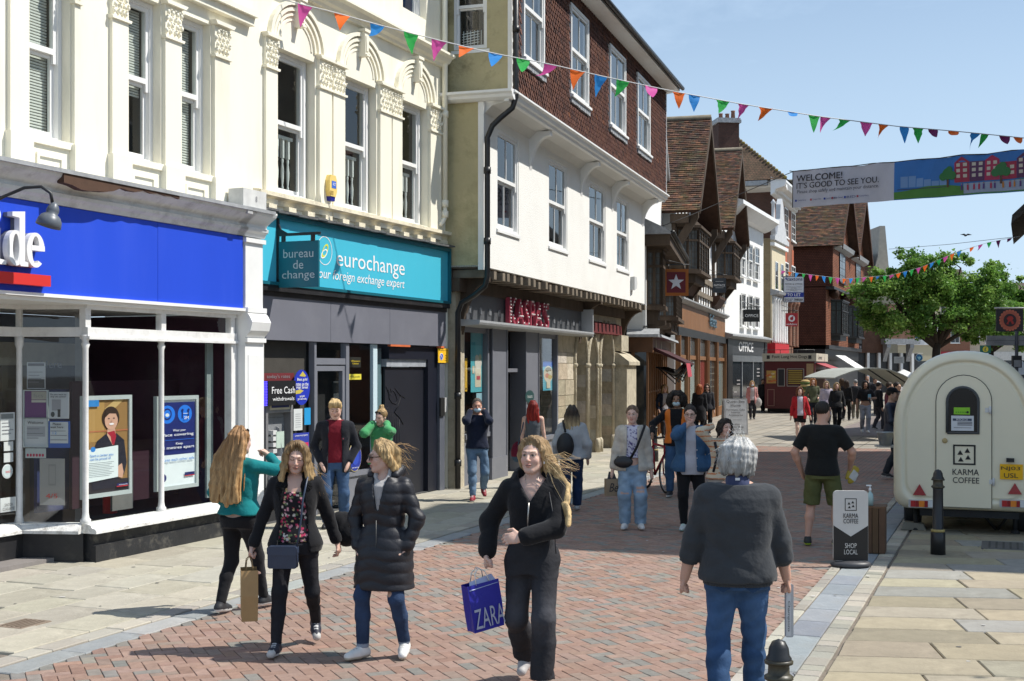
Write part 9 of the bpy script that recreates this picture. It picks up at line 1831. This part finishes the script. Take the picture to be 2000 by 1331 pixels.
P.hairdo(1.02,(-.042,.45,.09),[],[[(.02,0,.06,.07,.07),(-.06,0,.075,.05,.05)]],colf=ombre((.10,.065,.045),(.17,.11,.07),-.1,.12))
t=thing('crossbody_bag','small black crossbody bag on the woman in the cream jacket','bag',tuple(P.world((-.12,-.20,.93))),math.radians(-8));F_=Field((-.2,-.1,-.15),(.2,.1,.15),.012);F_.ell((0,0,0),(.135,.045,.085),.02);smesh('bag_body',[F_.net()],M_leather,t,BLACK);b=MB();q=lambda p:tuple(P.world(p)-t.location);b.tube([(.10,0,.05),q((.06,-.215,1.12)),q((.12,-.19,1.28)),q((.155,-.06,1.425)),q((.13,.05,1.42))],.018,6,0,BLACK);b.tube([(-.1,0,.04),q((-.2,-.14,1.0))],.012,5,0,BLACK);b.build('strap',M_vcm,t)
t=carrier('brown paper bag with dark scrawled lettering held by the woman in the cream jacket',P,0,.20,.24,.10,(.26,.19,.12),.06,12,(.03,.03,.03));text('Be',t,M_bk,TF(.01,-.052,.12),.13,.12,0,shear=.3);b=MB();b.poly([(-.08,-.03,.22),(.06,-.03,.24),(.03,.0,.33),(-.04,.02,.34)],0,(.04,.04,.05));b.build('tissue',M_paper,t)
P=Person('woman with glasses in a denim jacket covering her mouth with her hand',1348,1036,1.73,-4,'F',feet=((-.09,-.06,0,-14,0),(.13,.14,.01,8,14)),hands=((-.045,-.135,1.44),(.295,-.06,.85)),poles=((-1,-.2,-.8),(1,.8,0)),head=(-8,2,0),hair=DARK,seed=17,skin=PALE,wide=1.26,hcurl=(.7,1.1),hdir=(((.62,-.15,.75),(.3,1,-.1)),None),gaze='open')
P.body().trousers(BLACK,'leggings',M_knit,(.096,.072,.050),wr=.003);open_jacket(P,(.045,.105,.20),M_denim,(.50,.50,.54),hem=.80,sr=(.096,.088,.066),w=.070,ease=.040,name='denim_jacket',iz=.76,wide=1.02);P.shoes((.60,.63,.62),(.35,.52,.46),tongue=(.4,.7,.55))
P.hairdo(1.03,(-.044,.45,.088),[],[[(.05,0,.09,.04,.04),(.10,0,.11,.05,.045),(.15,0,.10,.03,.03)]],colf=ombre((.02,.015,.012),(.035,.025,.02),0,.1));P.glasses((.15,.1,.07))
for k in range(5):b=MB();z_=.88+.11*k;b.sphere((.080,-.185+.012*k,z_),(.009,.006,.009),8,5,0,(.6,.6,.62));b.build('button',M_vc,P.o)
w_=P.world(P.wri[1]+np.array([-.02,-.05,-.07]));t=thing('red_purse','small red purse in the hand of the woman in the denim jacket','purse',tuple(w_));b=MB();b.prism(rrect(-.035,.035,-.06,.06,.01),-.02,.02,'y',0,(.38,.02,.03));b.build('purse_body',M_leather,t)
P=Person('man with dark curly hair in an orange vest and face mask walking a bicycle',1322,970,1.84,-14,'M',hands=((-.36,-.30,1.02),(.22,-.05,.85)),poles=((-1,.6,0),(1,1,0)),head=(0,6,0),hair=DARK,seed=18,skin=(.34,.19,.125),feet=((-.1,-.1,0,-5,0),(.1,.12,0,5,8)))
P.body().trousers((.05,.10,.19),'jeans',M_denim,(.094,.074,.062));P.top(BLACK,'black_sweater',M_knit,.026,.82,sr=(.08,.072,.055));P.shoes((.04,.04,.045))
P.top((.72,.17,.015),'orange_vest',M_shiny,.042,.86,sleeves=(0,0),sr=(.066,.05,.04),open_=[(.8,.06),(1.1,.075),(1.3,.09),(1.46,.1)],wr=.004);P.mask()
P.hairdo(1.10,(-.045,.3,.06),[lock([(.06*math.sin(a),.03+.06*math.cos(a),.12),(.12*math.sin(a),.02+.12*math.cos(a),.06),(.13*math.sin(a),.02+.12*math.cos(a),-.04),(.125*math.sin(a),.02+.10*math.cos(a),-.10)],.036,.026,rp_,.022,6,.012,a) for a in np.linspace(-2.3,2.3,14)],[],ridge=.009)
bk=thing('bicycle','red bicycle with black tyres wheeled by the man in the orange vest','bicycle',tuple(G(1301,966)),math.radians(-76));bk.location.z=.012
def wheel(x):
 b=MB();n=28;b.tube([(x+.325*math.cos(2*math.pi*k/n),0,.345+.325*math.sin(2*math.pi*k/n)) for k in range(n+1)],.021,8,0,(.015,.015,.016));o=b.build('wheel',M_vcm,bk)
 b=MB();b.tube([(x+.298*math.cos(2*math.pi*k/n),0,.345+.298*math.sin(2*math.pi*k/n)) for k in range(n+1)],.009,6,0,(.3,.3,.31))
 for k in range(14):a=2*math.pi*k/14;b.tube([(x,.02*(-1)**k,.345),(x+.295*math.cos(a),0,.345+.295*math.sin(a))],.0022,4,0,(.35,.35,.36))
 b.lathe([(.02,-.04),(.02,.04)],(x,0,.345),8,0,(.2,.2,.2),ax='y');b.build('rim',M_vcm,o)
wheel(0);wheel(-1.05);FR_=(.30,.015,.03)
b=MB()
for a,c,r in (((-.08,0,.86),(-.06,0,.66),.024),((-.07,0,.70),(-.58,0,.30),.024),((-.085,0,.84),(-.66,0,.86),.022),((-.58,0,.30),(-.68,0,.92),.02)):b.tube([a,c],r,8,0,FR_)
for y in (-.05,.05):b.tube([(-.06,y*.8,.66),(0,y,.345)],.014,6,0,FR_);b.tube([(-.58,y*.5,.30),(-1.05,y,.345)],.012,6,0,FR_);b.tube([(-.66,y*.4,.82),(-1.05,y,.345)],.010,6,0,FR_)
b.build('frame',M_vcm,bk)
b=MB();b.tube([(-.085,0,.84),(-.10,0,.98)],.018,8,0,(.03,.03,.03));b.tube([(-.14,-.30,1.0),(-.10,-.12,1.0),(-.10,.12,1.0),(-.14,.30,1.0)],.014,8,0,(.03,.03,.03));b.build('handlebar',M_vcm,bk)
b=MB();b.tube([(-.68,0,.92),(-.70,0,.98)],.016,6,0,(.1,.1,.1));b.sphere((-.72,0,1.0),(.13,.07,.035),12,6,0,(.02,.02,.02));b.build('saddle',M_vcm,bk)
b=MB();b.lathe([(.09,-.004),(.09,.004)],(-.58,-.06,.30),20,0,(.1,.1,.1),ax='y');b.tube([(-.58,-.08,.30),(-.50,-.09,.17)],.01,5,0,(.15,.15,.15));b.box(-.55,-.45,-.15,-.09,.16,.18,0,(.03,.03,.03));b.build('crank',M_vcm,bk)
P=Person('laughing woman in an orange striped cream jumper with a hand on her hair',1408,1052,1.58,8,'F',hands=((-.125,.0,1.60),(.24,-.05,.82)),poles=((-1,-.5,-.7),(1,1,0)),lean=(.03,-.02),head=(14,4,8),hair=DARK,seed=19,skin=PALE,smile=1,hcurl=(.8,.5),hdir=(((.5,.2,.9),(.6,0,-.5)),None))
P.body().trousers((.33,.31,.28),'trousers',M_knit,(.096,.08,.07));P.top((.5,.45,.36),'striped_jumper',M_knit,.036,.84,sr=(.084,.076,.060),wr=.005,colf=lambda V:np.where(((V[:,2]*13+.6*np.abs(V[:,0])) % 1 < .20)[:,None],np.array([[.50,.16,.05]]),np.array([[.55,.48,.36]])));P.shoes((.4,.4,.4))
P.hairdo(1.04,(-.045,.5,.08),side_locks(-1,4,.09,.10,0,-.13,.028,.01)+side_locks(1,4,.09,.095,0,-.14,.028,.01),[[(.03,0,.05,.085,.07),(-.12,0,.06,.08,.05)]]);P.part_tube('bag_strap',M_bk,None,[(-.12,-.10,1.37),(-.10,-.165,1.2),(-.16,-.16,.95)],.020)
P=Person('bearded man seen from behind in a black tee shirt and olive shorts',1606,1066,1.83,158,'M',feet=((-.16,-.04,0,-22,0),(.16,.06,0,12,0)),hands=((-.30,-.18,.92),(.26,-.06,.88)),poles=((-1,.8,0),(1,1,0)),head=(-22,6,0),hair=(.028,.022,.018),seed=20,skin=(.56,.32,.23),wide=1.03,hcurl=(1.0,.6))
P.body(legs=True).trousers((.105,.115,.045),'olive_shorts',M_denim,(.104,.09,.08),length=.49,ease=.016,wr=.006);P.top((.014,.015,.015),'tee_shirt',M_knit,.026,.82,.40,sr=(.088,.080,.06),wr=.006);P.shoes((.03,.032,.03),(.45,.62,.05),tongue=(.4,.55,.05));P.hairdo(1.0,(-.045,.2,.02),[],[],ridge=.002,col=(.025,.02,.016))
P.cloth('beard',M_hair,(.03,.02,.015),lambda F:F.ell(P.hc+P.R@np.array([0,-.055,-.095]),(.052,.045,.045),.01,R=P.R),P.hc-.2,P.hc+.1,.003,(60,60,60));b=MB();q=P.ank[0]+np.array([0,.035,.14]);b.sphere(tuple(q),(.030,.016,.07),10,6,0,(.09,.075,.075));b.build('leg_tattoo',M_skin,P.o)
w_=P.world(P.wri[0]+np.array([-.02,-.05,-.10]));t=thing('crisp_packet','yellow and white packet in the hand of the man in shorts','packet',tuple(w_),math.radians(20));F_=Field((-.15,-.06,-.16),(.15,.06,.16),.010);F_.ell((0,0,0),(.085,.025,.125),.01);F_.wrinkle(.005,(30,20,24),1);o=smesh('packet_body',[F_.net()],M_shiny,t,lambda V:np.where((np.abs(V[:,2]) < .06)[:,None] & (V[:,0] > -.04)[:,None],np.array([[.55,.54,.52]]),np.array([[.42,.30,.03]])));o.rotation_euler=(0,math.radians(35),0)
def far(label,px,py,H,rz,sex,topc,botc,hairc,long_=True,Y=None,jacket=None,tsl=1.0,hem=.82,tm=None,shoe=(.04,.04,.042),skin=PALE,bl=1.0,mask=False,hands=None,poles=None,feet=None,head=(0,4,0),seed=None,legs=False,coat=False,wide=1.0,hcol=None):
 P=Person(label,px,py,H,rz,sex,Y,'shoppers in the distance',feet=feet or ((-.08,-.12,0,-5,0),(.09,.14,0,6,10)),hands=hands,poles=poles,head=head,hair=hairc,seed=seed or px % 17,skin=skin,wide=wide)
 P.body(legs=legs).trousers(botc,'shorts' if bl < .5 else 'trousers',M_denim,(.094,.074,.060),length=bl,wr=.004)
 if jacket:open_jacket(P,jacket,M_knit,topc,hem=hem,sr=(.08,.07,.058),flare=.02 if hem < .7 else 0,iz=max(.84,hem))
 else:P.top(topc,'top',tm or M_knit,.026,hem,tsl,sr=(.08,.07,.056),flare=.02 if hem < .7 else 0)
 P.shoes(shoe)
 if long_ == 'bun':P.hairdo(1.03,(-.042,.45,.09),[],[[(.08,0,.08,.05,.05),(.15,0,.08,.04,.04)]],ridge=.003)
 elif long_:P.hairdo(1.03,(-.042,.5,.08),side_locks(-1,3,.09,.105,0,-.26,.032)+side_locks(1,3,.09,.105,0,-.26,.032),[[(.04,0,.05,.085,.07),(-.1,0,.07,.10,.055),(-.25,0,.085,.10,.04)]],ridge=.003,col=hcol or hairc)
 else:P.hairdo(1.03,(-.04,.3,.075),[],[],ridge=.003)
 if mask:P.mask()
 return P
far('woman in a long navy jacket with a tan bag strap by the oak shopfront',1298,855,1.72,10,'F',(.42,.40,.42),(.03,.03,.035),DKBLOND,jacket=(.022,.03,.055),hem=.66,hands=((-.23,-.1,.9),(.23,-.12,.92))).part_tube('bag_strap',M_oak,None,[(-.14,-.165,.95),(0,-.19,1.15),(.12,-.14,1.36)],.012)
P=far('woman seen from behind with long ginger hair and a black coat',1366,853,1.72,170,'F',BLACK,BLACK,GINGER,hem=.52);far('woman with dark sunglasses partly hidden behind the ginger haired woman',1381,848,1.72,-5,'F',(.03,.03,.035),BLACK,BROWN).glasses((.01,.01,.01),lens=(.01,.01,.01))
P=far('woman in a pink coat and face mask carrying a pale tote bag',1469,820,1.70,-4,'F',(.50,.46,.46),(.035,.035,.04),BLOND,jacket=(.48,.23,.22),hem=.70,mask=True)
t=thing('tote_bag','pale cloth tote bag carried by the woman in the pink coat','bag',tuple(P.world((.25,-.05,.74))));F_=Field((-.25,-.15,-.3),(.25,.15,.3),.022);F_.ell((0,0,0),(.17,.07,.22),.02);smesh('bag_body',[F_.net()],M_knit,t,(.46,.44,.42))
P=far('person in black with a white carrier bag at the red shopfront',1490,806,1.72,8,'M',(.02,.02,.022),BLACK,DARK,long_=False,skin=MID);carrier('small white carrier bag of the person in black by the red shop',P,1,.26,.30,.12,(.66,.66,.66),.08)
P=far('woman in a red cardigan, white top and black shorts walking in the sun',1562,867,1.69,-4,'F',(.55,.53,.60),(.016,.016,.018),(.16,.06,.03),jacket=(.42,.022,.03),hem=.74,bl=.30,legs=True,shoe=(.72,.72,.70),hands=((-.27,-.04,.80),(.29,-.08,.84)),skin=(.66,.45,.37))
far('tall woman with ginger hair in an olive shirt and dark jeans',1588,832,1.86,-4,'F',(.095,.105,.062),(.02,.022,.03),(.42,.17,.055),Y=51,hands=((-.2,-.15,.95),(.16,-.22,1.0)))
far('woman with fair hair in a lilac jacket beside the woman in the olive shirt',1614,836,1.76,-6,'F',(.42,.37,.44),(.10,.10,.13),BLOND,Y=49,hcol=(.42,.30,.18))
far('smiling woman with long fair hair in a black jacket',1634,842,1.74,0,'F',(.02,.02,.022),BLACK,DKBLOND,Y=46,wide=1.05,hands=((-.24,-.06,.84),(.26,-.1,.86)))
far('woman with long dark hair turned away in dark clothes',1653,822,1.74,150,'F',BLACK,BLACK,(.04,.025,.018),Y=55)
far('grey haired man seen from behind in a dark jacket and olive trousers',1671,820,1.76,165,'M',(.03,.032,.036),(.13,.12,.09),(.26,.26,.26),long_=False,hem=.74)
P=far('woman in a cropped black tee and grey joggers looking at a phone',1690,846,1.82,-6,'F',(.016,.015,.018),(.26,.28,.33),(.012,.01,.01),hem=1.04,tsl=.45,skin=(.36,.21,.145),shoe=(.7,.7,.7),hands=((-.27,-.02,.84),(.14,-.26,1.13)),poles=((-.6,1,0),(1,.4,-.6)),feet=((-.08,.16,0,-5,16),(.06,-.14,0,3,0)))
t=thing('phone','pale blue phone held by the woman in grey joggers','phone',tuple(P.world(P.wri[1]+np.array([-.06,-.06,.05]))));b=MB();b.prism(rrect(-.05,.05,-.09,.09,.012),-.012,.012,'y',0,(.22,.42,.55));b.build('phone_case',M_vc,t)
P=far('man in a dark cap and navy quilted jacket leaning at the trailer hatch',1742,937,1.86,60,'M',(.018,.024,.045),(.04,.045,.055),DARK,long_=False,hem=.76,skin=TAN,hands=((-.2,-.28,1.05),(.2,-.28,1.05)),tm=M_shiny)
F_=Field(P.hc-.16,P.hc+.2,.012);F_.ell(P.hc+P.R@np.array([0,.02,.07]),(.088,.105,.065),.01,R=P.R);F_.ell(P.hc+P.R@np.array([0,-.10,.055]),(.07,.07,.012),.02,R=P.R);smesh('cap',[F_.net()],M_knit,P.o,BLACK)
for lab,px,Y,H,rz,sx,tc,bc,hc_,lg in (('man in a maroon shirt queueing under the grey flap',1737,40,1.82,70,'M',(.12,.03,.05),(.05,.05,.07),(.05,.035,.025),False),('person in black queueing behind the man in maroon',1716,47,1.74,100,'M',BLACK,(.05,.05,.06),DARK,False),('person in a dark shirt at the back of the queue',1709,62,1.80,20,'M',(.03,.03,.035),(.04,.04,.05),(.10,.06,.035),False),('bald man beyond the queue in a dark jumper',1694,66,1.84,-10,'M',(.04,.042,.05),(.05,.05,.05),(.36,.2,.14),False),('person in dark clothes and cap close to the grey flap',1752,38,1.84,40,'M',(.02,.02,.025),BLACK,DARK,False),('woman in dark clothes beside the hot dog kiosk hatch',1644,60,1.78,160,'F',(.03,.028,.03),BLACK,(.06,.035,.02),True)):
 far(lab,px,0,H,rz,sx,tc,bc,hc_,lg,Y=Y,skin=TAN)
P=Person('man in a blue top and mustard trousers sitting by the oak corner shop',1252,862,1.74,75,'M',Y=41,feet=((-.10,-.50,0,-5,0),(.12,-.42,0,5,0)),pelvis=(0,0,-.36),hands=((-.12,-.36,.72),(.14,-.34,.70)),poles=((-1,.6,0),(1,.6,0)),lean=(0,-.10),head=(0,26,0),hair=BROWN,seed=6,skin=TAN)
P.body().trousers((.42,.20,.03),'mustard_trousers',M_denim,(.094,.076,.06));P.top((.045,.075,.15),'blue_top',M_knit,.026,.82,sr=(.08,.07,.056));P.shoes((.3,.3,.3));P.hairdo(1.03,(-.04,.3,.075),[],[],ridge=.003)
w_=P.o.location;t=thing('stone_block','low stone block used as a seat by the oak corner shop','seat',(w_.x+.02,w_.y+.06,.012),math.radians(75));b=MB();b.bbox(-.25,.25,-.12,.3,0,.42,.02,0,(.30,.27,.2));b.build('block',M_pave,t)
